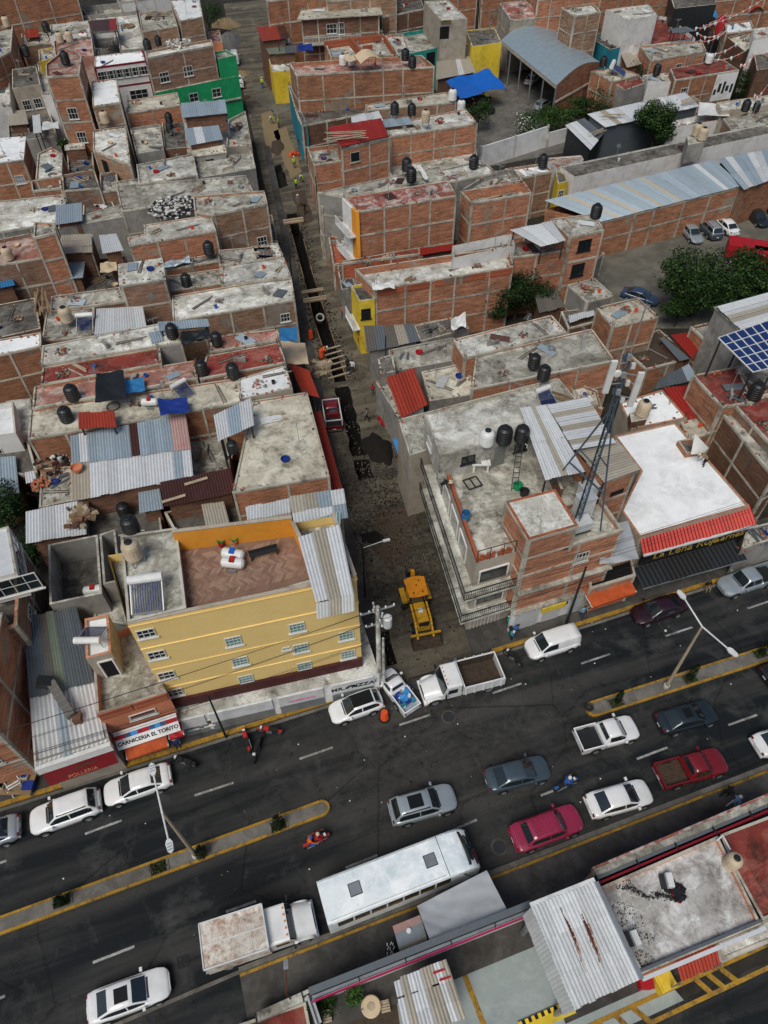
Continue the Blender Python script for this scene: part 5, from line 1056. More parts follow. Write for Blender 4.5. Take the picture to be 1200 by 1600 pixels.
# ================================================================ EAST BLOCK (right of the side street)
# ---- corner building with balconies, penthouse and brick end
CB=[(5.8,27.85),(15.59,30.88),(15.25,42.66),(3.54,37.3)]
def corner_building():
    # outline at the terrace parapet top; the west face looks onto the side street
 A=Vec((6.24,28.79,0)[:2]);e=AV.xy;nrt=AN.xy;s=ST.xy
 SWp=A;SEp=A+e*10.6;NWp=A+s*13.2;NEp=NWp+e*10.6
 def EN(x,y):return tuple(SWp+e*x+nrt*y)
 poly=[tuple(SWp),tuple(SEp),tuple(NEp),tuple(NWp)]
 root=empty('apartment_building',(*((SWp+NEp)/2),0),'grey three-storey corner building with black balcony rails and brick end','building')
 walls(root,poly,-.1,8.8,'stucco_beige');MB().face([(*p,8.81) for p in poly]).build('terrace','conc',root)
    # white ground floor with shutters
 b0=SWp+e*4.6
    # west part: recessed rooms behind balconies
 for k,z in enumerate((3.0,5.9)):
  o=inset(poly,-.95)
  sl=[tuple(Vec(o[0])),EN(2.95,-.95),EN(2.95,0),tuple(SWp),tuple(NWp),tuple(Vec(o[3])-s*.9)]
  m=MB();m.prism(sl,z-.16,z,bot=True);m.build('balcony_slab','conc_pale',root)
  pts=[Vec(o[3])-s*1.0,Vec(o[0])+(s+e)*.05,SWp+e*2.9-nrt*.9]
  for i in range(2):
   P,Q=pts[i],pts[i+1];L=(Q-P).length;nb=int(L/.16);m=MB()
   m.bar((*P,z+1.0),(*Q,z+1.0),.06).bar((*P,z+.1),(*Q,z+.1),.05)
   for j in range(nb+1):p=P.lerp(Q,j/nb);m.bar((*p,z+.08),(*p,z+1.0),.025)
   m.build('balcony_rail','black',root)
  hole(root,poly,0,1.5,z+.35,2.2,1.4,fr='white_wall',name='window_band',mat='glass')
  for u in (.1,.25,.42,.6,.78):hole(root,poly,3,u,z+.2,1.8,1.9,fr='white_wall',mat='glass',name='window')
 m=MB()
 for j in range(9):p=SWp+e*.3+e*(.3*j)-nrt*.03;m.bar((*p,.05),(*p,2.5),.05,.06)
 m.build('roller_shutter','steel_white',root)
 ubox('shop_front','white_wall',root,(*EN(3,-1.15),1.35),(*EN(10.6,-1.15),1.35),.2,2.7)
 for u0,u1 in ((3.3,5.3),(5.7,7.2),(8.0,10.2)):ubox('roller_shutter','tin_white',root,(*EN(u0,-1.28),1.15),(*EN(u1,-1.28),1.15),.05,2.2)
 ubox('shop_sign','yellow_paint',root,(*EN(5.4,-1.5),2.2),(*EN(7.4,-1.5),2.2),.12,.6)
 for k in range(2):q=Vec(EN(7.3+k*.3,-1.29));m=MB();m.box(-.16,-.02,-.2,.16,.02,.2,xf=Matrix.Translation((q.x,q.y,1.9)) @ Matrix.Rotation(AVA,4,'Z'));m.build('painted_symbol','ink_black',root)
    # brick end: flush front rising one storey higher
 BP=[EN(3,-1.1),EN(10.6,-1.1),EN(10.6,2.3),EN(3,2.3)]
 walls(root,BP,2.7,9.4,'brick_red',.5,name='brick_end');MB().face([(*p,8.95) for p in inset(BP,.1)]).build('brick_end_roof','conc',root)
 frame(root,BP,2.7,9.4,3.8,2.2,edges=[0,1,3],w=.22,topbeam=False)
 TP=[EN(2.98,-1.12),EN(6.6,-1.12),EN(6.7,2.3),EN(2.98,2.4)]
 walls(root,TP,8.7,11.5,'brick_red',.1,name='stair_room_wall',cap='brick_fresh');MB().face([(*p,11.43) for p in inset(TP,.1)]).build('stair_room_roof','conc_pale',root);frame(root,TP,8.7,11.4,4,2.3,edges=[0,3])
 EW=[EN(7.9,3.2),EN(8.1,3.2),EN(8.9,8.0),EN(8.7,8.0)];walls(root,EW,8.8,10.1,'brick_dark',name='terrace_wall');MB().face([(*p,10.1) for p in EW]).build('coping','frame',root)
 window(root,BP,0,.63,6.9,w=1.1,h=1.1,nx=4,ny=2);hole(root,BP,0,.43,9.0,.6,.4,name='window')
 for z in (5.3,2.75):ubox('ledge','conc',root,(*(Vec(BP[0])-nrt*.2),z),(*(Vec(BP[1])-nrt*.2),z),.4,.14)
    # terrace parapets: red lattice blocks along the south, low brick rim along the west
 for u0,u1 in ((.1,1.5),(1.6,2.9)):
  m=MB();nb=int((u1-u0)/.22)
  for j in range(nb):
   for r in range(3):
    if (j+r) % 2:q=SWp+e*(u0+j*.22) ;m.box(0,0,8.85+r*.22,.21,.12,8.85+r*.22+.2,xf=Matrix.Translation((q.x,q.y,0)) @ Matrix.Rotation(AVA,4,'Z'))
    q=SWp+e*(u0+j*.22);m.box(0,.0,8.84+r*.22,.21,.1,8.84+r*.22+.05,xf=Matrix.Translation((q.x,q.y,0)) @ Matrix.Rotation(AVA,4,'Z'))
  m.build('lattice_parapet','brick_fresh',root)
 m=MB();m.bar((*SWp,10.1),(*(SWp+e*2.9),10.1),.05)
 for u in (.05,1.0,2.0,2.9):q=SWp+e*u;m.bar((*q,8.8),(*q,10.1),.05)
 m.build('terrace_rail','rebar',root)
 ubox('brick_rim','brick_fresh',root,(*(SWp+e*.12),9.0),(*(SWp+s*8.6+e*.12),9.0),.22,.4)
    # penthouse
 PP=[EN(.4,8),EN(9.2,8),EN(10.3,12.5),EN(.9,12.5)]
 walls(root,PP,8.8,11.5,'conc_pale',.1,name='penthouse_wall');MB().face([(*p,11.42) for p in inset(PP,.1)]).build('penthouse_roof','conc_pale',root)
 window(root,PP,0,2.3,9.9,w=1.1,h=.8,nx=2,ny=1,fr='dark_metal');hole(root,PP,0,4.9,8.85,.95,2.0,mat='door',name='door');window(root,PP,0,6.6,9.8,w=1.0,h=.8,nx=2,fr='dark_metal');window(root,PP,3,.4,9.7,w=1.1,h=.8,nx=2)
    # corrugated canopies
 C=[[(11.22,33.56),(14.15,34.32),(12.37,41.05),(10.36,40.6)],[(13.61,36.21),(16.87,37.16),(15.69,42.04),(12.44,40.96)],[(15.46,33.84),(18.26,35.03),(17.27,37.94),(13.94,37.01)]]
 sheets(root,q3(C[0],11.9,.35),['tin_white','tin_white','tin_white','tin_beige','tin_white','tin_white','tin_white'],7,rows=2,name='canopy_sheet',pitch=.2)
 c=C[1];cc=[c[3],c[0],c[1],c[2]]
 sheets(root,[(*cc[0],12.3),(*cc[1],12.2),(*cc[2],11.9),(*cc[3],12.1)],['tin_white','tin_white','tin_cement','tin_white','tin_white','tin_cement','tin_white','tin_white','tin_cement','tin_white'][:10],10,name='canopy_sheet',pitch=.2)
 c=C[2];cc=[c[3],c[0],c[1],c[2]]
 sheets(root,[(*cc[0],11.5),(*cc[1],11.3),(*cc[2],11.3),(*cc[3],11.5)],['tin_beige','tin_beige','tin_cement','tin_beige','tin_beige'],5,name='canopy_sheet',pitch=.22)
 for p,z in ((C[0][0],11.8),(C[0][1],11.8),(C[2][0],11.2)):ubox('post','dark_metal',root,(*p,8.8),(*p,z),.1,.1)
 w3=inset(C[2],.15);walls(root,w3,-.1,11.1,'brick_red',name='rear_brick_wall');frame(root,w3,5,11.1,5,2.2,edges=[0]);hole(root,w3,0,.6,9.0,1.2,.5,name='opening')
 m=MB();L0=Vec((9.87,38.54,9));L1=Vec((9.33,33.89,8.85))
 return root,SWp,e,nrt,s
cb,CSW,Ce,Cn,Cs=corner_building()
tank((7.6,37.69,11.45),'white water tank on the front edge of the grey penthouse','white',1.15)
tank((8.88,37.89,11.45),'black water tank next to the white tank on the penthouse','black',1.25)
tank((10.18,37.98,11.45),'black water tank at the right of the penthouse row','black',1.15)
l_=empty('ladder',(0,0,0),'steel ladder leaning on the penthouse beside the last black tank','ladder');a=Vec((9.67,35.31,8.9));b=a+Vec((.3,2.0,2.9));l_.location=a
for dx in (-.22,.22):ubox('rail','dark_metal',l_,a+Vec((dx,0,0)),b+Vec((dx,0,0)),.05,.05)
for k in range(9):p=a.lerp(b,(k+.5)/9);ubox('rung','dark_metal',l_,p+Vec((-.22,0,0)),p+Vec((.22,0,0)),.04,.04)
r_=empty('laundry_sink',(7.37,37.61,8.83),'white concrete laundry sink by the penthouse door','sink');BX(-.6,-.35,0,-.45,.35,.75).box(.45,-.35,0,.6,.35,.75).box(-.7,-.4,.75,.7,.4,.88).build('basin','white_wall',r_,w=0);BX(-.6,-.3,.885,0,.3,.9).build('bowl','block',r_,w=0)
w_=empty('window_grille',(6.66,36.15,8.86),'blue-grey window frame lying flat on the corner terrace','window frame',None,.4);m=MB()
for s_ in (-.55,.0,.55):m.box(s_-.04,-.5,0,s_+.04,.5,.08)
m.box(-.55,-.54,0,.55,-.46,.08).box(-.55,.46,0,.55,.54,.08).build('bars','dark_metal',w_,w=0)
tag(MB().lathe([(0,.02),(.32,.02),(.34,.75),(.3,.75),(.28,.1),(0,.1)],12,(5.81,32.65,8.83)).build('barrel','tin_brightblue'),'open blue barrel in the middle of the corner terrace','barrel')
for k,p_ in enumerate(((9.95,35.58,8.83),(10.34,34.93,8.83))):tag(MB().lathe([(0,.02),(.3,.02),(.36,.5),(.32,.5),(.28,.1),(0,.1)],12,p_).build('bucket','green_wall' if k==0 else 'dark_metal'),('green','dark')[k]+' bucket at the foot of the steel ladder','bucket')
# telecom cabinets
for k,(p_,lb) in enumerate((((14.66,34.21,9.32),'rear white equipment cabinet under the tower canopy'),((13.96,32.4,9.32),'tall white equipment cabinet beside the foot of the tower'),((13.68,31.23,9.32),'low white equipment unit in front of the tall cabinet'))):
 r_=empty('equipment_cabinet',p_,lb,'cabinet','telecom cabinets',AVA);h=(1.3,2.1,.9)[k]
 BX(-.6,-.4,.15,.6,.4,h).build('body','steel_white',r_,w=0);BX(-.65,-.45,h+.002,.65,.45,h+.06).build('lid','tin_white',r_,w=0)
 for q in range(3):BX(-.5,-.42,.3+q*.3,.5,-.403,.32+q*.3).build('louvre','steel',r_,w=0)
 BX(-.62,-.42,0,.62,.42,.15).build('plinth','dark_metal',r_,w=0)

# ---- telecom tower: slim lattice mast on the brick end with three splayed braces and panel antennas
def tower():
 b0=Vec((13.44,31.35,9.3));root=empty('telecom_tower',b0,'slim blue-grey lattice telecom tower with two white panel antennas','tower');plain('tower_steel',(.10,.15,.19),.45,.3,.2)
 T_='tower_steel'
 def leg(k,z):a=2*pi*k/3+.5;r=.2-.04*(z-b0.z)/15;return Vec((b0.x+r*cos(a),b0.y+r*sin(a),z))
 Z=[b0.z+k*.75 for k in range(21)]
 for k in range(3):ubox('leg',T_,root,leg(k,Z[0]),leg(k,Z[-1]),.07,.07)
 for i in range(20):
  m=MB()
  for k in range(3):m.bar(leg(k,Z[i]),leg((k+1) % 3,Z[i+1]),.035).bar(leg(k,Z[i+1]),leg((k+1) % 3,Z[i+1]),.035)
  m.build('bracing',T_,root)
 hub=Vec((b0.x,b0.y,20.6));F1=Vec((12.32,35.24,9.6));F2=Vec((14.96,30.79,9.6))
 for f in (F1,F2):ubox('strut',T_,root,f,hub,.09,.09)
 c1,c2,c3=F1.lerp(hub,.33),F2.lerp(hub,.33),Vec((b0.x,b0.y,13.3));ubox('cross_strut',T_,root,c1,c2,.1,.1);ubox('cross_strut',T_,root,F1.lerp(hub,.5),Vec((b0.x,b0.y,15.5)),.07,.07);ubox('cross_strut',T_,root,F2.lerp(hub,.55),Vec((b0.x,b0.y,16.5)),.07,.07)
 ubox('cable_run','black',root,(b0.x-.35,b0.y-.1,9.3),(b0.x-.2,b0.y-.2,19.5),.05,.05)
 zt=Z[-1];ubox('lightning_rod','galv',root,(b0.x,b0.y,zt),(b0.x+.05,b0.y,zt+3.0),.06,.06)
 for dx,dy,z0,z1 in ((-.85,-.1,zt-2.6,zt-.3),(.75,-.25,zt-3.5,zt-1.0)):
  for z in (z0+.5,z1-.4):ubox('antenna_arm','galv',root,(b0.x,b0.y,z),(b0.x+dx,b0.y+dy,z),.06,.06)
  ubox('panel_antenna','tank_white',root,(b0.x+dx,b0.y+dy-.12,z0),(b0.x+dx,b0.y+dy-.22,z1),.34,.16,(0,1,0))
 for k in range(9):
  a=k*2.1;c=Vec((b0.x+.32*cos(a),b0.y+.32*sin(a)-.1,zt-3.4+k*.4));ubox('radio_unit',('steel_white',T_,'galv')[k % 3],root,c,c+Vec((0,0,.34)),.22,.18)
 m=MB().lathe([(0,0),(.2,.02),(.26,.12),(0,.12)],12);m.v=[(x+b0.x-.5,z+b0.y-.4,y+zt-1.2) for x,y,z in m.v];m.build('dish','steel_white',root);return root
tower()

# ---- grey tarp roof and small shops between corner building and white roof
cloth('tarp','tarp_gray',[(15.47,30.24,6.4),(18.73,31.17,5.8),(18.72,34.69,6),(15.94,32.57,8)],'pale grey tarp stretched beside the brick end of the corner building','tarp',.2,.05,24,24)
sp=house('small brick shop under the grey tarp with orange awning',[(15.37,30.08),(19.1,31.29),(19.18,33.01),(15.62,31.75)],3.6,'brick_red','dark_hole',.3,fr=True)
o_=[(15.65,29.75),(18.83,30.87),(18.78,31.88),(15.12,30.54)];a=Vec(o_[3]);b=Vec(o_[2]);n=-AN.xy
awning('bright orange awning over the small brick shop',a,b,n,3.0,1.5,.5,'awning_orange',.3)

# ---- big white roof
WR=[(19.4,33.37),(28.73,36.38),(25.6,46.14),(19.92,44.52),(21.17,40.33),(18.59,36.07)]
wr_=house('big bright white flat roofed restaurant with red tiled eave',WR,5.6,'stucco_beige','white_roof',.14,fr=False,cap='brick_red',bay=5)
EV=[(19.52,33.52),(29.01,36.73)];EF=[(19.74,32.53),(29.42,35.38)]
sheets(wr_,[(*EF[0],4.55),(*EF[1],4.55),(*EV[1],5.35),(*EV[0],5.35)],('tin_rednew',),17,pitch=.3,amp=.06,name='eave_sheet')
fa=Vec(EF[0]);fb=Vec(EF[1]);e=(fb-fa).normalized();n=Vec((e.y,-e.x))
ubox('gutter','steel_white',wr_,(*(fa+n*.05),4.45),(*(fb+n*.05),4.45),.18,.16)
ubox('sign_band','black',wr_,(*(fa-n*.3+e*.3),3.5),(*(fb-n*.3-e*.3),3.5),.2,1.6)
text('sign_lettering','La Leña Roja',(*(fa.lerp(fb,.42)-n*.18),3.5),(e.x,e.y,0),(n.x,n.y,0),1.15,'gold',parent=wr_)
text('sign_lettering','Carnes',(*(fa.lerp(fb,.80)-n*.18),3.5),(e.x,e.y,0),(n.x,n.y,0),1.0,'gold',parent=wr_)
sheets(wr_,[(*(fa+n*1.7-e*.4),2.5),(*(fb+n*1.7-e*1.2),2.5),(*(fb-n*.1-e*1.2),2.85),(*(fa-n*.1-e*.4),2.85)],('tarp_black','black'),12,pitch=.4,name='canopy_sheet')
ubox('canopy_edge','steel',wr_,(*(fa+n*1.72-e*.4),2.45),(*(fb+n*1.72-e*1.2),2.45),.06,.08)
hp=[(25.25,41.83),(26.8,42.23),(26.26,43.71),(24.93,43.37)];ht=house('brick rimmed roof hatch on the big white roof',hp,6.0,'brick_red','conc_dark',.35,fr=False,zb=5.5,name='roof_hatch',cat='roof hatch')
cloth('hatch_panel','tank_white',[(25.49,41.63,6.1),(26.51,41.66,6.1),(26.36,41.04,7.4),(25.63,42.54,7.6)],'white panel propped open beside the roof hatch','panel',0,.0,2,2)
hc('small white roofed house with cream tank behind the big white roof','the small white roof',[(21.87,45.93),(27.2,47.33),(26.01,51.26),(21.66,49.55)],5.0,wall='stucco_beige',roof='white_roof',par=.12,clut=1,cap='brick_red',fr=False)
tank((22.87,47.08,5.7),'cream water tank on the brick stand north of the big white roof','cream',1.3)
r_=house('brick plinth under the cream tank',[(21.72,46.05),(23.16,46.44),(23.06,47.7),(21.83,47.3)],5.7,'brick_dark','conc',.05,fr=False,zb=4.8,name='brick_plinth',cat='plinth')
shed('red corrugated roof behind the big white roof',[(27.22,47.42),(29.6,48.14),(29.24,51.66),(26.12,51.48)],4.7,('tin_rednew',),.4,'brick',pitch=.3,amp=.05,rows=1)
shed('grey metal scrap roof under the brown sunken yard',[(25.83,52.39),(30.52,53.88),(30.11,56.02),(26.6,53.8)],4.0,('tin_gray','tin_blue'),.2)
hc('triangular grey patio behind the corrugated canopies','the triangular patio',[(18.09,51),(20.26,49.46),(20.33,52.19),(17.62,53.98)],4.2,wall='brick',roof='conc_beige',par=.2,clut=2,fr=False)
# right edge: terrace with solar array
hc('red painted terrace under the solar array','the red terrace',[(28.88,45.75),(31.71,46.33),(32.08,51.27),(27.65,50.06)],7.6,wall='brick',roof='red_roof',par=.14,clut=2)
hc('second red painted terrace at the right edge','the right-edge red terrace',[(31.64,40.94),(33.74,41.89),(33.45,47.37),(30.14,46.31)],7.4,wall='brick',roof='red_roof',par=.14,clut=2)
sa=empty('solar_array',(0,0,0),'raised array of dark blue solar panels at the right edge','solar panels')
SP=[(*p,10.6) for p in [(30.65,46.6),(35.1,48.07),(33.63,52.48),(28.57,50.12)]];sa.location=SP[0];q=[Vec(SP[0]),Vec(SP[1]),Vec(SP[2])+Vec((0,0,.9)),Vec(SP[3])+Vec((0,0,.9))]
for i in range(6):
 for j in range(5):
  def pt(u,v):return q[0].lerp(q[1],u).lerp(q[3].lerp(q[2],u),v)
  u0,u1,v0,v1=i/6+.006,(i+1)/6-.006,j/5+.006,(j+1)/5-.006;m=MB();T=[pt(u0,v0),pt(u1,v0),pt(u1,v1),pt(u0,v1)];m.face(T);up=Vec((0,0,.05));m.face([t-up for t in reversed(T)])
  m.build('solar_panel','solar',sa)
for t in range(7):ubox('frame_bar','steel_white',sa,q[0].lerp(q[1],t/6)+Vec((0,0,.01)),q[3].lerp(q[2],t/6)+Vec((0,0,.01)),.08,.08)
for t in range(6):ubox('frame_bar','steel_white',sa,q[0].lerp(q[3],t/5)+Vec((0,0,.012)),q[1].lerp(q[2],t/5)+Vec((0,0,.012)),.06,.085)
for u,v in ((.02,.05),(.02,.95),(.5,.05),(.5,.95),(.98,.05),(.98,.95)):p=q[0].lerp(q[1],u).lerp(q[3].lerp(q[2],u),v);ubox('leg','dark_metal',sa,(p.x,p.y,7.3),p-Vec((0,0,.05)),.12,.12)
hc('tall grey walled warehouse with rusty white roof at the right edge','the rusty white warehouse',[(32.9,53.29),(38.09,55.41),(37.19,59.98),(31.48,57.78)],9.4,wall='block',roof='conc',par=.0,clut=0,fr=False)
_p=[(32.73,53.02),(37.9,55.12),(37,59.67),(31.32,57.48)];rr=[o for o in bpy.data.objects if o.get('label','').startswith('tall grey walled warehouse')][0]
sheets(rr,[(*_p[3],9.7),(*_p[0],9.55),(*_p[1],9.6),(*_p[2],9.75)],('tin_white','tin_beige','tin_white','tin_white'),9,pitch=.25)
tank((31.9,46.88,7.6),'black tank on legs under the solar array','black',1.5,stand=1.0)
# brown walled yard at the right edge
hc('long brick wall house behind the yard with the cream tank','the long brick wall',[(29.39,45.95),(31.03,38.39),(32.4,39.3),(30.64,46.95)],6.6,wall='brick_dark',roof='conc',par=.2,clut=0)
tank((31.55,44.9,0.1),'cream water tank standing in the walled brown yard','cream',1.4)
planks((33.22,46.95,0.1),'pale boards lying in the walled brown yard',3,4,2.2,'wood_pale',.6,.5)
bf=empty('grille',(33.03,41.79,0.6),'white barred frame lying in the walled brown yard','metal frame',None,.3)
for k in range(7):BX(-1.5+k*.5-.04,-.9,0,-1.5+k*.5+.04,.9,.08).build('bar','steel_white',bf,w=0)
for y in (-.9,0,.9):BX(-1.55,y-.04,-.01,1.55,y+.04,.07).build('rail','dark_metal',bf,w=0)
hc('brick walled room behind the walled brown yard','the yard room',[(26.7,44.96),(30.38,46.25),(30.34,48.52),(26.78,47.59)],4.6,wall='brick',roof='conc_beige',par=.15,clut=1)
hc('grey roofed low shop at the right edge beside the red eave','the right-edge shop',[(28.04,33.75),(32.19,35.18),(31.87,36.63),(29.19,35.89)],3.4,wall='block',roof='conc',par=.3,clut=2,fr=False)

# ---- row north of the corner building
hc('long light concrete roof behind the penthouse with rebar stubs','the long rebar roof',[(2.11,40.41),(16.89,46.65),(15.63,49.95),(1.29,44.75)],7.6,wall='stucco_beige',roof='conc',par=.12,clut=5,rb=.9,fr=False)
heater((13.87,46.68,7.6),'solar heater with dark panel beside the corrugated canopies',.5,1.0)
tank((13.9,52.4,6.9),'rear black water tank on the wide grey roof','black',1.2);tank((14.13,49.34,8),'black water tank on white legs in front of the rear one','black',1.2,stand=1.0)
hc('wide grey concrete roof split in two slabs','the wide grey roof',[(7.99,49.7),(21.76,53.57),(20.6,58.63),(8.84,54.65)],6.6,wall='brick',roof='conc',par=.14,clut=4,rb=.6)
hc('pale slab roof next to the dark trees','the pale slab by the trees',[(7.72,53.92),(17.93,57.92),(16.96,60.72),(6.86,56.92)],6.8,wall='brick',roof='conc_pale',par=.12,clut=3)
shed('row of small tin lean-tos in front of the pale slab',[(7.96,55.16),(12.7,57.07),(12.49,58.81),(7.71,57.18)],5.4,('tin_gray','tin_washed','tin_cement','tin_white'),.2)
hc('patched light roof beside the red tile roof','the patched light roof',[(4.38,50.51),(9.02,51.47),(8.01,56.13),(3.78,54.83)],4.6,wall='block',roof='conc_beige',par=.12,clut=4,fr=False)
hc('brown-grey slab with two pale patches by the shed roof','the two-patch slab',[(1.22,55.2),(8.21,57.06),(7.42,60.59),(0.64,58.6)],4.4,wall='block',roof='conc',par=.12,clut=3,fr=False)
shed('orange-red tile roof by the street north of the penthouse',[(1.68,48.06),(4.19,49.87),(3.04,54.54),(0.37,53.09)],4.7,('tin_red',),.6,'white_wall',rows=1,pitch=.3,amp=.05)
hc('narrow grey strip roof left of the red tile roof','the narrow strip roof',[(1.39,49.03),(1.89,49.4),(0.17,54.75),(-0.66,54.12)],4.0,wall='block',roof='conc',par=.12,clut=0,fr=False)
hc('small striped brick shed beside the narrow street wall','the striped shed',[(-0.13,53.49),(1.29,53.94),(1.03,56.57),(-0.42,55.93)],5.4,wall='block',roof='conc_dark',par=.1,clut=0,fr=False)
shed('old ridged grey shed roof beside the yellow wall',[(-1.5,58.47),(3.92,60.23),(3.32,62.75),(-1.85,62.64)],4.2,('tin_old','tin_cement','tin_gray'),.3,'block',pitch=.3)
hc('dark slab with a crumpled silver sheet near the trees','the dark slab near the trees',[(3.96,60.77),(9.19,62.88),(8.49,65.2),(3.4,63.54)],3.8,wall='block',roof='conc_dark',par=.2,clut=4,fr=False)
cloth('tarp','tarp_white',[(*q,4.8) for q in [(7.12,61.31),(8.69,61.83),(8.84,64.41),(7.17,62.99)]],'crumpled silver sheet over the dark slab','tarp',.2,.12)
# long brick house with yellow corner
LB=[(-0.62,64.44),(14.02,68.47),(14.21,72.66),(-2.71,68.38)]
lb_=hc('long brick house with yellow corner wall and white sack on the roof','the long yellow-cornered house',LB,7.6,wall='brick_red',roof='conc_pale',par=.75,clut=3,rb=1.2,bay=3.1)
m=MB();a,b,d,n,L=edge(ccw(quad4(LB)),0)
for k in range(5):ubox('brick_panel','brick_fresh',lb_,(*(a+d*(L*(k+.08)/5+.2)+n*.02),7.1),(*(a+d*(L*(k+.92)/5+.2)+n*.02),7.1),.06,.75)
yq=[(-2.26,63.87),(-0.68,64.22),(-1.04,67.51),(-3.17,66.74)];y_=house('yellow painted front room of the long brick house with white balcony',yq,6.6,'yellow_paint','conc_dark',.3,fr=False,name='brick_house',cat='house',wins=[(0,.4,4.4,1.0,1.2,dict(fr='ink_black',nx=2))])
m=MB();p0,p1=Vec(yq[0]),Vec(yq[3]);off_=Vec((-.7,-.1))
for z in (3.2,4.2):m.bar((*(p0+off_),z),(*(p1+off_),z),.08)
for k in range(24):p=(p0+off_).lerp(p1+off_,k/23);m.bar((*p,3.2),(*p,4.2),.04)
m.build('balcony_rail','steel_white',y_);ubox('balcony_slab','white_wall',y_,(*(p0+off_*.5),3.1),(*(p1+off_*.5),3.1),.9,.15)
cloth('tarp','tarp_white',[(*q,8.0) for q in [(-0.83,63.65),(1.42,64.06),(1.18,65.25),(-0.96,64.83)]],'white sack cloth hung over the roof edge of the long brick house','tarp',-.15,.12)
hc('two-storey brick house with two black windows by the car park','the two-window brick house',[(20.2,71.38),(24.2,72.82),(23.9,76.5),(18.8,75.4)],9.2,wall='brick_red',roof='conc_pale',par=.1,clut=1,wins=[(0,.5,7.2,1.6,1.3,dict(fr='black',nx=2)),(0,.45,4.2,1.6,1.5,dict(fr='black',nx=2))],rb=.6)
tank((23.8,75.65,9.2),'black water tank on the two-window brick house','black',1.5)
hc('brick middle part of the long house with white canopy','the white canopied roof',[(14.17,70.53),(20.62,72.05),(20.7,75.2),(14.09,73.58)],7.4,wall='brick_red',roof='conc',par=.5,clut=3,bay=3.0)
shed('white flat canopy on the brick house by the car park',[(16.92,69.51),(19.72,70.67),(18.85,74.72),(14,72.98)],9.2,('tin_white',),.1,zb=7,openf=True)
hc('white walled patio behind the long yellow-cornered house','the white walled patio by the long house',[(7.69,69.12),(14.56,71.66),(14.53,74.17),(7.76,71.74)],8.2,wall='white_wall',roof='conc_dark',par=1.0,clut=3,fr=False)
shed('red low roof strip behind the long brick house',[(4.43,73.42),(8.36,74.38),(8.4,75.6),(4.43,74.61)],6.2,('tin_rednew',),.1)
hc('red brown roofed strip along the long brick house','the red brown strip',[(-4.39,72.57),(4.49,74.39),(4.4,75.8),(-4.53,73.02)],5.8,wall='brick_fresh',roof='red_roof',par=.3,clut=3)
hc('small plain house in front of the orange trimmed building','the small street house with junk',[(-4.44,70.42),(-2.78,71.02),(-3.6,75.7),(-5.1,75.6)],3.8,wall='block',roof='conc_dark',par=.3,clut=4,fr=False)
# orange trimmed three-storey building
OB=[(-2.5,76),(8.7,79.5),(8,83.2),(-4.1,79.4)]
ob=hc('three-storey brick building with orange trim and flaking red and white roof','the flaking red roof',OB,10.0,wall='brick_red',roof='red_worn',par=.12,clut=2,bay=3.0)
oq=[OB[3],OB[0]];a=Vec(OB[0]);b=Vec(OB[3]);n=Vec((-(b-a).y,(b-a).x)).normalized()
ubox('orange_trim','orange_wall',ob,(*(a+n*.1),6.9),(*(a.lerp(b,.3)+n*.1),6.9),.3,6.2);ubox('white_trim','white_wall',ob,(*(a.lerp(b,.3)+n*.08),6.9),(*(b+n*.08),6.9),.3,6.1)
for z in (4.2,7.2):
 m=MB();A=a+n*1.2;B=b+n*1.2
 for zz in (z,z+.95):m.bar((*A,zz),(*B,zz),.07)
 for k in range(26):p=A.lerp(B,k/25);m.bar((*p,z),(*p,z+.95),.035)
 m.build('balcony_rail','steel_white',ob);ubox('balcony_slab','white_wall',ob,(*(a+n*.65),z-.1),(*(b+n*.65),z-.1),1.1,.15)
ubox('corner_post','orange_wall',ob,(*a,0),(*a,10.05),.4,.4)
hc('brick patio house with washing right of the flaking red roof','the washing patio',[(10.6,80.5),(17.9,82.9),(17.4,85.9),(9.6,83.5)],8.6,wall='brick_red',roof='conc',par=1.2,clut=2,bay=3.2)
hc('low pale roof left of the flaking red roof','the low pale roof by the trench',[(-7.1,83.4),(-4.4,84.2),(-4.6,86.6),(-7.7,86.8)],7.0,wall='brick',roof='conc_pale',par=.12,clut=2)
hc('brick ground floor rooms with red clay heaps','the red clay rooms',[(-5.6,76.5),(-2.9,76.9),(-3.8,83.9),(-6.4,82.9)],3.4,wall='brick_fresh',roof='brick_fresh',par=.4,clut=2)
hc('grey strip roof behind the flaking red roof with two black tanks','the twin tank strip',[(-4.2,82.5),(8.4,86.2),(7.5,90.2),(-7.4,83.7)],8.6,wall='block',roof='conc',par=.12,clut=4)
tank((3.3,87.73,9.2),'rear black water tank on the frame above the flaking red roof','black',1.4,stand=.7);tank((3.77,84.88,9.2),'front black water tank on the frame above the flaking red roof','black',1.4,stand=.7)
cloth('tarp','tarp_white',[(*q,9.2) for q in [(5.4,85.1),(5.9,85.7),(5,89.4),(4.6,89.2)]],'washing hung beside the tanks above the flaking red roof','washing',.1)
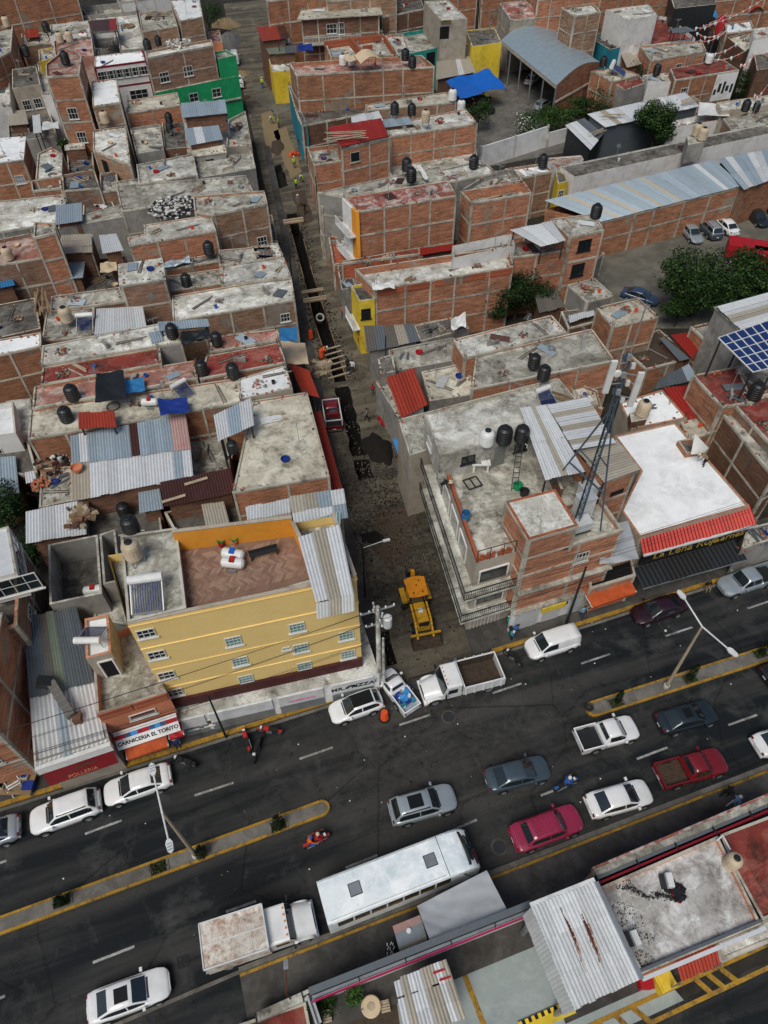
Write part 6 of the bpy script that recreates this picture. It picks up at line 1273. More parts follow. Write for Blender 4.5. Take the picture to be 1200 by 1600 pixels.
# lot wall row (car park) and its big tin roof
BR=[(26.9,82.6),(47.1,91.5),(44.7,97),(20.4,86.3)];br=empty('workshop',(*BR[0],0),'long workshop under blue-grey sheets with yellowed strips beside the car park','workshop');walls(br,inset(BR,.15),-.1,4.9,'brick');frame(br,inset(BR,.15),-.1,4.9,4.2,2.2,edges=[0],w=.28)
s=[Vec(p) for p in BR]
sheets(br,[(*s[0],5.05),(*s[1],5.05),(*s[2],6.0),(*s[3],6.0)],['tin_blue','tin_blue','tin_blue','tin_beige','tin_blue','tin_blue','tin_blue','tin_beige','tin_blue','tin_blue','tin_blue','tin_blue','tin_beige','tin_blue','tin_blue','tin_blue','tin_beige','tin_blue','tin_blue','tin_blue','tin_blue','tin_blue','tin_blue','tin_blue','tin_blue','tin_blue','tin_white','tin_blue','tin_blue','tin_blue'],30,pitch=.3)
B2=[(46.6,89.9),(55.1,94.8),(57.8,102),(45.5,97.7)];b2=shed('second blue-grey workshop roof at the right edge',B2,5.3,('tin_blue','tin_blue','tin_white'),.5,'brick',rows=2,pitch=.3)
# long dark strip roof with white-grey wall
LS=[(25.2,92.4),(31,94.9),(50.4,102.7),(49.3,106.4),(29.9,98.8),(23.9,95.6)]
hc('very long low building with dark roof strip and white-grey wall','the long dark strip roof',[(25.2,92.4),(57,105.9),(55.5,108.5),(23.9,95.6)],6.0,wall='white_wall',roof='conc_dark',par=.14,clut=3,fr=False)
y2=house('lime yellow end room of the long low building',[(23,91.6),(24.4,92.2),(24.5,95.3),(23.3,95.3)],5.6,'yellow_paint','conc_dark',.2,fr=False,wins=[(0,.5,3.6,.9,1.0)],name='end_room',cat='room')
for k,p_ in enumerate(((42.16,99.08,8.3),(42.49,97.72,8.3))):tank(p_,('rear','front')[k]+' cream water tank on the block stand of the long building','cream',1.7)
house('grey block stand under the two cream tanks',[(40.4,96.4),(42.9,97.3),(43.5,100),(41.1,99.4)],8.2,'block','conc',.05,fr=False,zb=5.8,name='tank_stand',cat='stand')
wl=[(33.3,110.6),(49.5,118),(48.5,122.9),(31.4,114.8)];ww=shed('long white sheeted roof with loose boards beside the tall tree',wl,5.0,('tin_white','tin_white','tin_beige','tin_white'),.3,'tin_gray',pitch=.3)
for k in range(3):planks(((34.79,113.27,5.5),(47.78,118.61,5.5),(32.22,110.39,4.4))[k],('pale boards on the left of the long white sheeted roof','dark boards at the right end of the long white sheeted roof','boards on the dirty corrugated lean-to')[k],5,4,.4*k,'wood_pale',1.2)
shed('dirty corrugated lean-to at the end of the long white sheeted roof',[(30.3,105.3),(33.4,111),(31.4,116),(28,113.4)],4.0,('tin_white','tin_gray','tin_white','tin_beige'),.3,'dark_metal')
cloth('tarp','tarp_white',[(*q,4.8) for q in [(48.3,115.1),(53,114.6),(53.4,119.1),(50.1,120.3)]],'sagging white tarp right of the long white sheeted roof','tarp',.3)
hc('white walled yard building behind the tall tree','the white walled yard',[(43.5,112.6),(52.6,115.5),(53,118.8),(44.3,115)],4.0,wall='white_wall',roof='conc_pale',par=.6,clut=1,fr=False)
hc('brick house with dark tank at the right edge by the festival street','the right-edge brick house',[(50.2,106.5),(59.4,110),(59.6,114.7),(50.3,110.6)],6.0,wall='brick',roof='conc',par=.12,clut=2)
tank((53.67,111.92,6.5),'larger black water tank on the right-edge brick house','black',1.9);tank((55.62,112.68,6.2),'smaller black tank on the right-edge brick house','black',1.1)
hc('pale roof strip above the right-edge brick house','the pale strip roof',[(51.6,115),(63,118),(62.3,121.4),(52,118.3)],5.4,wall='stucco_beige',roof='conc_pale',par=.2,clut=2,fr=False)
hc('white roofed patio house in front of the long strip building','the white patio roof',[(17.1,92),(22.8,94.4),(21.9,96.7),(16.6,95.2)],6.0,wall='brick',roof='white_roof',par=.3,clut=2)
tank((21.54,95.58,6),'black water tank on the white patio roof','black',1.7)
hc('faded red roofed corner by the long strip building','the faded red corner roof',[(23.5,95.9),(27.7,98.7),(27.6,99.9),(22.8,99.2)],5.6,wall='white_wall',roof='pink_roof',par=.12,clut=0,fr=False)
# grey strip with junk at tile boundary
hc('cluttered light roof with solar panel and black tank','the cluttered light roof',[(6.5,89.3),(15.2,92.7),(13.6,96.5),(6.1,92.9)],6.6,wall='block',roof='conc_pale',par=.2,clut=6)
tank((12.23,94.29,6.6),'black water tank on the cluttered light roof','black',1.5)
hc('grey patio house below the cluttered light roof','the grey patio by the brick party wall',[(9.8,87.9),(18.3,90.9),(17.6,94.3),(14.4,93.4)],6.4,wall='block',roof='conc',par=.6,clut=4,fr=False)
hc('grey block wall with rear yards behind the twin tanks','the block walled yards',[(1.5,96.8),(14,100.3),(14,107.3),(1.4,103.7)],3.8,wall='block',roof='conc',par=.5,clut=4,fr=False)
# red corrugated brick house
RB=[(-4.9,96),(1.4,99.1),(0.7,102.1),(-5.6,99.5)]
hc('brick house under a red corrugated roof weighed down with planks','the red corrugated brick house',RB,8.6,wall='brick_red',roof='conc',par=0,clut=0,wins=[(0,.27,6.4,1.4,1.3,dict(nx=1,ny=1,fr='frame'))])
sheets([o for o in bpy.data.objects if o.get('label','').startswith('brick house under a red')][0],q3([(-4.9,95.8),(1.3,99),(0.3,103.7),(-6.9,100.9)],8.75,.5),('tin_rednew',),12,pitch=.3)
planks((-4.38,97.81,9.25),'weathered planks lying on the red corrugated roof',8,6,.1,'wood_pale',2.4)
hc('low front terrace of the red corrugated brick house','the low front terrace',[(-8.7,96.2),(-5,97.4),(-5.7,102.6),(-9.9,101.6)],6.4,wall='brick_red',roof='conc',par=.5,clut=5)
hc('pale roof with cream and black tanks over a dark recess','the tank-lined pale roof',[(1.5,102.3),(13.9,106.4),(12.6,111.6),(0.7,106.3)],7.4,wall='brick_red',roof='conc_pale',par=.12,clut=4)
tank((6.44,104.55,8.4),'cream water tank on tall legs on the pale roof','cream',1.6,stand=1.3);tank((2.23,107.29,8.4),'black water tank on legs left of the cream one','black',1.5,stand=1.0);tank((4.7,108.99,7.6),'black water tank close behind the cream one','black',1.4)
tank((10.78,113.21,8),'white water tank at the end of the rear concrete roof','white',1.6);tank((12.14,113.31,6.5),'second white tank below the rear concrete roof','white',1.5)
shed('white sheet roof between the black tanks',[(-3.7,104.1),(0.7,106),(-0,109.1),(-3.9,107.1)],8.0,('tin_white',),.2);shed('grey-blue sheet roof right of the white sheets',[(0.7,104.2),(4.9,105.3),(4.2,107.6),(0.4,106.7)],7.8,('tin_blue',),.1)
hc('rear concrete roof with beige canopy strip','the rear concrete roof',[(-1.7,110.6),(11.4,113.1),(10.4,117.1),(4,115),(-1.9,112.6)],7.8,wall='brick',roof='conc_beige',par=.12,clut=4)
hc('dark mossy roof under the big brick wall','the mossy roof under the brick wall',[(-11.3,111),(-1.9,115.4),(-2,120),(-12.5,116.2)],5.6,wall='brick_dark',roof='conc_dark',par=.14,clut=2)
hc('big long brick building with beige canopies and two black tanks','the big long brick building',[(-12,116.2),(8.4,119),(6.7,124),(-13.4,121.4)],10.6,wall='brick',roof='pink_roof',par=.5,clut=3,bay=4.2,fl=3.3)
tank((4.08,120.57,11),'left black water tank on the big long brick building','black',1.8);tank((5.05,118.82,10.6),'right black water tank on the big long brick building','black',1.8)
tank((-5.32,121.39,10.2),'pinkish white tank at the canopies','white',1.2);tank((-4.02,121.34,10.2),'white tank right of the pinkish one','white',1.1)
cp=[(-2.5,116),(0.6,117.4),(-0.4,120.7),(-3.5,119.4)];c_=empty('canopy',(*cp[0],0),'arched beige canopy on the big long brick building','canopy');q=[Vec((*p,12.0)) for p in cp]
o=MB().grid(lambda u,v:q[0].lerp(q[1],u).lerp(q[3].lerp(q[2],u),v)+Vec((0,0,.7*sin(pi*u))),10,2).build('cover','tarp_tan',c_)
for p in cp:ubox('post','steel',c_,(*p,10.1),(*p,12.0),.1,.1)
cloth('tarp','tarp_tan',[(*q,11.8) for q in [(-4.6,117.6),(-3.2,118),(-3.7,120.7),(-5.2,120.1)]],'smaller beige canopy left of the arched one','canopy',.1)
hc('teal and blue walled low house by the upper street','the teal walled house',[(-11.9,112.6),(-10.5,111),(-14.3,127.6),(-14.6,127.2)],5.6,wall='blue_wall',roof='conc',par=.2,clut=0,fr=False)
hc('yellow walled corner house in the upper street','the yellow corner house',[(-17.9,135.1),(-14.9,135.8),(-14.5,144.3),(-19.5,143.2)],5.0,wall='yellow_paint',roof='conc_pale',par=.3,clut=3,fr=False)
shed('green-grey sheet roof behind the yellow corner house',[(-18.7,139.2),(-14,140),(-14.3,143.4),(-19.6,142.2)],6.4,('tin_green','tin_gray'),.2);shed('blue-grey sheet roof with blue rag behind that',[(-19.7,142),(-15.4,143.5),(-15.6,145.8),(-20.1,144.6)],6.8,('tin_gray','tin_blue'),.1)
cloth('tarp','tarp_navy',[(*q,7.2) for q in [(-13.5,138),(-11,138.3),(-11.4,141.7),(-13.9,141.5)]],'blue tarp over the patio behind the yellow corner house','tarp',.2)
shed('dark red sheet roof at the upper street corner',[(-19.9,141.2),(-15.7,142.5),(-16.8,149),(-21.7,148.2)],7.8,('tin_red','tin_brown'),.3)
ur=hc('unfinished house of low red brick partitions','the unfinished brick partitions',[(-8.1,137.5),(3,137.8),(0.8,149.7),(-9.5,145.5)],6.6,wall='brick_red',roof='conc',par=.5,clut=6)
for A,B in (((-4.88,144.03,7.6),(-2.75,136.25,7.6)),((-9.33,142.78,7.2),(0.73,146.39,7.2)),((-2.63,140.98,7),(-0.97,141.47,7)),((1.11,146.51,7),(2.83,137.52,7))):
 A=Vec(A);B=Vec(B);h=A.z-6.1;ubox('brick_partition','brick_fresh',ur,(A.x,A.y,6.1+h/2),(B.x,B.y,6.1+h/2),.25,h)
hc('patio house between partitions and green house','the rubble patio',[(3,137.8),(5.4,139.3),(4.6,148.4),(1.1,147.9)],6.6,wall='brick',roof='conc_pale',par=.3,clut=5)
gh2=hc('bright green fronted house right of the unfinished partitions','the green fronted house',[(3.5,137),(11.8,141.9),(10.3,151.8),(1.3,147.9)],6.6,wall='teal_wall',roof='conc',par=.6,clut=4,fr=False,holes=[(0,.68,3.9,1.8,2.2),(0,.9,3.6,1.6,2.0)])
ph=hc('house with a roofed porch and white railing','the porch house',[(-13.3,145.5),(0.3,147.7),(-0.3,153.1),(-12.9,150.8)],10.0,wall='brick_dark',roof='conc_beige',par=0,clut=1,wins=[(0,.38,7.4,1.8,1.5,dict(nx=3)),(0,.5,7.2,1.2,1.8)],over=.6)
pq=ccw(quad4([(-13.3,145.5),(0.3,147.7),(-0.3,153.1),(-12.9,150.8)]));a,b,d,n,L=edge(pq,0);m=MB()
for z in (6.3,7.3):m.bar((*(a+n*1.3),z),(*(a+d*(L*.74)+n*1.3),z),.07)
for k in range(40):p=a+d*(L*.74*k/39)+n*1.3;m.bar((*p,6.3),(*p,7.3),.05)
m.build('railing','steel_white',ph);ubox('porch_floor','conc',ph,(*(a+n*.7),6.15),(*(a+d*(L*.75)+n*.7),6.15),1.4,.2)
hc('brick building at the top right of the street','the top street brick building',[(-19.2,147.7),(-9,151.8),(-9.8,160.1),(-20.4,156.4)],12.0,wall='brick',roof='conc',par=.2,clut=0,bay=4,fl=3.3)
hc('brick building behind the porch house','the brick building behind the porch',[(-8.9,149.3),(3.5,152),(3.3,160.2),(-9.3,158)],11.5,wall='brick',roof='conc',par=.2,clut=0,bay=4)
hc('dark patio house between porch house and tall light roof','the dark top patio',[(0.8,150.9),(8.7,155.6),(8.2,162.4),(0.4,158.7)],8.6,wall='brick_dark',roof='conc_dark',par=.3,clut=5)
hc('tall light roofed house with yellow cloth over its corner','the yellow cloth house',[(10.6,139.4),(15.1,140.1),(12.6,151),(8.3,150.7)],11.0,wall='stucco_beige',roof='conc_pale',par=.12,clut=2,holes=[(0,.15,8.3,1.6,1.8)],fr=False)
cloth('tarp','tarp_yellow',[(11.13,143.02,8.5),(13.12,143.52,8.5),(12.26,139.04,11.2),(10.46,138.66,11.2)],'yellow cloth hung over the corner of the tall light house','cloth',.0,.1)
hc('grey arched-window house below the yellow cloth','the arched window house',[(11.7,140.7),(16.2,142),(16.2,147.3),(11.7,145.8)],6.6,wall='block',roof='conc',par=.2,clut=2,fr=False,wins=[(0,.3,3.6,2.2,1.6,dict(nx=4,ny=3))])
hc('yellow walled flat house beside the arched windows','the yellow walled flat house',[(16.1,139.2),(21.4,141.2),(21.1,149.1),(15.8,148.1)],7.2,wall='yellow_paint',roof='conc_dark',par=.15,clut=3,fr=False)
hc('brick base below the yellow walled flat house','the brick base',[(16.3,141.4),(21.9,143.4),(22.9,150.8),(17.1,149.2)],4.2,wall='brick',roof='conc',par=.3,clut=1)
shed('sloped grey corrugated roof left of the blue tarp',[(9.6,131.8),(16.6,135.1),(16,141.6),(10.1,138.7)],4.6,('tin_cement','tin_beige','tin_cement','tin_cement','tin_white'),.5,'brick_dark',pitch=.3)
cloth('tarp','tarp_blue',[(13.33,126.34,3.6),(21.55,132.28,3.2),(18.64,136.05,4.8),(11.21,131.77,4.4)],'large bright blue tarp sheltering dark cars in the yard','tarp',.5,.12,20,20)
r_=empty('tarp_post',(23.01,141.74,0),'post holding the corner of the blue tarp','post');ubox('pole','steel',r_,(23.01,141.74,0),(21.43,131.99,3.3),.1,.1)
# vault roof
def vault():
 A=Vec((21.99,146.31,6));B=Vec((28.22,124.28,6));C=Vec((37.26,134.6,6));D=C+(A-B)
 root=empty('vaulted_canopy',(*((A+C)/2).xy,0),'large open shed with a curved blue-grey metal roof','canopy');N=22
 plain('vault_metal',(.34,.42,.47),.4,.3,.12,.4)
 for k in range(N):
  m=MB();u0,u1=k/N,(k+1)/N;S=12
  for s in range(S):
   def pt(u,t):return A.lerp(B,u).lerp(D.lerp(C,u),t)+Vec((0,0,1.15*sin(pi*t)+(.02 if k % 2 else 0)))
   m.face([pt(u0,s/S),pt(u1,s/S),pt(u1,(s+1)/S),pt(u0,(s+1)/S)],None,0,True)
   m.face([pt(u0,s/S)+Vec((0,0,-.06)),pt(u0,(s+1)/S)+Vec((0,0,-.06)),pt(u1,(s+1)/S)+Vec((0,0,-.06)),pt(u1,s/S)+Vec((0,0,-.06))])
  m.build('roof_sheet','vault_metal',root)
 m=MB();S=12
 for s in range(S):t0,t1=s/S,(s+1)/S;p0=B.lerp(C,t0);p1=B.lerp(C,t1);m.face([(p0.x,p0.y,3.5),(p1.x,p1.y,3.5),(p1.x,p1.y,5.95+1.15*sin(pi*t1)),(p0.x,p0.y,5.95+1.15*sin(pi*t0))])
 m.face([(B.x,B.y,0),(C.x,C.y,0),(C.x,C.y,3.5),(B.x,B.y,3.5)]);m.face([(D.x,D.y,0),(C.x,C.y,0),(C.x,C.y,5.9),(D.x,D.y,5.9)]);m.build('end_wall','brick',root)
 ubox('beam','stucco_beige',root,B+Vec((0,0,-.3)),A+Vec((0,0,-.3)),.2,.3);ubox('beam','frame',root,(B.x,B.y,3.5),(C.x,C.y,3.5),.3,.3)
 for k in range(6):p=A.lerp(B,k/5);ubox('column','steel',root,(p.x,p.y,0),(p.x,p.y,5.8),.2,.2)
vault()
# white walls of the yard
def wall_thing(label,A,B,z,mat='white_wall',th=.2,name='boundary_wall',posts=4.5):
 A=Vec(A);B=Vec(B);root=empty(name,((A.x+B.x)/2,(A.y+B.y)/2,0),label,'wall');L=(B-A).length;n=max(1,round(L/posts))
 for k in range(n):P=A.lerp(B,k/n);Q=A.lerp(B,(k+1)/n);ubox('wall_panel',mat,root,(P.x,P.y,z/2-.05),(Q.x,Q.y,z/2-.05),th,z)
 for k in range(n+1):P=A.lerp(B,k/n);ubox('pier','frame',root,(P.x,P.y,-.05),(P.x,P.y,z+.1),th+.12,.3,(1,0,0))
 return root
wall_thing('white panelled wall along the yard, left part',(26.13,116.14,0),(15.01,108.93,0),3.2,posts=7)
wall_thing('lower white wall between bush and long sheds',(26.29,116.13,0),(29.65,118.02,0),2.2)
wall_thing('grey wall along the back of the car park trees',(24.29,75.79,0),(26.71,78.8,0),3,'block')
wall_thing('brick wall with concrete posts along the car park at the right',(50.4,95.93,0),(63.2,102.66,0),3.6,'brick',posts=3.5)
# top right houses
hc('white three-storey house with red terrace','the white three-storey house',[(42.2,140.1),(47.8,142.8),(47.8,148.9),(39.7,146.2)],10.5,wall='white_wall',roof='conc_pale',par=.3,clut=2,fr=False)
hc('red floored terrace of the white three-storey house','the red floored terrace',[(44.2,140),(55.9,144),(54.7,156.2),(52.9,157),(43.9,145.6)],6.6,wall='white_wall',roof='red_roof',par=.5,clut=3,fr=False)
tag(BX(-.9,-.6,0,.9,.6,1.1,xf=Matrix.Translation((46.03,145.8,6.2))).box(-.95,-.65,1.1,.95,.65,1.2,xf=Matrix.Translation((46.03,145.8,6.2))).build('yellow_crate','yellow_paint'),'yellow box on the red floored terrace','box')
hc('tall narrow brick house left of the white three-storey house','the tall narrow brick house',[(32.8,139),(37.6,141.1),(37.2,146),(31.4,143.8)],11.5,wall='brick',roof='conc_pale',par=.3,clut=1)
hc('teal walled house between tall brick and red terrace','the teal walled yard house',[(39.9,139.5),(43.1,141.3),(41.2,148.8),(37.5,146.8)],6.4,wall='blue_wall',roof='conc_dark',par=.3,clut=3,fr=False)
hc('roof with black tank and solar heater beside the vault','the roof beside the vault',[(37.6,126.4),(42.6,129.3),(40.1,132.8),(35.2,131.3)],5.8,wall='brick',roof='conc_beige',par=.12,clut=2);tank((37.16,132.13,6.2),'tall black water tank beside the curved roof','black',1.9)
heater((38.87,129.39,5.8),'solar heater on the roof beside the vault',1.2,1.5)
hc('small red roof beside the round bushes','the small red roof',[(39.3,124.4),(43.3,127.3),(43.2,130.6),(38.1,128.2)],5.2,wall='block',roof='red_roof',par=.12,clut=0,fr=False)
hc('white slab with black tank right of the small red roof','the white tank slab',[(43.8,127.6),(48,127),(47.9,131.3),(43.5,130.3)],5.4,wall='white_wall',roof='conc_pale',par=.12,clut=2,fr=False);tank((45.55,129.77,5.6),'black water tank between the two red roofs','black',1.7)
rrh=hc('long red roofed brick house with a painted white end wall','the long red roofed house',[(47.1,124.9),(58.6,128.9),(57.6,134),(47.7,129.9)],6.4,wall='brick',roof='red_roof',par=.1,clut=2,wins=[(0,.2,3.8,1.5,1.2)])
pq=ccw(quad4([(47.1,124.9),(58.6,128.9),(57.6,134),(47.7,129.9)]));a,b,d,n,L=edge(pq,0);m=MB();P=a+d*(L*.66)+n*.06;Q=b+n*.06
m.face([(*P,2.2),(*Q,2.2),(*Q,6.2),(*P,6.2)]);m.build('painted_panel','white_wall',rrh)
for k in range(5):c=P.lerp(Q,.12+k*.19)+n*.01;m=MB();m.box(-.25-.1*(k % 2),0,0,.2,.02,.8+.5*(k % 3),xf=Matrix.Translation((c.x,c.y,3.2+.3*(k % 2))) @ Matrix.Rotation(atan2(d.y,d.x),4,'Z'));m.build('painted_mark','dark_metal',rrh)
tank((54.51,132.03,6.5),'white tank on the long red roofed house','white',1.5)
hc('brick houses with dirty roofs behind the long red roof','the dirty roofed brick houses',[(44.8,131.8),(55.4,136.6),(56.1,141.4),(44.8,139.1)],7.0,wall='brick',roof='conc',par=.2,clut=5,wins=[(0,.55,4.4,1.2,1.3)])
shed('grey corrugated roof left of the dirty roofed houses',[(42,134.5),(46.5,136.9),(46,142.3),(42.2,140.3)],5.2,('tin_cement','tin_gray'),.3,'brick')
shed('steel framed canopy above the red floored terrace',[(50.8,141.2),(55.1,142.2),(53.8,144),(50.6,142.9)],8.2,('tin_gray',),.2,openf=True)
hc('flat roofed house with red patch at the top left of the vault','the red patched roof',[(23.8,148.8),(29.7,150.7),(28,161),(22.9,159.2)],8.4,wall='stucco_beige',roof='red_worn',par=.12,clut=3,wins=[(0,.7,5.2,1.2,1.6)])
hc('brick building at the top behind the tall narrow house','the top brick building',[(28.4,150.3),(40.3,153.1),(41.1,160.6),(28.8,158.4)],11.0,wall='brick',roof='conc',par=.2,clut=0)
hc('red painted patio right of the red patched roof','the red painted patio',[(30.1,151.7),(33.7,153.4),(33.1,166.1),(30,166.2)],6.4,wall='brick',roof='red_roof',par=.2,clut=1)
hc('dark fronted market house at the top right','the dark market house',[(53.1,150.5),(61.4,152.8),(63.6,162.2),(54.8,159.8)],9.4,wall='dark_metal',roof='conc_dark',par=.2,clut=0,fr=False)
hc('white topped house at the right edge of the festival street','the festival street house',[(63.3,137.7),(71.4,140.1),(73.5,146.4),(65.4,143.8)],8.0,wall='white_wall',roof='conc_pale',par=.2,clut=2,fr=False)
hc('round cornered white roof between the festival streets','the round cornered roof',[(61.9,145.9),(67.4,147.5),(68.7,153),(63.4,151.3)],6.8,wall='brick',roof='white_roof',par=.2,clut=2)
hc('brown roofed house between market and red roof','the brown market roof',[(62.5,137.8),(68.8,144.2),(67,147.8),(61.9,145)],6.4,wall='brick_dark',roof='conc_beige',par=.2,clut=4,fr=False)
hc('dark shop house at the right edge of the festival lane','the dark shop house',[(62,129.9),(69.4,132.6),(72.3,143.2),(64.9,140.1)],6.0,wall='brick_dark',roof='conc_dark',par=.3,clut=5,fr=False)
plain('tarp_magenta',(.28,.01,.10),.6,grime=.1);plain('market_blue',(.04,.30,.60),.6,grime=.1)
for k,(qd,mt,lb) in enumerate((([(59,160),(61.2,160.8),(64.4,172.9),(63.1,172.2)],'market_blue','leftmost bright blue market awning'),([(62.7,161.5),(64.6,162.4),(67,169.9),(65.6,169.2)],'market_blue','small blue market awning between two larger ones'),([(63.9,162),(66.8,164),(71.5,176.3),(69.2,174.9)],'market_blue','rightmost long blue market awning'),([(63.3,154.1),(66.1,155.2),(69,164.9),(66.5,163.6)],'tarp_red','dark red market canopy under the garlands'),([(65,142.4),(67.7,143.2),(68.5,147),(66.2,146.2)],'tarp_magenta','purple-red canopy at the end of the festival lane'),([(74.6,168.1),(78,169.4),(81.1,178.2),(78,176.8)],'tarp_red','red market canopy at the top right corner'))):
 root=empty('market_canopy',(*qd[0],0),lb,'canopy','festival market canopies');q=[Vec((*p,4.0)) for p in qd]
 MB().grid(lambda u,v:q[0].lerp(q[1],u).lerp(q[3].lerp(q[2],u),v)+Vec((0,0,.8*sin(pi*u))),6,4).build('cover',mt,root)
 for p in q:ubox('post','steel',root,(p.x,p.y,0),p,.1,.1)
# back yard parcels that fill in between
for lb,sh,qd,z,wl,rf,c in (
 ('brown sunken yard with corrugated rim','the brown sunken yard',[(26.21,56.29),(31.19,57.96),(29.22,62.93),(24.33,60.16)],3.4,'brick','soil',1),
 ('square beige roofed brick room beside the big tree','the square beige room',[(22.35,58.01),(27.25,59.57),(25.99,63.01),(21.5,61.35)],7.2,'brick','conc_beige',2),
 ('grey roof behind the square beige room','the grey roof by the car park',[(21.63,65.05),(24.7,66.17),(23.36,69.6),(20.19,68.33)],5.4,'block','conc',2),
 ('white patio with a leaning sheet beside the trees','the white sheet patio',[(19.55,62.65),(22.82,63.91),(22.88,66.47),(19.3,65.75)],3.8,'brick_dark','conc_dark',5)):
 hc(lb,sh,qd,z,wall=wl,roof=rf,par=.15,clut=c)
shed('white low shed roof in the back patio by the trees',[(19.55,62.63),(22.44,64.01),(22.49,64.79),(19.6,63.77)],4.5,('tin_white',),.1)
shed('brown corrugated cement roof behind the dark trees',[(17.08,66.02),(20.1,67.24),(19.47,70.69),(16.98,70.02)],3.4,('tin_old','tin_cement'),.3)
shed('dark red corrugated roof beside the rusty white warehouse',[(30.54,56.5),(32.15,59.06),(33.04,60.92),(29.3,60.02)],4.4,('tin_rednew','tin_red'),.3,'brick',pitch=.3)
shed('grey corrugated strip beside the brown sunken yard',[(29.42,56.54),(30.63,56.92),(28.83,60.48),(28.29,60.23)],4.1,('tin_gray',),.1)

for lb,sh,qd in (('pale roofed house beyond the dark top tree','the pale beyond-tree roof',[(11.8,162),(19.4,165.2),(19.4,173.5),(11.9,170.8)]),('brick house at the top edge left of the market','the top edge brick roof',[(19.9,161.7),(30.1,165.5),(30.4,173),(20.3,169.7)]),('grey roofed house at the top edge above the market','the top edge grey roof',[(42.6,162),(59.4,167.1),(60.7,174.7),(43.9,170.1)]),('wide roofed house at the top right corner','the top right corner roof',[(60.2,165.5),(81.5,170.6),(84.3,180.1),(62.4,174.6)])):
 hc(lb,sh,qd,9,wall='brick',roof='conc_pale',par=.2,clut=1)

# neighbours just past the right edge of the picture
e_,n_=AV.xy,AN.xy;O_=Vec((32.38,36.17,0)).xy
for u,v,w_,d_,h_,lb in ((4,1,9,11,6.2,'brick house next along the avenue past the grey shop'),(14,1,8,12,9,'taller brick house further along the avenue'),(6,13,12,10,5.8,'brick house behind the avenue row at the right'),(19,14,10,12,7,'brick house farthest along at the right')):
 p=O_+e_*u+n_*v;hc(lb,'the '+' '.join(lb.split()[-5:]),[tuple(p),tuple(p+e_*w_),tuple(p+e_*w_+n_*d_),tuple(p+n_*d_)],h_,wall='brick',roof='conc',par=.25,clut=1)

# ================================================================ SOUTH SIDE (foreground roofs)
def beam_run(label,A,B,items,name='boundary_canopy',cat='canopy'):
 A=Vec(A);B=Vec(B);root=empty(name,(*A.xy,0),label,cat);d=(B-A).normalized();n=Vec((-d.y,d.x,0))
 for nm,off,z,w,h,mt in items:ubox(nm,mt,root,A+n*off+Vec((0,0,z-A.z)),B+n*off+Vec((0,0,z-B.z)),w,h)
 L=(B-A).length;k=0
 while k*2.6<L:
  p=A+d*(k*2.6);ubox('joint','dark_metal',root,p+n*-.25,p+n*.25,.04,.42);k+=1
 return root
plain('magenta_paint',(.42,.01,.10),.4,grime=.1)
A=(-3.67,5.15,3.6);B=(8.05,9.11,3.6)
beam_run('long grey metal fascia with magenta stripe along the pavement',(-4.16,4.93,3.6),(7.96,8.87,3.6),[('fascia',.15,3.6,.34,.5,'tin_gray'),('gutter',-.14,3.55,.14,.3,'steel'),('stripe',-.30,3.5,.07,.34,'magenta_paint'),('wall',.1,1.7,.16,3.2,'white_wall')])
beam_run('weathered grey and pink parapet along the pavement at the right',(11.77,10.13,3.9),(23.98,14.39,3.9),[('parapet',.35,3.85,.35,.5,'conc'),('red_strip',-.18,3.8,.12,.45,'maroon_paint'),('ledge',.1,3.7,.18,.4,'tin_gray'),('wall',.45,1.8,.2,3.5,'pink_roof'),('coping',.58,3.9,.14,.46,'red_worn')],'parapet','parapet')
beam_run('grey concrete edge wall at the bottom left of the avenue',(-7.2,4.17,1.6),(-4.35,5.23,1.6),[('coping',0,1.6,.45,.18,'conc'),('wall',0,.8,.25,1.5,'block')],'edge_wall','wall')
SR=house('large stained white and grey flat roof of the roadside shop',[(13.05,5.57),(20.08,7.79),(19.55,10.49),(19.16,12.32),(11.63,9.66)],4.2,'salmon_wall','conc_washed' if 'conc_washed' in MATS else 'conc_pale',.25,fr=False,name='shop',cat='shop')
P_=[Vec(p) for p in [(13.07,5.36),(20.26,7.61),(20.14,7.96),(13.03,5.72)]]
ubox('coping','tin_white',SR,(*P_[0],4.15),(*P_[1],4.15),.2,.2);ubox('coping','tin_gray',SR,(*P_[3],4.2),(*P_[2],4.2),.15,.16)
house('lower white ledge roof beside the red corrugated awning',[(17.73,6.2),(21.59,7.39),(21.35,8.32),(17.57,7.16)],3.6,'white_wall','conc_pale',.08,fr=False,name='ledge_roof',cat='roof')
house('dark red painted flat roof at the bottom right',[(20.36,8.01),(23.31,8.87),(25.52,14.37),(19.44,12.47),(19.68,10.56)],3.9,'maroon_wall','red_roof',.14,fr=False,name='shop',cat='shop')
tank((19.44,10.85,4),'cream water tank where white and red roofs meet','cream',.95)
pp=empty('vent_pipe',(19.4,12.05,4),'white bent pipe leading to the cream tank','pipe');a=Vec((18.93,12,4.4));b=Vec((19.37,12.29,4.4));c=Vec((19.47,11.43,4.6));MB().tube(a,b,.05).build('pipe','steel_white',pp);MB().tube(b,c,.05).build('pipe','steel_white',pp)
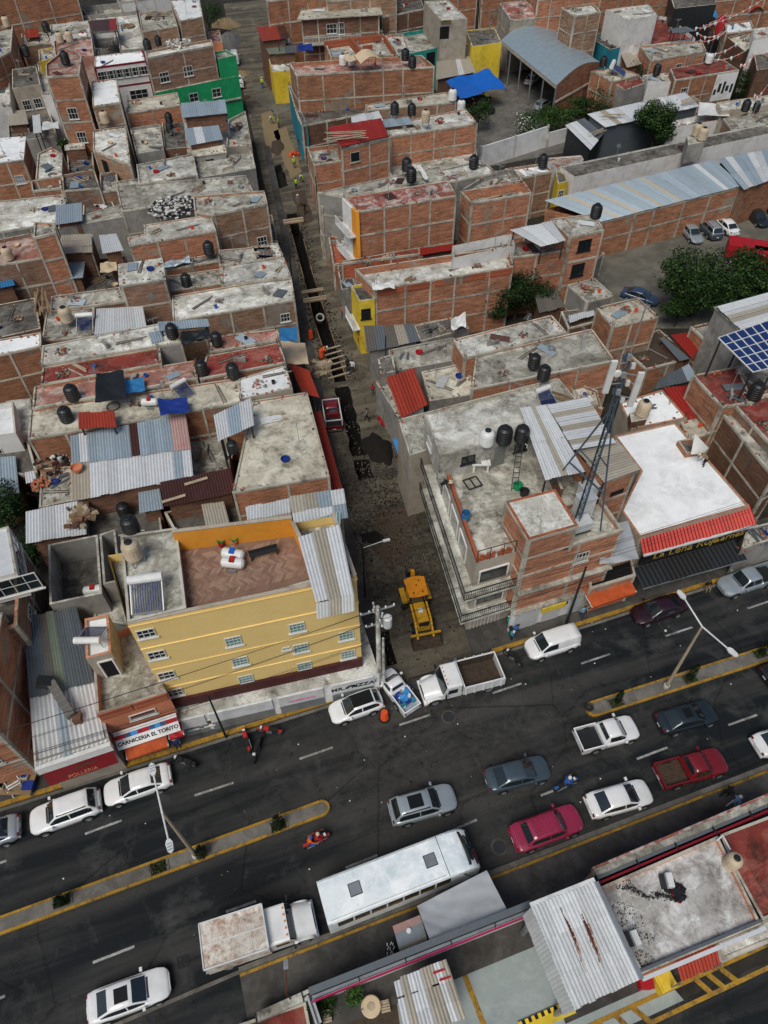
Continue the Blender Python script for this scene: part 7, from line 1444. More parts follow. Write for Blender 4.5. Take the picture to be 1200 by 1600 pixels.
# soot trail with burnt heap, white skylight boxes
pile('burnt_rubbish',(15.95,9.42,3.97),'black burnt rubbish heap with red rag on the stained roof','black',.5,.25,'rubbish',60,['black','tarp_black','dark_metal','black','tarp_red'],.08,.35)
root=empty('leaf_litter',(14.43,9.27,3.97),'trail of black soaked leaves across the stained roof','leaf litter');m=MB();a=Vec((13.08,9.63,3.98));b=Vec((15.51,9.13,3.98))
for k in range(260):t=random.random()**.8;p=a.lerp(b,t)+Vec((random.gauss(0,.08),random.gauss(0,.08)+.12*sin(t*9),ru(0,.05)));s=ru(.03,.11);an_=ru(0,6);m.face([(p.x,p.y,p.z+.01),(p.x+s*cos(an_),p.y+s*sin(an_),p.z+.02),(p.x+s*cos(an_+1.6),p.y+s*sin(an_+1.6),p.z+.01)])
m.build('leaves','black',root,'stuff')
for k,(x0,y0,x1,y1,lb) in enumerate(((718,195,745,260,'upper white skylight box on the stained roof'),(565,465,595,535,'lower white skylight box on the stained roof'))):
 a=Vec((15.66,10.32,4.3)) if k==0 else Vec((13,7.52,4.3));b=Vec((15.66,9.59,4.3)) if k==0 else Vec((13.18,6.83,4.3));r_=empty('skylight_box',a,lb,'skylight');ubox('box','steel_white',r_,a,b,.34,.5);ubox('foot','dark_metal',r_,a-Vec((.3,0,.2)),b-Vec((.3,0,.2)),.25,.3)
m=MB()
moss=empty('mossy_patch',(13.01,8.24,3.96),'dark moss patches along the left edge of the stained roof','moss')
for k,(x,y,w) in enumerate(((520,360,.9),(560,420,1.1),(615,500,.9),(610,600,1.0),(650,610,.8))):
 c=(12.87,8.66,3.96) if k==0 else (13.19,8.03,3.96) if k==1 else (13.63,7.22,3.96) if k==2 else (13.23,6.29,3.96) if k==3 else (13.13,9.83,3.96)
 for q in range(90):a=ru(0,6.3);r=w*.55*random.random()**.5;s=ru(.02,.09);x_,y_=c[0]+r*cos(a)*1.3,c[1]+r*sin(a)*.7;m.face([(x_,y_,c[2]+ru(0,.01)),(x_+s,y_+s*.3,c[2]+.01),(x_+s*.3,y_+s,c[2]+.01)])
m.build('patches','soil_dark',moss,'stuff')
# white corrugated canopy with rust streaks
CQ=[(8.88,3.89),(12.38,5.14),(11.01,9.53),(7.42,8.35)];cr=empty('canopy',(*CQ[0],0),'white corrugated canopy with two long rust streaks','canopy');q=q3(CQ,6.2)
sheets(cr,q,('tin_white',),9,amp=.05,pitch=.26,rows=3,jig=.01)
a,b=Vec(q[0]),Vec(q[3]);dn=Vec((-.2,-.05,-1.9))
sheets(cr,[b+dn,a+dn,a,b],('tin_white',),12,amp=.05,pitch=.3,name='side_sheet')
for i in range(4):ubox('column','steel',cr,(*inset(CQ,.3)[i],0),(*inset(CQ,.3)[i],6.0),.22,.22)
ubox('gutter','steel_white',cr,Vec(q[3])+Vec((0,.1,-.05)),Vec(q[2])+Vec((0,.1,-.05)),.22,.2);ubox('gutter','steel',cr,Vec(q[1])+Vec((.1,0,-.1)),Vec(q[2])+Vec((.1,0,-.1)),.2,.16)
plain('rust',(.13,.035,.018),.9,grime=.4,sc=4);plain('rust_pale',(.45,.28,.18),.9,grime=.3,sc=4)
rr_=[]
def streak(tile_pts,w,mat,dz):
 for i in range(len(tile_pts)-1):
  A=Vec(tile_pts[i]);B=Vec(tile_pts[i+1]);m=MB();d=(B-A).normalized();n=Vec((-d.y,d.x,0));N=14
  for k in range(N):
   t0,t1=k/N,(k+1)/N;w0=w*(sin(pi*max(.08,min(.92,(i+t0)/(len(tile_pts)-1))))*ru(.5,1.2));s=ru(-.03,.03)
   p0=A.lerp(B,t0)+n*s;p1=A.lerp(B,t1)+n*s;m.face([p0-n*w0,p1-n*w0,p1+n*w0,p0+n*w0]) if d.y<0 or True else None
  for v_i in range(len(m.v)):x,y,z=m.v[v_i];m.v[v_i]=(x,y,z+dz)
  m.build('rust_streak',mat,cr)
streak([(8.92,8.29,6.28),(9.33,7.17,6.28),(9.57,5.86,6.28)],.09,'rust',.0)
streak([(9.97,8.33,6.28),(10.19,7.35,6.28),(10.5,5.85,6.28)],.12,'rust',.0)
streak([(10.16,8.03,6.27),(10.35,7.06,6.27),(10.64,5.58,6.27)],.06,'rust_pale',.0)
streak([(9.29,7.55,6.27),(9.5,6.88,6.27),(9.7,5.41,6.27)],.06,'rust_pale',.0)
# second corrugated roof and grey tarp
C2=[(0.72,3.22),(3.85,3.75),(2.97,6.35),(0.18,5.43)];c2_=empty('canopy',(*C2[0],0),'old whitish corrugated roof with short red stripes','canopy');sheets(c2_,q3(C2,4.2),('tin_white','tin_white','tin_beige'),8,pitch=.28,rows=3)
walls(c2_,inset(C2,.3),0,4.0,'block')
for k in range(2):a=Vec((2.24,5.73,4.3)) if k==0 else Vec((2.55,5.42,4.3));b=Vec((2.86,5.91,4.3)) if k==0 else Vec((3.15,5.58,4.3));ubox('red_stripe','tarp_red',c2_,a,b,.1,.03)
cloth('tarp','tarp_gray',[(2.23,7.19,3.6),(6.57,8.74,3.5),(5.73,10.99,2.8),(1.58,9.15,2.9)],'large pale grey tarp stretched over the pavement beside the bus','tarp',.25,.035,34,34)
st_=empty('food_stall',(1.18,8.25,0),'food stall with rust-brown and grey roof beside the grey tarp','food stall');q=[(0.61,6.67),(2.13,7.29),(1.72,8.72),(0.17,8.19)]
walls(st_,inset(q,.15),0,2.6,'steel')
P_=[Vec(p) for p in q];l1_=P_[0].lerp(P_[3],.72);r1_=P_[1].lerp(P_[2],.72);l2=P_[0].lerp(P_[3],.28);r2=P_[1].lerp(P_[2],.28)
MB().face([(*l1_,3.0),(*r1_,3.0),(*P_[2],2.75),(*P_[3],2.75)]).build('roof_panel','tin_washed',st_);MB().face([(*l2,3.05),(*r2,3.05),(*r1_,3.0),(*l1_,3.0)]).build('roof_panel','steel',st_);MB().face([(*P_[0],2.7),(*P_[1],2.7),(*r2,3.05),(*l2,3.05)]).build('roof_panel','tin_beige',st_)
MB().lathe([(.0,.12),(.12,.1),(.16,0)],12,(1.07,7.91,3.05)).build('roof_vent','steel_white',st_)
sg=empty('stall_sign',(0.29,7.39,0),'black sign board with white drawing on the left of the food stall','sign');A=Vec((0.34,7.14,1.6));
ubox('board','ink_black',sg,(0.15,6.9,1.2),(-0.02,7.79,1.2),.1,2.0)
for k in range(9):p_=Vec((0.06,7.17,2.21))+Vec((.16*(k % 3)-.2,.22*(k//3)-.3+.05*(k % 2),0));MB().bar(p_,p_+Vec((.1*(k % 2),.16,0)),.03,.01).build('chalk_mark','ink_white',sg)
# forecourt line, black-yellow kerb, bollard
a=Vec((3.92,7.1,0.03)).xy;b=Vec((5.11,3.86,0.03)).xy;strip(a,b,.3,.02,.034,'paint_yellow','line_marking')
a=Vec((7.01,3.84,0)).xy;b=Vec((9.59,4.71,0)).xy
for k in range(14):strip(a.lerp(b,k/14),a.lerp(b,(k+1)/14),.22,0,.2,'ink_black' if k % 2 else 'yellow_paint','hazard_kerb')
strip(Vec((7.33,3.64,0)).xy,Vec((10.18,4.55,0)).xy,.45,0,.15,'yellow_paint','kerb')
s_=[Vec(p) for p in [(15.48,5.34),(17.85,6.17),(17.63,7.21),(15.21,6.34)]];aw_=empty('awning',(*s_[0],0),'red corrugated awning over the south pavement','awning');sheets(aw_,[(*s_[0],3.0),(*s_[1],3.0),(*s_[2],3.6),(*s_[3],3.6)],('tin_red',),6,pitch=.3,amp=.05)
for k in (0,1):ubox('post','steel',aw_,(*s_[k],0),(*s_[k],2.9),.08,.08)
yb_=tag(BX(-.5,-.45,0,.5,.45,1.0).box(-.42,-.38,1.0,.42,.38,1.15).build('yellow_box','yellow_paint'),'yellow container on the pavement left of the red awning','container');yb_.location=(15.31,5.66,0);yb_.rotation_euler[2]=.35
rb_=tag(BX(-.35,-.3,0,.35,.3,.8).box(-.38,-.33,.8,.38,.33,.88).build('red_bin','tarp_red'),'red bin beside the yellow container','bin');rb_.location=(14.27,5.65,0)
# south-east lane with yellow parking marks
MB().face([(*p,.028) for p in [(10.57,2.91),(27.49,8.61),(23.76,0.13),(11.34,-1.38)]]).build('back_lane','asphalt',None,'structure')
MB().face([(*p,.024) for p in [(9.59,3.86),(26.56,9.41),(25.98,11.17),(9.25,5.33)]]).build('pavement','sidewalk',None,'structure')
for A,B,w in (((10.6,3.66,0),(23.46,7.99,0),.22),((14.14,3.81,0),(23.01,6.82,0),.22),((13.39,4.59,0),(14.27,3.86,0),.3),((12.37,4.26,0),(13.13,3.49,0),.3),((11.36,3.93,0),(12.01,3.17,0),.3),((18.87,6.34,0),(19.73,5.64,0),.3),((18.06,6.09,0),(18.86,5.37,0),.3),((17.32,5.84,0),(18.06,5.11,0),.3)):
 A=Vec(A).xy;B=Vec(B).xy;d=(B-A).normalized();n=Vec((-d.y,d.x))*w/2;MB().face([(*(A-n),.036 if w>.25 else .04),(*(B-n),.036 if w>.25 else .04),(*(B+n),.036 if w>.25 else .04),(*(A+n),.036 if w>.25 else .04)]).build('road_marking','paint_yellow',None,'structure')
# garden restaurant corner
MB().face([(*p,.03) for p in [(-4.78,5.08),(0.15,6.55),(0.75,2.1),(-3.91,2.15)]]).build('garden_floor','soil',None,'structure')

fl=house('dark red tiled terrace floor at the bottom edge',[(-7.91,3.07),(-4.31,3.67),(-4.69,4.97),(-8.25,4)],.6,'conc','red_roof',.12,fr=False,name='terrace',cat='terrace')
beam_run('metal pipe fence beside the red terrace',(-4.44,5.04,2.6),(-3.84,3.74,2.6),[('rail',0,2.6,.12,.12,'galv'),('rail',.22,2.6,.12,.12,'galv'),('panel',.1,1.3,.08,2.4,'steel')],'pipe_fence','fence')
for k,(p_,lb) in enumerate((((-1.07,4.69,0.03),'round straw topped table in the garden corner'),)):
 r_=empty('round_table',p_,lb,'table');MB().lathe([(0,.78),(.5,.76),(.55,.72),(.5,.7),(0,.7)],18).build('tabletop','tarp_tan',r_,w=0);MB().tube((0,0,0),(0,0,.7),.07).build('leg','dark_metal',r_,w=0);MB().lathe([(0,.82),(.2,.8),(.22,.78)],12).build('centrepiece','wood_pale',r_,w=0)
for k,(p_,lb) in enumerate((((-0.28,4.69,0.03),'wooden chair right of the round garden table'),((-3.49,4.26,0.03),'wooden chair near the metal pipe fence'))):
 r_=empty('chair',p_,lb,'chair',None,.2)
 for q in range(4):BX(-.25,-.25+q*.13,.43,.25,-.15+q*.13,.46).build('seat_slat','wood_pale',r_,w=0)
 for q in range(3):BX(-.25,.24,.55+q*.14,.25,.27,.64+q*.14).build('back_slat','wood_pale',r_,w=0)
 for sx in (-.22,.22):
  for sy in (-.22,.22):BX(sx-.03,sy-.03,0,sx+.03,sy+.03,.43 if sy<0 else .95).build('leg','wood',r_,w=0)

# ================================================================ VEHICLES
def paint(key,c,metal=.0,rough=.28):
 if key in MATS:return
 m,nt,b=base(key,rough,metal,.5);p=pos(nt);n=noise(nt,p,1.1,5,.6)
 o=mix(nt,ramp(nt,n,.45,.8),c,tuple(x*.8 for x in c));nt.links.new(o,b.inputs['Base Color']);b.inputs['Coat Weight'].default_value=.7;b.inputs['Coat Roughness'].default_value=.06;MATS[key]=m
for k,c in dict(car_white=(.78,.79,.80),car_silver=(.36,.41,.45),car_gray=(.07,.10,.125),car_dark=(.022,.032,.042),car_black=(.012,.014,.018),car_wine=(.022,.006,.010),car_red=(.17,.008,.012),car_magenta=(.30,.02,.065),car_blue=(.03,.06,.12)).items():paint(k,c,.35 if k in ('car_silver','car_gray','car_dark') else 0)
plain('dark_glass',(.008,.009,.010),.35,grime=0,spec=.3);plain('trim_black',(.014,.015,.016),.5,grime=.05,spec=.4);plain('lamp_red',(.16,.008,.008),.2,grime=0,spec=.6);plain('lamp_clear',(.62,.66,.68),.12,grime=0,spec=.8);plain('rim',(.42,.44,.46),.3,.7,.1);plain('plate',(.7,.7,.68),.5,grime=0)
plain('jcb_orange',(.66,.24,.015),.4,grime=.15);plain('jcb_yellow',(.56,.30,.02),.4,grime=.25);plain('bed_rust',(.06,.042,.03),.85,grime=.4,sc=3);plain('chrome',(.6,.62,.64),.15,.9,0)
concrete('bus_white',(.74,.80,.83),(.46,.56,.62),(.88,.91,.93),.75,.9,.35,.9);concrete('box_rusty',(.70,.68,.62),(.30,.13,.06),(.78,.77,.73),.9,.6,.6,1.6,crk=1)
def smooth(xs,x):
 for i in range(len(xs)-1):
  if xs[i][0]<=x<=xs[i+1][0]:t=(x-xs[i][0])/(xs[i+1][0]-xs[i][0]);t=t*t*(3-2*t) if len(xs[i])>2 else t;return lerp(xs[i][1],xs[i+1][1],t)
 return xs[0][1] if x<xs[0][0] else xs[-1][1]
def wheel(root,x,y,r=.33,w=.22):
 s=1 if y>0 else-1;wl=empty('wheel',(x,y,r));wl.parent=root
 m=MB().lathe([(.0,-w/2),(r*.6,-w/2),(r*.93,-w/2),(r,-w/2+.04),(r,w/2-.04),(r*.93,w/2),(r*.62,w/2),(.6*r,w/2-.03)],20);m.v=[(a,c*s,b) for a,b,c in m.v];m.build('tyre','rubber',wl,w=0)
 m=MB().lathe([(r*.62,w/2+.004),(r*.56,w/2-.02),(r*.2,w/2-.015),(0,w/2+.01)],10);m.v=[(a,c*s,b) for a,b,c in m.v];m.build('rim','rim',wl,w=0)
def car(kind,paintk,label,P0,P1,group=None,cat=None,name=None,**o):
 """P0 rear end, P1 front end on the ground"""
 S=dict(sedan=dict(L=4.6,W=1.78,H=1.44,c=(1.12,.28,-.98,-1.86),belt=.90,hood=.88,nose=.66,trunk=.98),hatch=dict(L=4.05,W=1.72,H=1.48,c=(.95,.25,-1.35,-1.92),belt=.95,hood=.92,nose=.68,trunk=.95),
             suv=dict(L=4.6, W=1.86, H=1.70, c=(1.05, .40, -1.70, -2.15), belt=1.05, hood=1.03, nose=.82, trunk=1.0), pickup=dict(L=5.1, W=1.82, H=1.68, c=(1.15, .60, -.25, -.55), belt=1.02, hood=1.0, nose=.82, trunk=1.0),
             crew=dict(L=5.2, W=1.85, H=1.70, c=(1.25, .65, -.55, -.80), belt=1.02, hood=1.0, nose=.82, trunk=1.0), van=dict(L=4.3, W=1.80, H=1.82, c=(1.35, .70, -2.02, -2.1), belt=1.05, hood=1.0, nose=.78, trunk=1.0), wagon=dict(L=4.9, W=1.85, H=1.55, c=(1.15, .62, -1.30, -1.75), belt=.98, hood=.95, nose=.84, trunk=.92))[kind]
 S=dict(S);S.update(o.get('dim',{}));L,Wd,H=S['L'],S['W'],S['H'];cx=S['c'];belt=S['belt'];hw=Wd/2
 P0=Vec(P0);P1=Vec(P1);mid=(P0+P1)/2;rz=atan2(P1.y-P0.y,P1.x-P0.x)
 root=empty(name or ('pickup_truck' if kind in ('pickup','crew') else 'van' if kind=='van' else 'car'),(0,0,0),label,cat or ('pickup truck' if kind in ('pickup','crew') else 'van' if kind=='van' else 'car'),group)
 bed=kind in ('pickup','crew') and not o.get('nobed');xb0=-L/2;xb1=cx[3] if bed else-L/2
 f=L/2
 W_=[(-f,.80),(-f+.12,.90),(-f+.5,.98),(-f+1.2,1.0),(f-1.3,1.0),(f-.6,.96),(f-.22,.86),(f-.05,.68),(f,.52)] if not bed else [(-f,.95),(-f+.1,.98),(0,1),(f-1.2,1),(f-.5,.96),(f-.2,.88),(f-.04,.7),(f,.55)]
 Z=[(-f,.72),(-f+.15,S['trunk']-.06),(cx[3] if not bed else-f+.16,S['trunk']),(cx[0],S['hood']),(f-.5,(S['hood']+S['nose'])/2),(f-.1,S['nose']-.02),(f,S['nose']-.16)]
 x_start=-f if not bed else cx[3]-.02;xs=sorted(set([x_start]+[x for x,*_ in W_ if x>x_start]+[x for x,_ in Z if x>x_start]+[x_start+(f-x_start)*k/16 for k in range(17)]));m=MB();rings=[]
 for x in xs:
  w=hw*smooth(W_,x);z=smooth(Z,x);zb=.22+(.10 if abs(x)>f-.3 else 0);sh=min(z-.04,belt-.12)
  rings.append([(x,0,zb),(x,w*.86,zb),(x,w*.97,zb+.10),(x,w,zb+(sh-zb)*.5),(x,w*.985,sh),(x,w*.93,z-.035),(x,w*.80,z),(x,w*.45,z+.022),(x,0,z+.03)])
 for i in range(len(rings)-1):
  a,b=rings[i],rings[i+1]
  for j in range(8):
   m.face([a[j],a[j+1],b[j+1],b[j]],None,0,True);mir=lambda p:(p[0],-p[1],p[2]);m.face([mir(a[j]),mir(b[j]),mir(b[j+1]),mir(a[j+1])],None,0,True)
 for r_,fl in ((rings[0],1),(rings[-1],0)):
  pts=r_+[(p[0],-p[1],p[2]) for p in reversed(r_[1:-1])];m.face(pts if fl else list(reversed(pts)),None,0)
 body=m.build('body',paintk,root,w=0,weld=True)
    # greenhouse
 wb=hw*.90;wt=hw*.74;G_=MB();zr=H
 st_=[(cx[3],belt-.03,belt-.02,wb*.94,wb*.9),(cx[2],belt-.03,zr-.05,wb*.98,wt*.97),(lerp(cx[2],cx[1],.5),belt-.03,zr,wb,wt),(cx[1],belt-.03,zr-.04,wb,wt*.98),(cx[0],belt-.04,belt-.01,wb*.93,wb*.88)]
 secs=[]
 for k in range(len(st_)-1):
  n=3
  for q in range(n+(1 if k==len(st_)-2 else 0)):
   t=q/n;A,B=st_[k],st_[k+1];secs.append(tuple(lerp(A[i],B[i],t) for i in range(5)))
 R_=[]
 for x,z0,z1,w0,w1 in secs:
  z1=max(z1,z0+.01);cr=.035*(z1-z0)/(zr-belt);R_.append([(x,w0,z0),(x,lerp(w0,w1,.85),lerp(z0,z1,.85)),(x,w1*.95,z1-.005),(x,w1*.6,z1+cr*.8),(x,0,z1+cr)])
 for i in range(len(R_)-1):
  a,b=R_[i],R_[i+1]
  for j in range(4):
   G_.face([a[j],a[j+1],b[j+1],b[j]],None,0,True);G_.face([(a[j][0],-a[j][1],a[j][2]),(b[j][0],-b[j][1],b[j][2]),(b[j+1][0],-b[j+1][1],b[j+1][2]),(a[j+1][0],-a[j+1][1],a[j+1][2])],None,0,True)
 roofm=o.get('roof',paintk);G_.build('cabin',roofm,root,w=0,weld=True)
 def glass(name,A,B,u0,u1,ins,nrm,bulge=.03):
  """patch between stations A (low) and B (high) across the width"""
  m=MB();
  def fn(u,v):
   t=lerp(u0,u1,v);x=lerp(A[0],B[0],t);z=lerp(A[2],B[2],t);w=lerp(A[4],B[4],t)-ins;s=(u-.5)*2;cr=.035*max(0,(z-belt))/(zr-belt)
   return Vec((x+nrm[0]*(.012+bulge*(1-s*s)),s*w,z+nrm[2]*.012+(1-s*s)*cr+.006))
  m.grid(fn,8,3);return m.build(name,'glass',root,w=0)
 glass('windshield',st_[4],st_[3],.10,.93,.07,(.6,0,.8))
 if kind !='van':glass('rear_window',st_[0],st_[1],.14 if not bed else .3,.92 if not bed else .85,.09,(-.6,0,.8),.02)
 def side(x0,x1,name='side_window'):
  for s in (1,-1):
   m=MB();P=[]
   def at(x,t):
    for k in range(len(st_)-1):
     if st_[k][0]<=x<=st_[k+1][0]:
      q=(x-st_[k][0])/(st_[k+1][0]-st_[k][0]);z1=lerp(st_[k][2],st_[k+1][2],q);z0=lerp(st_[k][1],st_[k+1][1],q);w0=lerp(st_[k][3],st_[k+1][3],q);w1=lerp(st_[k][4],st_[k+1][4],q)
      return Vec((x,s*(lerp(w0,w1,t)+.012),lerp(z0,z1,t)))
   N=6;lo=[];hi=[]
   for k in range(N+1):x=lerp(x0,x1,k/N);lo.append(at(x,.12));hi.append(at(x,.86))
   for k in range(N):
    if hi[k+1].z-lo[k+1].z<.05 and hi[k].z-lo[k].z<.05:continue
    m.face([lo[k],lo[k+1],hi[k+1],hi[k]] if s<0 else [lo[k],hi[k],hi[k+1],lo[k+1]])
   m.build(name,'glass',root,w=0)
 xm=(cx[0]+cx[2])/2-.1
 if bed and kind=='pickup':side(cx[2]+.02,cx[0]-.18)
 elif kind=='van':side(cx[1]-.75,cx[0]-.16)
 else:side(xm+.04,cx[0]-.2);side(cx[3]+.3,xm-.04)
 if kind=='suv' or kind=='van' and False:pass
 wx=f-.82;wx2=-f+.95 if not bed else-f+1.05;rw=.33 if kind not in ('suv','pickup','crew') else .37
 for x in (wx,wx2):
  for y in (hw-.10,-hw+.10):
   s=1 if y>0 else-1;m=MB();a=MB().lathe([(0,0),(rw+.07,0)],18);a.v=[(p[0]+x,s*(hw*.995+.004),p[1]+rw) for p in a.v if True];a.build('wheel_arch','trim_black',root,w=0);wheel(root,x,y+s*.03,rw)
 zf=S['nose']
 for s in (1,-1):
  m=MB();m.grid(lambda u,v:Vec((f-.36+.30*u-.05*v,s*lerp(hw*.83-.30*u,hw*.93-.26*u,v),zf-.03+.05*(1-u)-.16*v*0+.01-.10*u)),4,2);m.build('headlight','lamp_clear',root,w=0)
  if bed:BX(-f-.015,s*(hw-.14)-.06,.62,-f+.06,s*(hw-.14)+.08,.92).build('tail_light','lamp_red',root,w=0)
  else:m=MB();m.box(-f+.0,s*hw*.7-.1,S['trunk']-.24,-f+.09,s*hw*.7+.1,S['trunk']-.12);m.build('tail_light','lamp_red',root,w=0)
  m=BX(cx[0]-.32,s*(hw+.02)-.02,belt-.02,cx[0]-.16,s*(hw+.02)+s*.20,belt+.13);m.build('mirror',o.get('mirror',paintk),root,w=0)
 BX(f-.10,-hw*.5,.26,f-.015,hw*.5,.42).build('grille','trim_black',root,w=0)
 BX(-f-.03,-hw*.84,.34,-f+.12,hw*.84,.52).build('bumper',paintk if not bed else 'chrome',root,w=0)
 BX(-f-.045,-.17,.56,-f-.03,.17,.67).build('number_plate','plate',root,w=0)
 for x in (cx[0]-.05,):BX(x-.0,-hw*.6,S['hood']+.02,x+.12,hw*.6,S['hood']+.035).build('cowl','trim_black',root,w=0)
 if o.get('sunroof'):x=(cx[1]+cx[2])/2+.15;w=o['sunroof'];BX(x-.42*w,-.38*w**.4,H+.015,x+.34*w,.38*w**.4,H+.042).build('sunroof','dark_glass',root,w=0)
 if o.get('rails') or kind=='suv':
  for s in (1,-1):BX(cx[2]+.1,s*wt*.9-.025,H-.02,cx[1]-.1,s*wt*.9+.025,H+.04).build('roof_rail','trim_black',root,w=0)
 if o.get('ribs'):
  for k in range(6):y=-.5+k*.2;BX(cx[2]+.2,y-.025,H-.0,cx[1]-.5,y+.025,H+.045).build('roof_rib',paintk,root,w=0)
 if bed:
  m=MB();zt=1.0;t=.09;x1=cx[3]-.03;x0=-f
  m.box(x0,hw-t-.03,.34,x1,hw-.03,zt).box(x0,-hw+.03,.34,x1,-hw+t+.03,zt).box(x0,-hw+t+.03,.34,x0+.09,hw-t-.03,zt-.03).box(x1-.05,-hw+t+.03,.34,x1,hw-t-.03,zt-.02)
  m.build('bed_side',paintk,root,w=0);BX(x0+.09,-hw+t+.03,.5,x1-.05,hw-t-.03,.58).build('bed_floor',o.get('bedmat','trim_black'),root,w=0)
  if o.get('bedmat','trim_black')=='bed_rust':
   for k in range(7):y=-.6+k*.2;BX(x0+.12,y-.02,.58,x1-.1,y+.02,.6).build('bed_rib','rebar',root,w=0)
 root.location=(mid.x,mid.y,o.get('z',.008));root.rotation_euler[2]=rz
 root.scale=(.95,.97,.97)
 return root
VZ=.6
def A_(x,y):return None
# avenue, upper lanes (heading left)
car('sedan','car_silver','silver car cut off by the left edge of the picture',(-24.09,14.35,0.6),(-27.25,13.31,0.6))
car('suv','car_white','white SUV parked at the kerb, farthest left',(-19.04,16.01,0.7),(-22.71,14.65,0.7))
car('sedan','car_white','white sedan parked under the left double-armed street lamp',(-14.47,17.74,0.7),(-18.69,16.29,0.7))
car('hatch','car_white','white hatchback with black glass roof beside the orange barrel',(-0.31,23.03,0.7),(-4.06,21.67,0.7),sunroof=2.1)
car('van','car_white','small white panel van parked outside the corner building',(14.92,27.95,0.8),(10.19,26.43,0.8))
car('sedan','car_wine','near-black wine-coloured car parked in front of the black canopy',(23.67,30.84,0.7),(19.08,29.37,0.7))
car('crew','car_silver','silver double-cab pickup at the right of the upper lane',(32.32,33.73,0.8),(26.17,31.7,0.8))
sp_=car('pickup','car_white','small white pickup with blue bags in its bed beside the dump truck',(1.68,22.21,0.5),(-0.02,24.74,0.5),dim=dict(L=3.9,W=1.55,c=(1.1,.65,.1,-.1),H=1.55),bedmat='tin_blue')
pile('blue_bags',(0,0,0),'blue and turquoise bags heaped in the small white pickup','ink_blue',.7,.3,'bags',40,['ink_blue','tarp_navy','blue_wall','steel_white','ink_blue'],.15,.45).location=(1.38,22.88,0.75)
# lower lanes (heading right)
car('suv','car_silver','silver SUV with open-looking sunroof in the middle lane',(0.24,14.96,0.7),(4.31,15.99,0.7),sunroof=1.3)
car('sedan','car_gray','grey sedan driving right of the silver SUV',(6.53,16.88,0.7),(10.84,17.89,0.7))
car('pickup','car_white','white pickup with black bed near the tip of the median',(13.07,19.53,0.7),(17.31,20.58,0.7),dim=dict(L=4.6))
car('sedan','car_dark','dark grey sedan with sunroof beside the right median',(18.8,20.65,0.7),(23.33,21.77,0.7),sunroof=.8)
car('pickup','car_red','red pickup with empty rusty bed',(18.08,17.06,0.7),(22.54,18.16,0.7),bedmat='bed_rust')
car('sedan','car_white','white sedan hugging the south kerb',(12.87,15.15,0.7),(17.28,16.24,0.7))
car('wagon','car_magenta','faded magenta wagon with ribbed roof behind the bus',(7.59,13.16,0.7),(12.5,14.72,0.7),ribs=1)
car('sedan','car_white','white car cut off by the right edge of the picture',(24.87,18.93,0.7),(29.62,20.13,0.7),sunroof=.6)
car('suv','car_black','black car at the right edge above the dark grey sedan',(27.21,24.04,0.7),(32.04,25.53,0.7))
car('sedan','car_white','white sedan with sunroof at the bottom left',(-16.6,4.71,0.7),(-12.49,6.02,0.7),sunroof=1.0,dim=dict(L=4.7))
# car parks
car('sedan','car_silver','silver sedan nearest the brick wall in the car park',(40.37,90.64,0.7),(41.21,85.09,0.7))
car('suv','car_gray','grey station wagon with silver roof between two parked sedans',(43.81,86.64,0.7),(43,90.86,0.7),roof='car_silver')
car('sedan','car_white','white sedan at the right of the grey station wagon',(46.37,87.67,0.7),(45.43,91.78,0.7))
car('sedan','car_dark','dark car at the right edge of the car park',(50.43,94.21,0.7),(51.21,89.5,0.7))
car('sedan','car_black','black car behind the dark one at the right edge',(53.06,96.28,0.7),(54.21,92.61,0.7))
car('sedan','car_blue','dark blue car half hidden behind the big tree',(29.38,74.1,0.7),(31.68,72.71,0.7))
car('sedan','car_black','black car in front, under the blue tarp',(15.88,131.86,0.7),(19.45,129.41,0.7))
car('sedan','car_dark','dark car behind, under the blue tarp',(15.69,133.76,0.7),(19.44,136.07,0.7))
car('hatch','car_silver','silver hatchback beside the hedge in the yard',(26.76,130.09,0.7),(29.45,133.3,0.7))
car('sedan','car_white','white car parked inside the open curved-roof shed',(26.98,141.9,0.7),(29.19,145.55,0.7))
# street vehicles
car('van','car_white','white van facing away beside the gravel heap at the far end',(-27.05,152.02,0.9),(-28.45,160.44,0.9),dim=dict(H=2.2))
r_=car('pickup','car_white','white-rimmed dark pickup parked on the upper street',(-24.92,140.63,0.7),(-26.17,147.56,0.7),dim=dict(L=4.8))
mound('gravel_heap',(-30.67,168.1,0),2.3,6.5,1.6,'gravel','long grey gravel heap in front of the far white van')
rp=car('pickup','car_red','red pickup with white rack parked beside the trench',(-4.78,51.5,0.5),(-5.38,55.48,0.5),dim=dict(L=4.9,W=1.7))
m=MB();hw=.84
for s in (1,-1):m.bar((-2.45,s*hw,1.75),(.9,s*hw,1.75),.1);m.bar((-2.4,s*hw,1.0),(-2.4,s*hw,1.75),.08);m.bar((-.5,s*hw,1.0),(-.5,s*hw,1.75),.08)
m.bar((-2.4,-hw,1.75),(-2.4,hw,1.75),.1).bar((.9,-hw,1.75),(.9,hw,1.75),.08);m.build('rack','steel_white',rp,w=0)
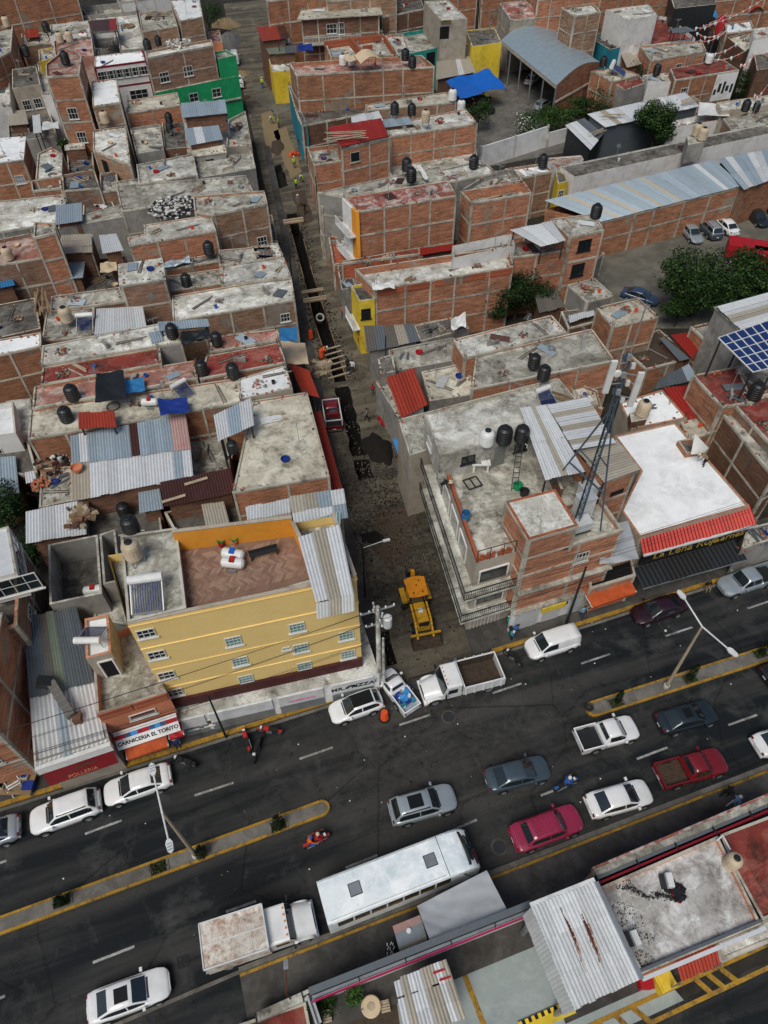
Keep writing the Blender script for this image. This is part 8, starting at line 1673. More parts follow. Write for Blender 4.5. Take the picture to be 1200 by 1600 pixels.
# red tarped lorry in the car park
tr=empty('lorry',(46.29,81.79,0),'lorry bed covered by red tarpaulin in the car park','lorry',None,-.35)
cloth('tarpaulin','tarp_red',[(-3,-1.3,2.4),(3,-1.3,2.4),(3,1.3,2.4),(-3,1.3,2.4)],sag=-.5,wr=.06,parent=tr);BX(-3,-1.25,.8,3,1.25,2.35).build('cargo_body','tarp_red',tr,w=0)
for x in (-2,-1,2):
 for y in (-1.1,1.1):wheel(tr,x,y,.48,.3)
BX(3.1,-1.1,.6,4.8,1.1,2.5).build('cab','car_red',tr,w=0)
tr2=empty('lorry',(48.03,79.5,0),'second red-tarped lorry at the right edge of the car park','lorry',None,-.35)
cloth('tarpaulin','tarp_red',[(-2.4,-1.3,2.4),(2.4,-1.3,2.4),(2.4,1.3,2.4),(-2.4,1.3,2.4)],sag=-.4,wr=.06,parent=tr2);BX(-2.4,-1.25,.8,2.4,1.25,2.35).build('cargo_body','tarp_red',tr2,w=0)
for x in (-1.6,1.6):
 for y in (-1.1,1.1):wheel(tr2,x,y,.48,.3)
BX(2.5,-1.1,.6,4.0,1.1,2.5).build('cab','car_red',tr2,w=0)

# ---- city bus (origin: ground centre, x forward)
def rbox(m,x0,y0,z0,x1,y1,z1,r=.1,mi=0,top=None):
 """box with rounded upper long edges"""
 pr=[(y0,z0),(y1,z0),(y1,z1-r),(y1-r*.3,z1-r*.3),(y1-r,z1),(y0+r,z1),(y0+r*.3,z1-r*.3),(y0,z1-r)];n=len(pr)
 for i in range(n):j=(i+1) % n;m.face([(x0,*pr[i]),(x0,*pr[j]),(x1,*pr[j]),(x1,*pr[i])][::-1],None,mi,False)
 m.face([(x1,*p) for p in pr],None,mi);m.face([(x0,*p) for p in reversed(pr)],None,mi);return m
def bus(P0,P1,label):
 P0=Vec(P0);P1=Vec(P1);L=(P1-P0).length;f=L/2;hw=1.2;H=3.0
 root=empty('bus',(0,0,0),label,'bus');m=MB();rbox(m,-f,-hw,.45,f-1.5,hw,H-.06,.16)
    # rounded nose
 N=7;sec=[]
 for k in range(N+1):
  t=k/N;x=f-1.5+1.5*sin(t*pi/2);zt=(H-.06)-1.55*(1-cos(t*pi/2))**1.2;w=hw*(1-.16*t**2);sec.append((x,w,zt))
 for k in range(N):
  a,b=sec[k],sec[k+1]
  for s in (1,-1):
   q=[(a[0],s*a[1],.45),(b[0],s*b[1],.45),(b[0],s*b[1],b[2]-.14),(a[0],s*a[1],a[2]-.14)];m.face(q if s<0 else q[::-1],None,0,True)
   q=[(a[0],s*a[1],a[2]-.14),(b[0],s*b[1],b[2]-.14),(b[0],s*(b[1]-.14),b[2]),(a[0],s*(a[1]-.14),a[2])];m.face(q if s<0 else q[::-1],None,0,True)
  m.face([(a[0],-a[1]+.14,a[2]),(b[0],-b[1]+.14,b[2]),(b[0],b[1]-.14,b[2]),(a[0],a[1]-.14,a[2])],None,0,True)
 e=sec[-1];m.face([(e[0],-e[1],.45),(e[0],e[1],.45),(e[0],e[1],e[2]-.14),(e[0],e[1]-.14,e[2]),(e[0],-e[1]+.14,e[2]),(e[0],-e[1],e[2]-.14)]);m.build('body','bus_white',root,w=0)
 ws=MB();a,b=sec[2],sec[5]
 ws.grid(lambda u,v:Vec((lerp(sec[2][0],sec[5][0],v)+.05*(1-(2*u-1)**2)+.02,(u-.5)*2*(hw-.22),lerp(sec[2][2],sec[5][2],v)+.06*sin(pi*v)+.03)),8,5);ws.build('windshield','glass',root,w=0)
 BX(a[0]+.14,-.025,a[2]-.35,a[0]+.26,.025,a[2]-.2).build('wiper','trim_black',root,w=0)
 for s in (1,-1):
  n=7;x0=-f+.5;x1=f-2.0;w=(x1-x0)/n
  for k in range(n):y=s*(hw+.012);m=MB();p=[(x0+k*w+.05,y,1.55),(x0+(k+1)*w-.05,y,1.55),(x0+(k+1)*w-.05,y,2.55),(x0+k*w+.05,y,2.55)];m.face(p if s<0 else p[::-1]);m.build('side_window','glass',root,w=0)
  BX(-f+.3,s*(hw-.0)-.02,H-.3,f-1.6,s*hw+.02,H-.24).build('drip_rail','steel_white',root,w=0)
  for x in (-f+2.3,f-2.2):wheel(root,x,s*(hw-.16),.46,.28)
  BX(e[0]-.5,s*.85-.16,1.25,e[0]-.3,s*.85+.16,1.42).build('headlight','lamp_clear',root,w=0)
  m=MB().bar((f-1.3,s*(hw-.05),2.3),(f-.7,s*(hw+.35),2.2),.05);m.box(f-.75,s*(hw+.35)-.1,1.85,f-.65,s*(hw+.35)+.1,2.35).build('mirror','trim_black',root,w=0)
 for x in (-f+2.0,f-2.9):
  h=empty('roof_hatch',(x,.05 if x<0 else-.0,H-.06));h.parent=root;BX(-.36,-.36,0,.36,.36,.03).build('frame','trim_black',h,w=0);BX(-.32,-.32,.03,.32,.32,.07).build('cover','steel',h,w=0)
 ubox_=BX(f-2.15,-hw+.05,H-.055,f-2.12,hw-.05,H-.045).build('roof_seam','trim_black',root,w=0)
 BX(-f+.2,-hw+.12,H-.055,f-2.3,-hw+.16,H-.03).build('roof_rib','steel_white',root,w=0);BX(-f+.2,hw-.16,H-.055,f-2.3,hw-.12,H-.03).build('roof_rib','steel_white',root,w=0)
 for k in range(5):BX(e[0]-.95,-.8+k*.4-.05,sec[5][2]+.10,e[0]-.85,-.8+k*.4+.05,sec[5][2]+.18).build('marker_light','lamp_clear' if k % 2 else 'trim_black',root,w=0)
 BX(-f-.06,-hw+.1,.4,-f+.1,hw-.1,.75).build('bumper','trim_black',root,w=0)
 for s in (1,-1):BX(-f-.03,s*.95-.1,1.0,-f+.02,s*.95+.1,1.3).build('tail_light','lamp_red',root,w=0)
 mid=(P0+P1)/2;root.location=(mid.x,mid.y,.008);root.rotation_euler[2]=atan2(P1.y-P0.y,P1.x-P0.x);return root
b0=(Vec((-4.2,10.54,2.95))+Vec((-3.44,8.19,2.95)))/2;b1=(Vec((4.71,13.54,2.6))+Vec((5.69,11.37,2.6)))/2
b0.z=b1.z=0;bus(b0,b1,'long white city bus with patchy white and pale blue roof')
# ---- dump truck
def truck_cab(root,x,mat,w=1.05,h=2.25,hood=1.3,hoodw=.78):
 """conventional cab, its windshield foot at x"""
 m=MB();f=x+hood
 m.grid(lambda u,v:Vec((lerp(x-.05,f,v),(u-.5)*2*lerp(w*.92,hoodw,v) ,1.55-.35*v**1.6-.30*(2*u-1)**4)),10,8)
 for s in (1,-1):
  q=[(x-.05,s*w*.92,.6),(f,s*hoodw,.6),(f,s*hoodw,.9),(x-.05,s*w*.92,1.25)];m.face(q if s<0 else q[::-1])
 m.face([(f,-hoodw,.6),(f,hoodw,.6),(f,hoodw,.9),(f,0,1.2),(f,-hoodw,.9)]);m.build('hood',mat,root,w=0)
 c=MB();rbox(c,x-1.5,-w,.7,x-.3,w,h,.15);c.face([(x-.3,-w,.7),(x,-w*.95,.7),(x,-w*.95,1.45),(x-.3,-w+.05,h-.1)]);c.face([(x-.3,w,.7),(x-.3,w-.05,h-.1),(x,w*.95,1.45),(x,w*.95,.7)]);c.build('cab',mat,root,w=0)
 ws=MB();ws.grid(lambda u,v:Vec((lerp(x+.02,x-.32,v)+.06*(1-(2*u-1)**2),(u-.5)*2*(w-.1),lerp(1.5,h-.1,v))),8,3);ws.build('windshield','glass',root,w=0)
 for s in (1,-1):
  p=[(x-1.15,s*(w+.012),1.4),(x-.35,s*(w+.012),1.4),(x-.42,s*(w+.012),2.0),(x-1.15,s*(w+.012),2.0)];MB().face(p if s<0 else p[::-1]).build('side_window','glass',root,w=0)
  MB().bar((x-.2,s*w,1.7),(x-.1,s*(w+.3),1.75),.04).box(x-.16,s*(w+.3)-.08,1.4,x-.06,s*(w+.3)+.08,1.9).build('mirror','trim_black',root,w=0)
  BX(f-.12,s*(hoodw-.2)-.13,.85,f+.03,s*(hoodw-.2)+.13,1.05).build('headlight','lamp_clear',root,w=0)
  wheel(root,f-.75,s*(w-.12),.48,.28)
  g=MB();g.grid(lambda u,v:Vec((f-.75+.62*cos(pi*u),s*lerp(w-.32,w+.05,v),.55+.52*sin(pi*u))),8,1);g.build('fender',mat,root,w=0)
 BX(f-.02,-hoodw+.1,.65,f+.03,hoodw-.1,1.0).build('grille','trim_black',root,w=0);BX(f-.1,-w,.4,f+.12,w,.65).build('bumper',mat if hood>1.2 else 'chrome',root,w=0)
 for k in range(5):BX(x-.46,-.7+k*.35-.05,h,x-.36,-.7+k*.35+.05,h+.05).build('marker_light','jcb_orange',root,w=0)
def place(root,P0,P1,z=.008):
 P0=Vec(P0);P1=Vec(P1);mid=(P0+P1)/2;root.location=(mid.x,mid.y,z);root.rotation_euler[2]=atan2(P1.y-P0.y,P1.x-P0.x)
dt=empty('dump_truck',(0,0,0),'white dump truck with empty rusty tipper body at the street mouth','dump truck');truck_cab(dt,1.75,'car_white',1.05,2.45,1.35)
BX(-3.0,-.45,.6,1.6,.45,.85).build('chassis','trim_black',dt,w=0)
m=MB();m.box(-3.15,1.1,1.0,.15,1.2,2.05).box(-3.15,-1.2,1.0,.15,-1.1,2.05).box(-3.2,-1.2,1.0,-3.1,1.2,1.95).box(.1,-1.2,1.0,.2,1.2,2.3)
for s in (1,-1):
 for k in range(5):x=-2.9+k*.72;m.box(x-.05,s*1.22-.05,1.0,x+.05,s*1.22+.05,2.05)
m.build('tipper_side','car_white',dt,w=0);BX(-3.1,-1.1,1.02,.1,1.1,1.12).build('tipper_floor','bed_rust',dt,w=0)
m=MB()
for s in (1,-1):m.box(-3.08,s*1.08-.015,1.13,.1,s*1.08+.015,2.0)
m.build('tipper_lining','bed_rust',dt,w=0)
BX(.2,-.95,2.1,.6,.95,2.4).box(.2,-1.1,1.4,.32,1.1,2.35).build('cab_guard','steel',dt,w=0)
for x in (-2.0,):
 for y in (-.95,.95):wheel(dt,x,y,.48,.3)
MB().tube((.15,-1.1,2.3),(.15,-1.1,2.6),.1,n=8).build('exhaust','chrome',dt,w=0)
place(dt,(8.32,24.82,0.9),(2.4,23.29,0.9));dt.scale=(.93,.93,.93)
# ---- box truck (white double step) with rusty box
bt_=empty('box_truck',(0,0,0),'white box truck with rust-stained cargo roof behind the bus','truck');truck_cab(bt_,1.85,'car_white',1.0,2.15,1.15,.86)
m=MB();m.box(-3.2,-1.13,.9,.35,1.13,2.55);m.build('cargo_box','box_rusty',bt_,w=0);m=MB()
for y in (-1.15,1.15):m.box(-3.22,y-.04,2.5,.37,y+.04,2.62)
m.box(-3.24,-1.15,2.5,-3.18,1.15,2.62).box(.33,-1.15,2.5,.4,1.15,2.62).box(-3.2,-.03,2.552,.35,.03,2.575).build('box_rim','steel_white',bt_,w=0);BX(-3.45,-1.0,.5,-3.2,1.0,.62).build('rear_step','steel',bt_,w=0)
BX(-3.1,-.4,.55,1.8,.4,.85).build('chassis','trim_black',bt_,w=0)
for y in (-.92,.92):wheel(bt_,-2.2,y,.42,.28)
place(bt_,(-10.26,7.38,1),(-4.43,9.05,1))
# ---- backhoe loader, bucket towards the avenue (x forward)
bh=empty('backhoe_loader',(0,0,0),'yellow-orange backhoe loader standing in the mouth of the side street','backhoe')
BX(-1.4,-.5,.6,2.2,.5,1.15).build('chassis','jcb_yellow',bh,w=0)
m=MB();rbox(m,.35,-.45,1.1,2.1,.45,1.75,.12);m.build('hood','jcb_yellow',bh,w=0);BX(2.1,-.4,1.0,2.16,.4,1.65).build('grille','trim_black',bh,w=0);BX(.9,-.2,1.755,1.3,.15,1.8).build('air_filter','steel_white',bh,w=0)
m=MB();m.grid(lambda u,v:Vec((lerp(-1.25,.45,v)+.12*(1-(2*u-1)**2)*(1 if v>.5 else-1)*abs(2*v-1),(u-.5)*2*(.82-.10*v),2.78+.06*(1-(2*u-1)**2))),8,8);m.box(-1.15,-.74,2.68,.38,.74,2.76);m.build('cab_roof','jcb_orange',bh,w=0)
for x,y in ((-.5,0),(.15,.35),(.15,-.35),(-.9,.3)):BX(x-.05,y-.05,2.83,x+.05,y+.05,2.9).build('roof_bolt','trim_black',bh,w=0)
for x,y in ((-1.1,.7),(-1.1,-.7),(.3,.62),(.3,-.62)):BX(x-.05,y-.05,1.1,x+.05,y+.05,2.7).build('cab_post','trim_black',bh,w=0)
for s in (1,-1):BX(-1.05,s*.7-.01,1.3,.25,s*.7+.01,2.6).build('side_window','glass',bh,w=0)
BX(.3,-.6,1.75,.32,.6,2.6).build('windshield','glass',bh,w=0);BX(-.9,-.3,1.15,-.4,.3,1.5).build('seat','trim_black',bh,w=0)
for s in (1,-1):
 wheel(bh,-.75,s*.95,.68,.42);wheel(bh,1.75,s*.78,.42,.28)
 BX(-1.45,s*.95-.22,1.4,.0,s*.95+.22,1.48).build('fender','jcb_yellow',bh,w=0)
 MB().bar((.3,s*.62,1.6),(1.7,s*.62,1.35),.14,.2).bar((1.7,s*.62,1.35),(2.75,s*.62,.45),.14,.2).build('loader_arm','jcb_yellow',bh,w=0)
 MB().bar((.9,s*.62,1.1),(2.2,s*.62,1.05),.08).build('hydraulic_ram','chrome',bh,w=0)
m=MB();pr=[(2.7,.85),(2.62,.35),(2.75,.08),(3.0,.0),(3.5,.02)]
for i in range(len(pr)-1):a,b=pr[i],pr[i+1];m.face([(a[0],1.15,a[1]),(a[0],-1.15,a[1]),(b[0],-1.15,b[1]),(b[0],1.15,b[1])]);m.face([(a[0]-.03,-1.15,a[1]),(a[0]-.03,1.15,a[1]),(b[0],1.15,b[1]-.04),(b[0],-1.15,b[1]-.04)])
for s in (1,-1):m.face([(2.7,s*1.15,.85),(2.62,s*1.15,.35),(2.75,s*1.15,.08),(3.0,s*1.15,0),(3.5,s*1.15,.02)]);m.box(2.65,s*1.15-.02,.3,3.2,s*1.15+.02,.5)
m.build('loader_bucket','bed_rust',bh,w=0);BX(2.6,-1.17,.82,2.76,1.17,.95).build('bucket_lip','jcb_yellow',bh,w=0)
MB().bar((-1.5,0,.9),(-2.0,.1,2.7),.26,.3).build('boom','jcb_yellow',bh,w=0);MB().bar((-2.0,.1,2.7),(-2.9,.1,1.6),.2,.24).build('dipper','jcb_orange',bh,w=0)
BX(-3.15,-.2,.9,-2.75,.4,1.5).box(-3.2,-.15,.75,-2.9,.35,.95).build('digging_bucket','dark_metal',bh,w=0);MB().bar((-1.55,.12,1.3),(-2.1,.2,2.5),.1).build('hydraulic_ram','chrome',bh,w=0)
for s in (1,-1):MB().bar((-1.5,s*.6,.9),(-1.6,s*1.0,.1),.14).build('stabiliser','jcb_yellow',bh,w=0)
place(bh,(1.99,33,1),(3,28.24,1))
# traffic barrels
for k,(p,lb) in enumerate((((-0.15,21.69,0.01),'orange traffic barrel behind the white hatchback'),((-7.95,66.85,0),'orange traffic barrel beside the trench braces'),((-6.59,63.33,0),'pair-end orange barrel left of the trench'))):
 if k==0:BR0=root=empty('traffic_barrel',(0,0,0));
 if k==0:
  for q in range(4):MB().lathe([(.30-q*.02,.08+q*.24),(.31-q*.02,.12+q*.24),(.30-q*.02,.27+q*.24),(.26-q*.02,.31+q*.24)],16).build('ring','orange_plastic',root,w=0)
  MB().lathe([(.0,1.0),(.2,1.0),(.22,.96)],14).build('cap','orange_plastic',root,w=0);MB().lathe([(.42,0),(.42,.06),(.0,.08)],16).build('base','rubber',root,w=0);r_=root
 else:r_=copy_tree(BR0)
 r_.location=p;tag(r_,lb,'traffic barrel','orange traffic barrels')

# ================================================================ PEOPLE, MOTORCYCLES, TREES, POLES, WIRES, GARLANDS
for k,c in dict(skin=(.26,.13,.08),hair=(.012,.010,.009),jeans=(.03,.05,.11),cl_white=(.62,.64,.66),cl_blue=(.03,.10,.32),cl_red=(.40,.02,.02),cl_black=(.014,.014,.016),cl_gray=(.16,.17,.18),cl_orange=(.7,.12,.02),cl_green=(.45,.68,.03),cl_sky=(.20,.38,.55),shoe=(.02,.018,.016),cl_khaki=(.25,.2,.12)).items():plain(k,c,.8,grime=.15)
POSES={
 'stand': dict(h=[(0, 0, .92), (0, 0, 1.18), (0, 0, 1.42), (0, .0, 1.56), (.01, 0, 1.68)], la=[(0, .2, 1.40), (.02, .27, 1.13), (.10, .25, .88)], ll=[(0, .10, .88), (.02, .11, .48), (0, .12, .08), (.13, .13, .03)]),
 'walk': dict(h=[(0, 0, .90), (.02, 0, 1.17), (.04, 0, 1.41), (.06, 0, 1.55), (.08, 0, 1.66)], la=[(.04, .2, 1.39), (.14, .26, 1.14), (.26, .22, .98)], ra=[(.04, -.2, 1.39), (-.10, -.27, 1.14), (-.16, -.25, .9)], ll=[(0, .10, .87), (-.10, .11, .48), (-.28, .11, .12), (-.18, .12, .03)], rl=[(0, -.10, .87), (.16, -.11, .49), (.22, -.11, .08), (.35, -.12, .03)]),
 'bend': dict(h=[(-.1, 0, .86), (.10, 0, 1.05), (.32, 0, 1.18), (.45, 0, 1.22), (.56, 0, 1.22)], la=[(.30, .2, 1.15), (.40, .26, .88), (.55, .18, .68)], ll=[(-.1, .10, .84), (.06, .14, .46), (-.05, .14, .08), (.09, .16, .03)]),
 'ride': dict(h=[(-.15, 0, .84), (-.12, 0, 1.08), (-.02, 0, 1.32), (.03, 0, 1.45), (.06, 0, 1.57)], la=[(-.02, .2, 1.29), (.18, .30, 1.10), (.42, .30, 1.02)], ll=[(-.15, .10, .82), (.22, .24, .74), (.10, .26, .36), (.22, .28, .30)]),
 'sit': dict(h=[(0, 0, .50), (0, 0, .76), (.03, 0, 1.0), (.05, 0, 1.13), (.08, 0, 1.25)], la=[(.03, .2, .98), (.08, .26, .72), (.28, .18, .62)], ll=[(0, .10, .48), (.40, .13, .50), (.40, .14, .10), (.52, .15, .04)]),
}
PM={}
def person_mesh(pose):
 if pose in PM:return PM[pose]
 P=POSES[pose];v=[];e=[];r=[]
 def add(p,rad,par):v.append(p);r.append(rad);(e.append((par,len(v)-1)) if par is not None else None);return len(v)-1
 hp,wa,ch,nk_,hd=P['h'];a=add(hp,.145,None);b=add(wa,.125,a);c=add(ch,.15,b);d=add(nk_,.062,c)
 hd0=tuple(lerp(nk_[i],hd[i],.45) for i in range(3));h0=add(hd0,.085,d);h1=add(hd,.098,h0);add((hd[0]+(hd[0]-nk_[0])*.5,hd[1],hd[2]+.08),.07,h1)
 for s,kA,kL in ((1,'la','ll'),(-1,'ra','rl')):
  arm=P.get(kA) or [(x,-y,z) for x,y,z in P['la']];leg=P.get(kL) or [(x,-y,z) for x,y,z in P['ll']]
  q=c
  for p,rad in zip(arm,(.065,.046,.034)):q=add(p,rad,q)
  el,ha=Vec(arm[1]),Vec(arm[2]);dd=(ha-el).normalized();q=add(tuple(ha+dd*.07),.034,q);add(tuple(ha+dd*.15),.02,q)
  q=a
  for p,rad in zip(leg,(.09,.062,.045,.035)):q=add(p,rad,q)
 me=bpy.data.meshes.new('person_'+pose);me.from_pydata(v,e,[]);ob=bpy.data.objects.new('tmp',me);col.objects.link(ob)
 sk_=ob.modifiers.new('s','SKIN');ob.modifiers.new('b','SUBSURF').levels=1
 for i,q in enumerate(me.skin_vertices[0].data):q.radius=(r[i],r[i]);q.use_root=(i==0)
 bpy.context.view_layer.update();dg=bpy.context.evaluated_depsgraph_get();m2=bpy.data.meshes.new_from_object(ob.evaluated_get(dg));bpy.data.objects.remove(ob)
 hand=[Vec((P.get('la'))[2]),Vec((P.get('ra') or [(x,-y,z) for x,y,z in P['la']])[2])];feet=[Vec((P['ll'])[3]),Vec((P.get('rl') or [(x,-y,z) for x,y,z in P['ll']])[3])]
 hdv=Vec(hd);hipz=Vec(hp);nkv=Vec(nk_);knees=[Vec(P['ll'][1]),Vec((P.get('rl') or [(x,-y,z) for x,y,z in P['ll']])[1])]
 info=[]
 for pl in m2.polygons:
  c=pl.center;k=1
  if (c-hdv).length<.17 or (c-hdv-(hdv-nkv)*.6).length<.12:k=0
  elif min((c-h).length for h in hand)<.13:k=0
  elif min((c-h).length for h in feet)<.13:k=3
  else:
   t=(c-hipz).dot((Vec(wa)-hipz).normalized());arm_=min((c-q).length for q in (Vec(P['la'][1]),Vec((P.get('ra') or [(x,-y,z) for x,y,z in P['la']])[1])))
   if t<.06 and arm_>.18:k=2
  if k==0 and (c-hdv).length<.2:
   up=(hdv-nkv).normalized();rel=c-hdv
   if rel.dot(up)>.045 or rel.x<-.03:k=4
  info.append(k)
 m2.polygons.foreach_set('use_smooth',[True]*len(m2.polygons));PM[pose]=(m2,info,hdv,nkv);return PM[pose]
def person(label,loc,rz,pose='stand',top='cl_white',bottom='jeans',hat=None,cat='person',s=1.0,group=None):
 m2,info,hdv,nkv=person_mesh(pose);me=m2.copy();me.materials.clear()
 for k in ('skin',top,bottom,'shoe','hair'):me.materials.append(MATS[k])
 me.polygons.foreach_set('material_index',info);root=empty('person',loc,label,'person',group,rz);o=bpy.data.objects.new('body',me);col.objects.link(o);o.parent=root;root.scale=(s,s,s)
 if hat:
  up=(hdv-nkv).normalized();c=hdv+up*.05;m=MB().lathe([(.0,.13),(.07,.12),(.115,.06),(.122,-.01)]+([(.20,-.02),(.20,-.03),(.12,-.02)] if hat[1]=='brim' else [(.124,-.09),(.11,-.10)] if hat[1]=='helmet' else [(.135,-.015),(.12,-.02)]),14);h=m.build('helmet' if hat[1]=='helmet' else 'hat',hat[0],root,w=0);h.location=c
 if top in ('cl_green','cl_orange'):pass
 return root
WV=R(-90)
person('worker in green vest in front of the yellow wall of the upper street',(-21.01,142.56,0),WV,'stand','cl_green','jeans',('cl_white','cap'),s=1.05)
person('left of two workers in green vests by the upper excavation',(-17.87,126.68,0),WV,'bend','cl_green','jeans',('cl_white','cap'),s=1.05)
person('right of two workers in green vests by the upper excavation',(-16.54,124.89,0),0,'stand','cl_green','cl_black',('cl_orange','cap'),s=1.05)
person('worker in green vest beside the brick patio house',(-12.85,109.75,0),2,'stand','cl_green','jeans',('cl_white','cap'))
person('worker in green vest crouched over the far trench',(-11.48,105.13,0),WV,'bend','cl_green','jeans',('cl_white','cap'))
person('worker in green vest next to a barrow by the far trench',(-12.1,102.78,0),1,'stand','cl_green','cl_black',None)
person('dark dressed passer-by beside the red crates in the upper street',(-12.56,116.53,0),1,'stand','cl_black','jeans')
person('pedestrian in grey beside the plank bridge',(-11.44,97.61,0),WV,'stand','cl_gray','cl_khaki',('tarp_tan','brim'))
person('pedestrian with black bag at the junction of trench and shops',(-10.34,95.43,0),WV,'walk','cl_black','cl_black')
person('worker in red shirt leaning against the east pavement shop',(-6.04,80.15,0.1),3,'stand','cl_red','jeans')
person('worker in orange shirt at the timber braces',(-6.55,63.53,0),0,'bend','cl_orange','jeans',('cl_white','cap'))
person('person in white shirt walking up the street beside the trench',(-3.17,60.51,0),1.4,'walk','cl_white','jeans')
person('person in dark clothes walking next to the white shirted one',(-3.64,60.81,0),1.4,'walk','cl_black','cl_black')
person('child in red on the east pavement',(-0.99,56.86,0.1),1.4,'stand','cl_red','jeans',s=.8)
person('person in dark shirt crossing in front of the dark heap',(-1.58,52.92,0),0,'walk','cl_gray','cl_black')
person('person in light blue shirt beside the red shop goods',(0.78,51.52,0.1),1.6,'stand','cl_sky','cl_gray')
person('person with dark hat bent on the corner terrace edge',(4.26,35.25,8.83),0,'bend','cl_black','cl_gray',('tarp_tan','brim'))
person('roofer in khaki bent over on the big white roof',(26.48,40.87,5.47),2.8,'bend','cl_khaki','cl_black',('tarp_tan','brim'),s=1.05)
person('pedestrian in blue and white at the foot of the corner building pole',(15.31,29.73,0.13),-1,'walk','cl_sky','jeans')
person('second pedestrian behind the blue one on the north pavement',(15.83,30.41,0.13),2,'walk','cl_khaki','cl_black')
person('person sitting beside the silver pickup on the kerb',(25.84,32.28,0.13),-1.5,'sit','cl_black','cl_khaki')
person('person in blue on the pavement by the butcher awning',(-14.42,19.67,0.13),-1.2,'stand','cl_blue','jeans',('tarp_tan','brim'))
person('person in black at the corner of the south pavement',(22.06,15.88,0.12),.5,'walk','cl_black','cl_black')
person('person in light blue shirt in the middle of the south pavement group',(22.31,15.26,0.12),.4,'walk','cl_sky','cl_white',('cl_white','cap'))
person('person in dark clothes nearest the weathered parapet',(22.45,14.72,0.12),.4,'walk','cl_black','cl_gray')
person('person in red beside the trench pit at the concrete ring',(-4.53,70.69,0),0,'stand','cl_orange','jeans')
person('shop person in red at the red goods',(-2.35,64.64,0.1),1.6,'stand','cl_red','cl_black')
def moto(label,P0,P1,body='cl_black',name='motorcycle',z=.008,lean=0):
 P0=Vec(P0);P1=Vec(P1);mid=(P0+P1)/2;root=empty(name,(mid.x,mid.y,z),label,'motorcycle');root.rotation_euler=(lean,0,atan2(P1.y-P0.y,P1.x-P0.x))
 for x in (-.62,.66):
  w=empty('wheel',(x,0,.30));w.parent=root;m=MB().lathe([(.20,-.05),(.29,-.05),(.31,0),(.29,.05),(.20,.05),(.20,-.05)],18);m.v=[(a,c,b) for a,b,c in m.v];m.build('tyre','rubber',w,w=0);m=MB().lathe([(.0,-.03),(.05,-.03),(.2,-.02),(.2,.02),(.05,.03),(0,.03)],8);m.v=[(a,c,b) for a,b,c in m.v];m.build('rim','rim',w,w=0)
 MB().bar((-.6,0,.35),(.1,0,.42),.12).bar((.1,0,.42),(.42,0,.85),.1).build('frame','dark_metal',root,w=0);BX(-.18,-.14,.3,.2,.14,.58).build('engine','steel',root,w=0)
 m=MB();rbox(m,.0,-.15,.66,.42,.15,.92,.08);m.build('fuel_tank',body,root,w=0);BX(-.62,-.13,.72,.02,.13,.82).build('seat','black',root,w=0)
 BX(-.92,-.08,.6,-.55,.08,.68).build('rear_fender',body,root,w=0);BX(.5,-.08,.62,.85,.08,.66).build('front_fender',body,root,w=0)
 for s in (1,-1):MB().bar((.66,s*.08,.3),(.44,s*.08,.92),.04).build('fork','chrome',root,w=0)
 MB().bar((.38,-.36,1.02),(.42,0,.96),.035).bar((.42,0,.96),(.38,.36,1.02),.035).build('handlebar','black',root,w=0);BX(.48,-.09,.78,.62,.09,.94).build('headlight','lamp_clear',root,w=0)
 MB().tube((-.7,-.16,.34),(.05,-.14,.3),.045,n=8).build('exhaust','chrome',root,w=0);return root,mid,root.rotation_euler[2]
b,c,rz=moto('motorcycle with two riders below the median tip',(-5.35,13.01,0.3),(-3.66,13.79,0.3),'cl_red')
d_=Vec((cos(rz),sin(rz),0))
person('front rider in red with helmet on the two-up motorcycle',(c.x+d_.x*.08,c.y+d_.y*.08,.0),rz,'ride','cl_red','jeans',('tarp_tan','helmet'));person('rear rider in orange and blue on the two-up motorcycle',(c.x-d_.x*.38,c.y-d_.y*.38,.04),rz,'ride','cl_orange','cl_blue',('cl_blue','helmet'))
b,c,rz=moto('dark blue motorcycle between the grey and white sedans',(10.96,16.37,0.3),(12.63,17.05,0.3),'cl_blue');d_=Vec((cos(rz),sin(rz),0))
person('rider in navy with white helmet between the grey and white sedans',(c.x,c.y,0),rz,'ride','cl_blue','cl_black',('cl_white','helmet'))
moto('motorcycle parked right of the white sedan near the butcher',(-13.03,18.32,0.3),(-14.56,18.81,0.3),'cl_black');moto('black motorcycle parked left, nearest the pole below the shop',(-9.56,19.61,0.3),(-9.88,20.46,0.3),'cl_red')
moto('red and black motorcycle parked beside the kerb line',(-7.58,20.58,0.3),(-8.79,20.75,0.3),'cl_red');moto('black motorcycle behind the red and black one',(-8.84,19.75,0.3),(-8.98,19.01,0.3),'cl_black')
moto('motorcycle at the rear bumper of the white panel van',(9.94,25.63,0.3),(9.03,26.62,0.3),'cl_black');moto('teal motorcycle on the pavement by the white shopfront',(9.59,28.03,0.4),(9.54,29.55,0.4),'teal_wall',z=.13);moto('blue motorcycle behind the teal one',(10.29,28.96,0.4),(9.76,28.03,0.4),'cl_blue',z=.13)
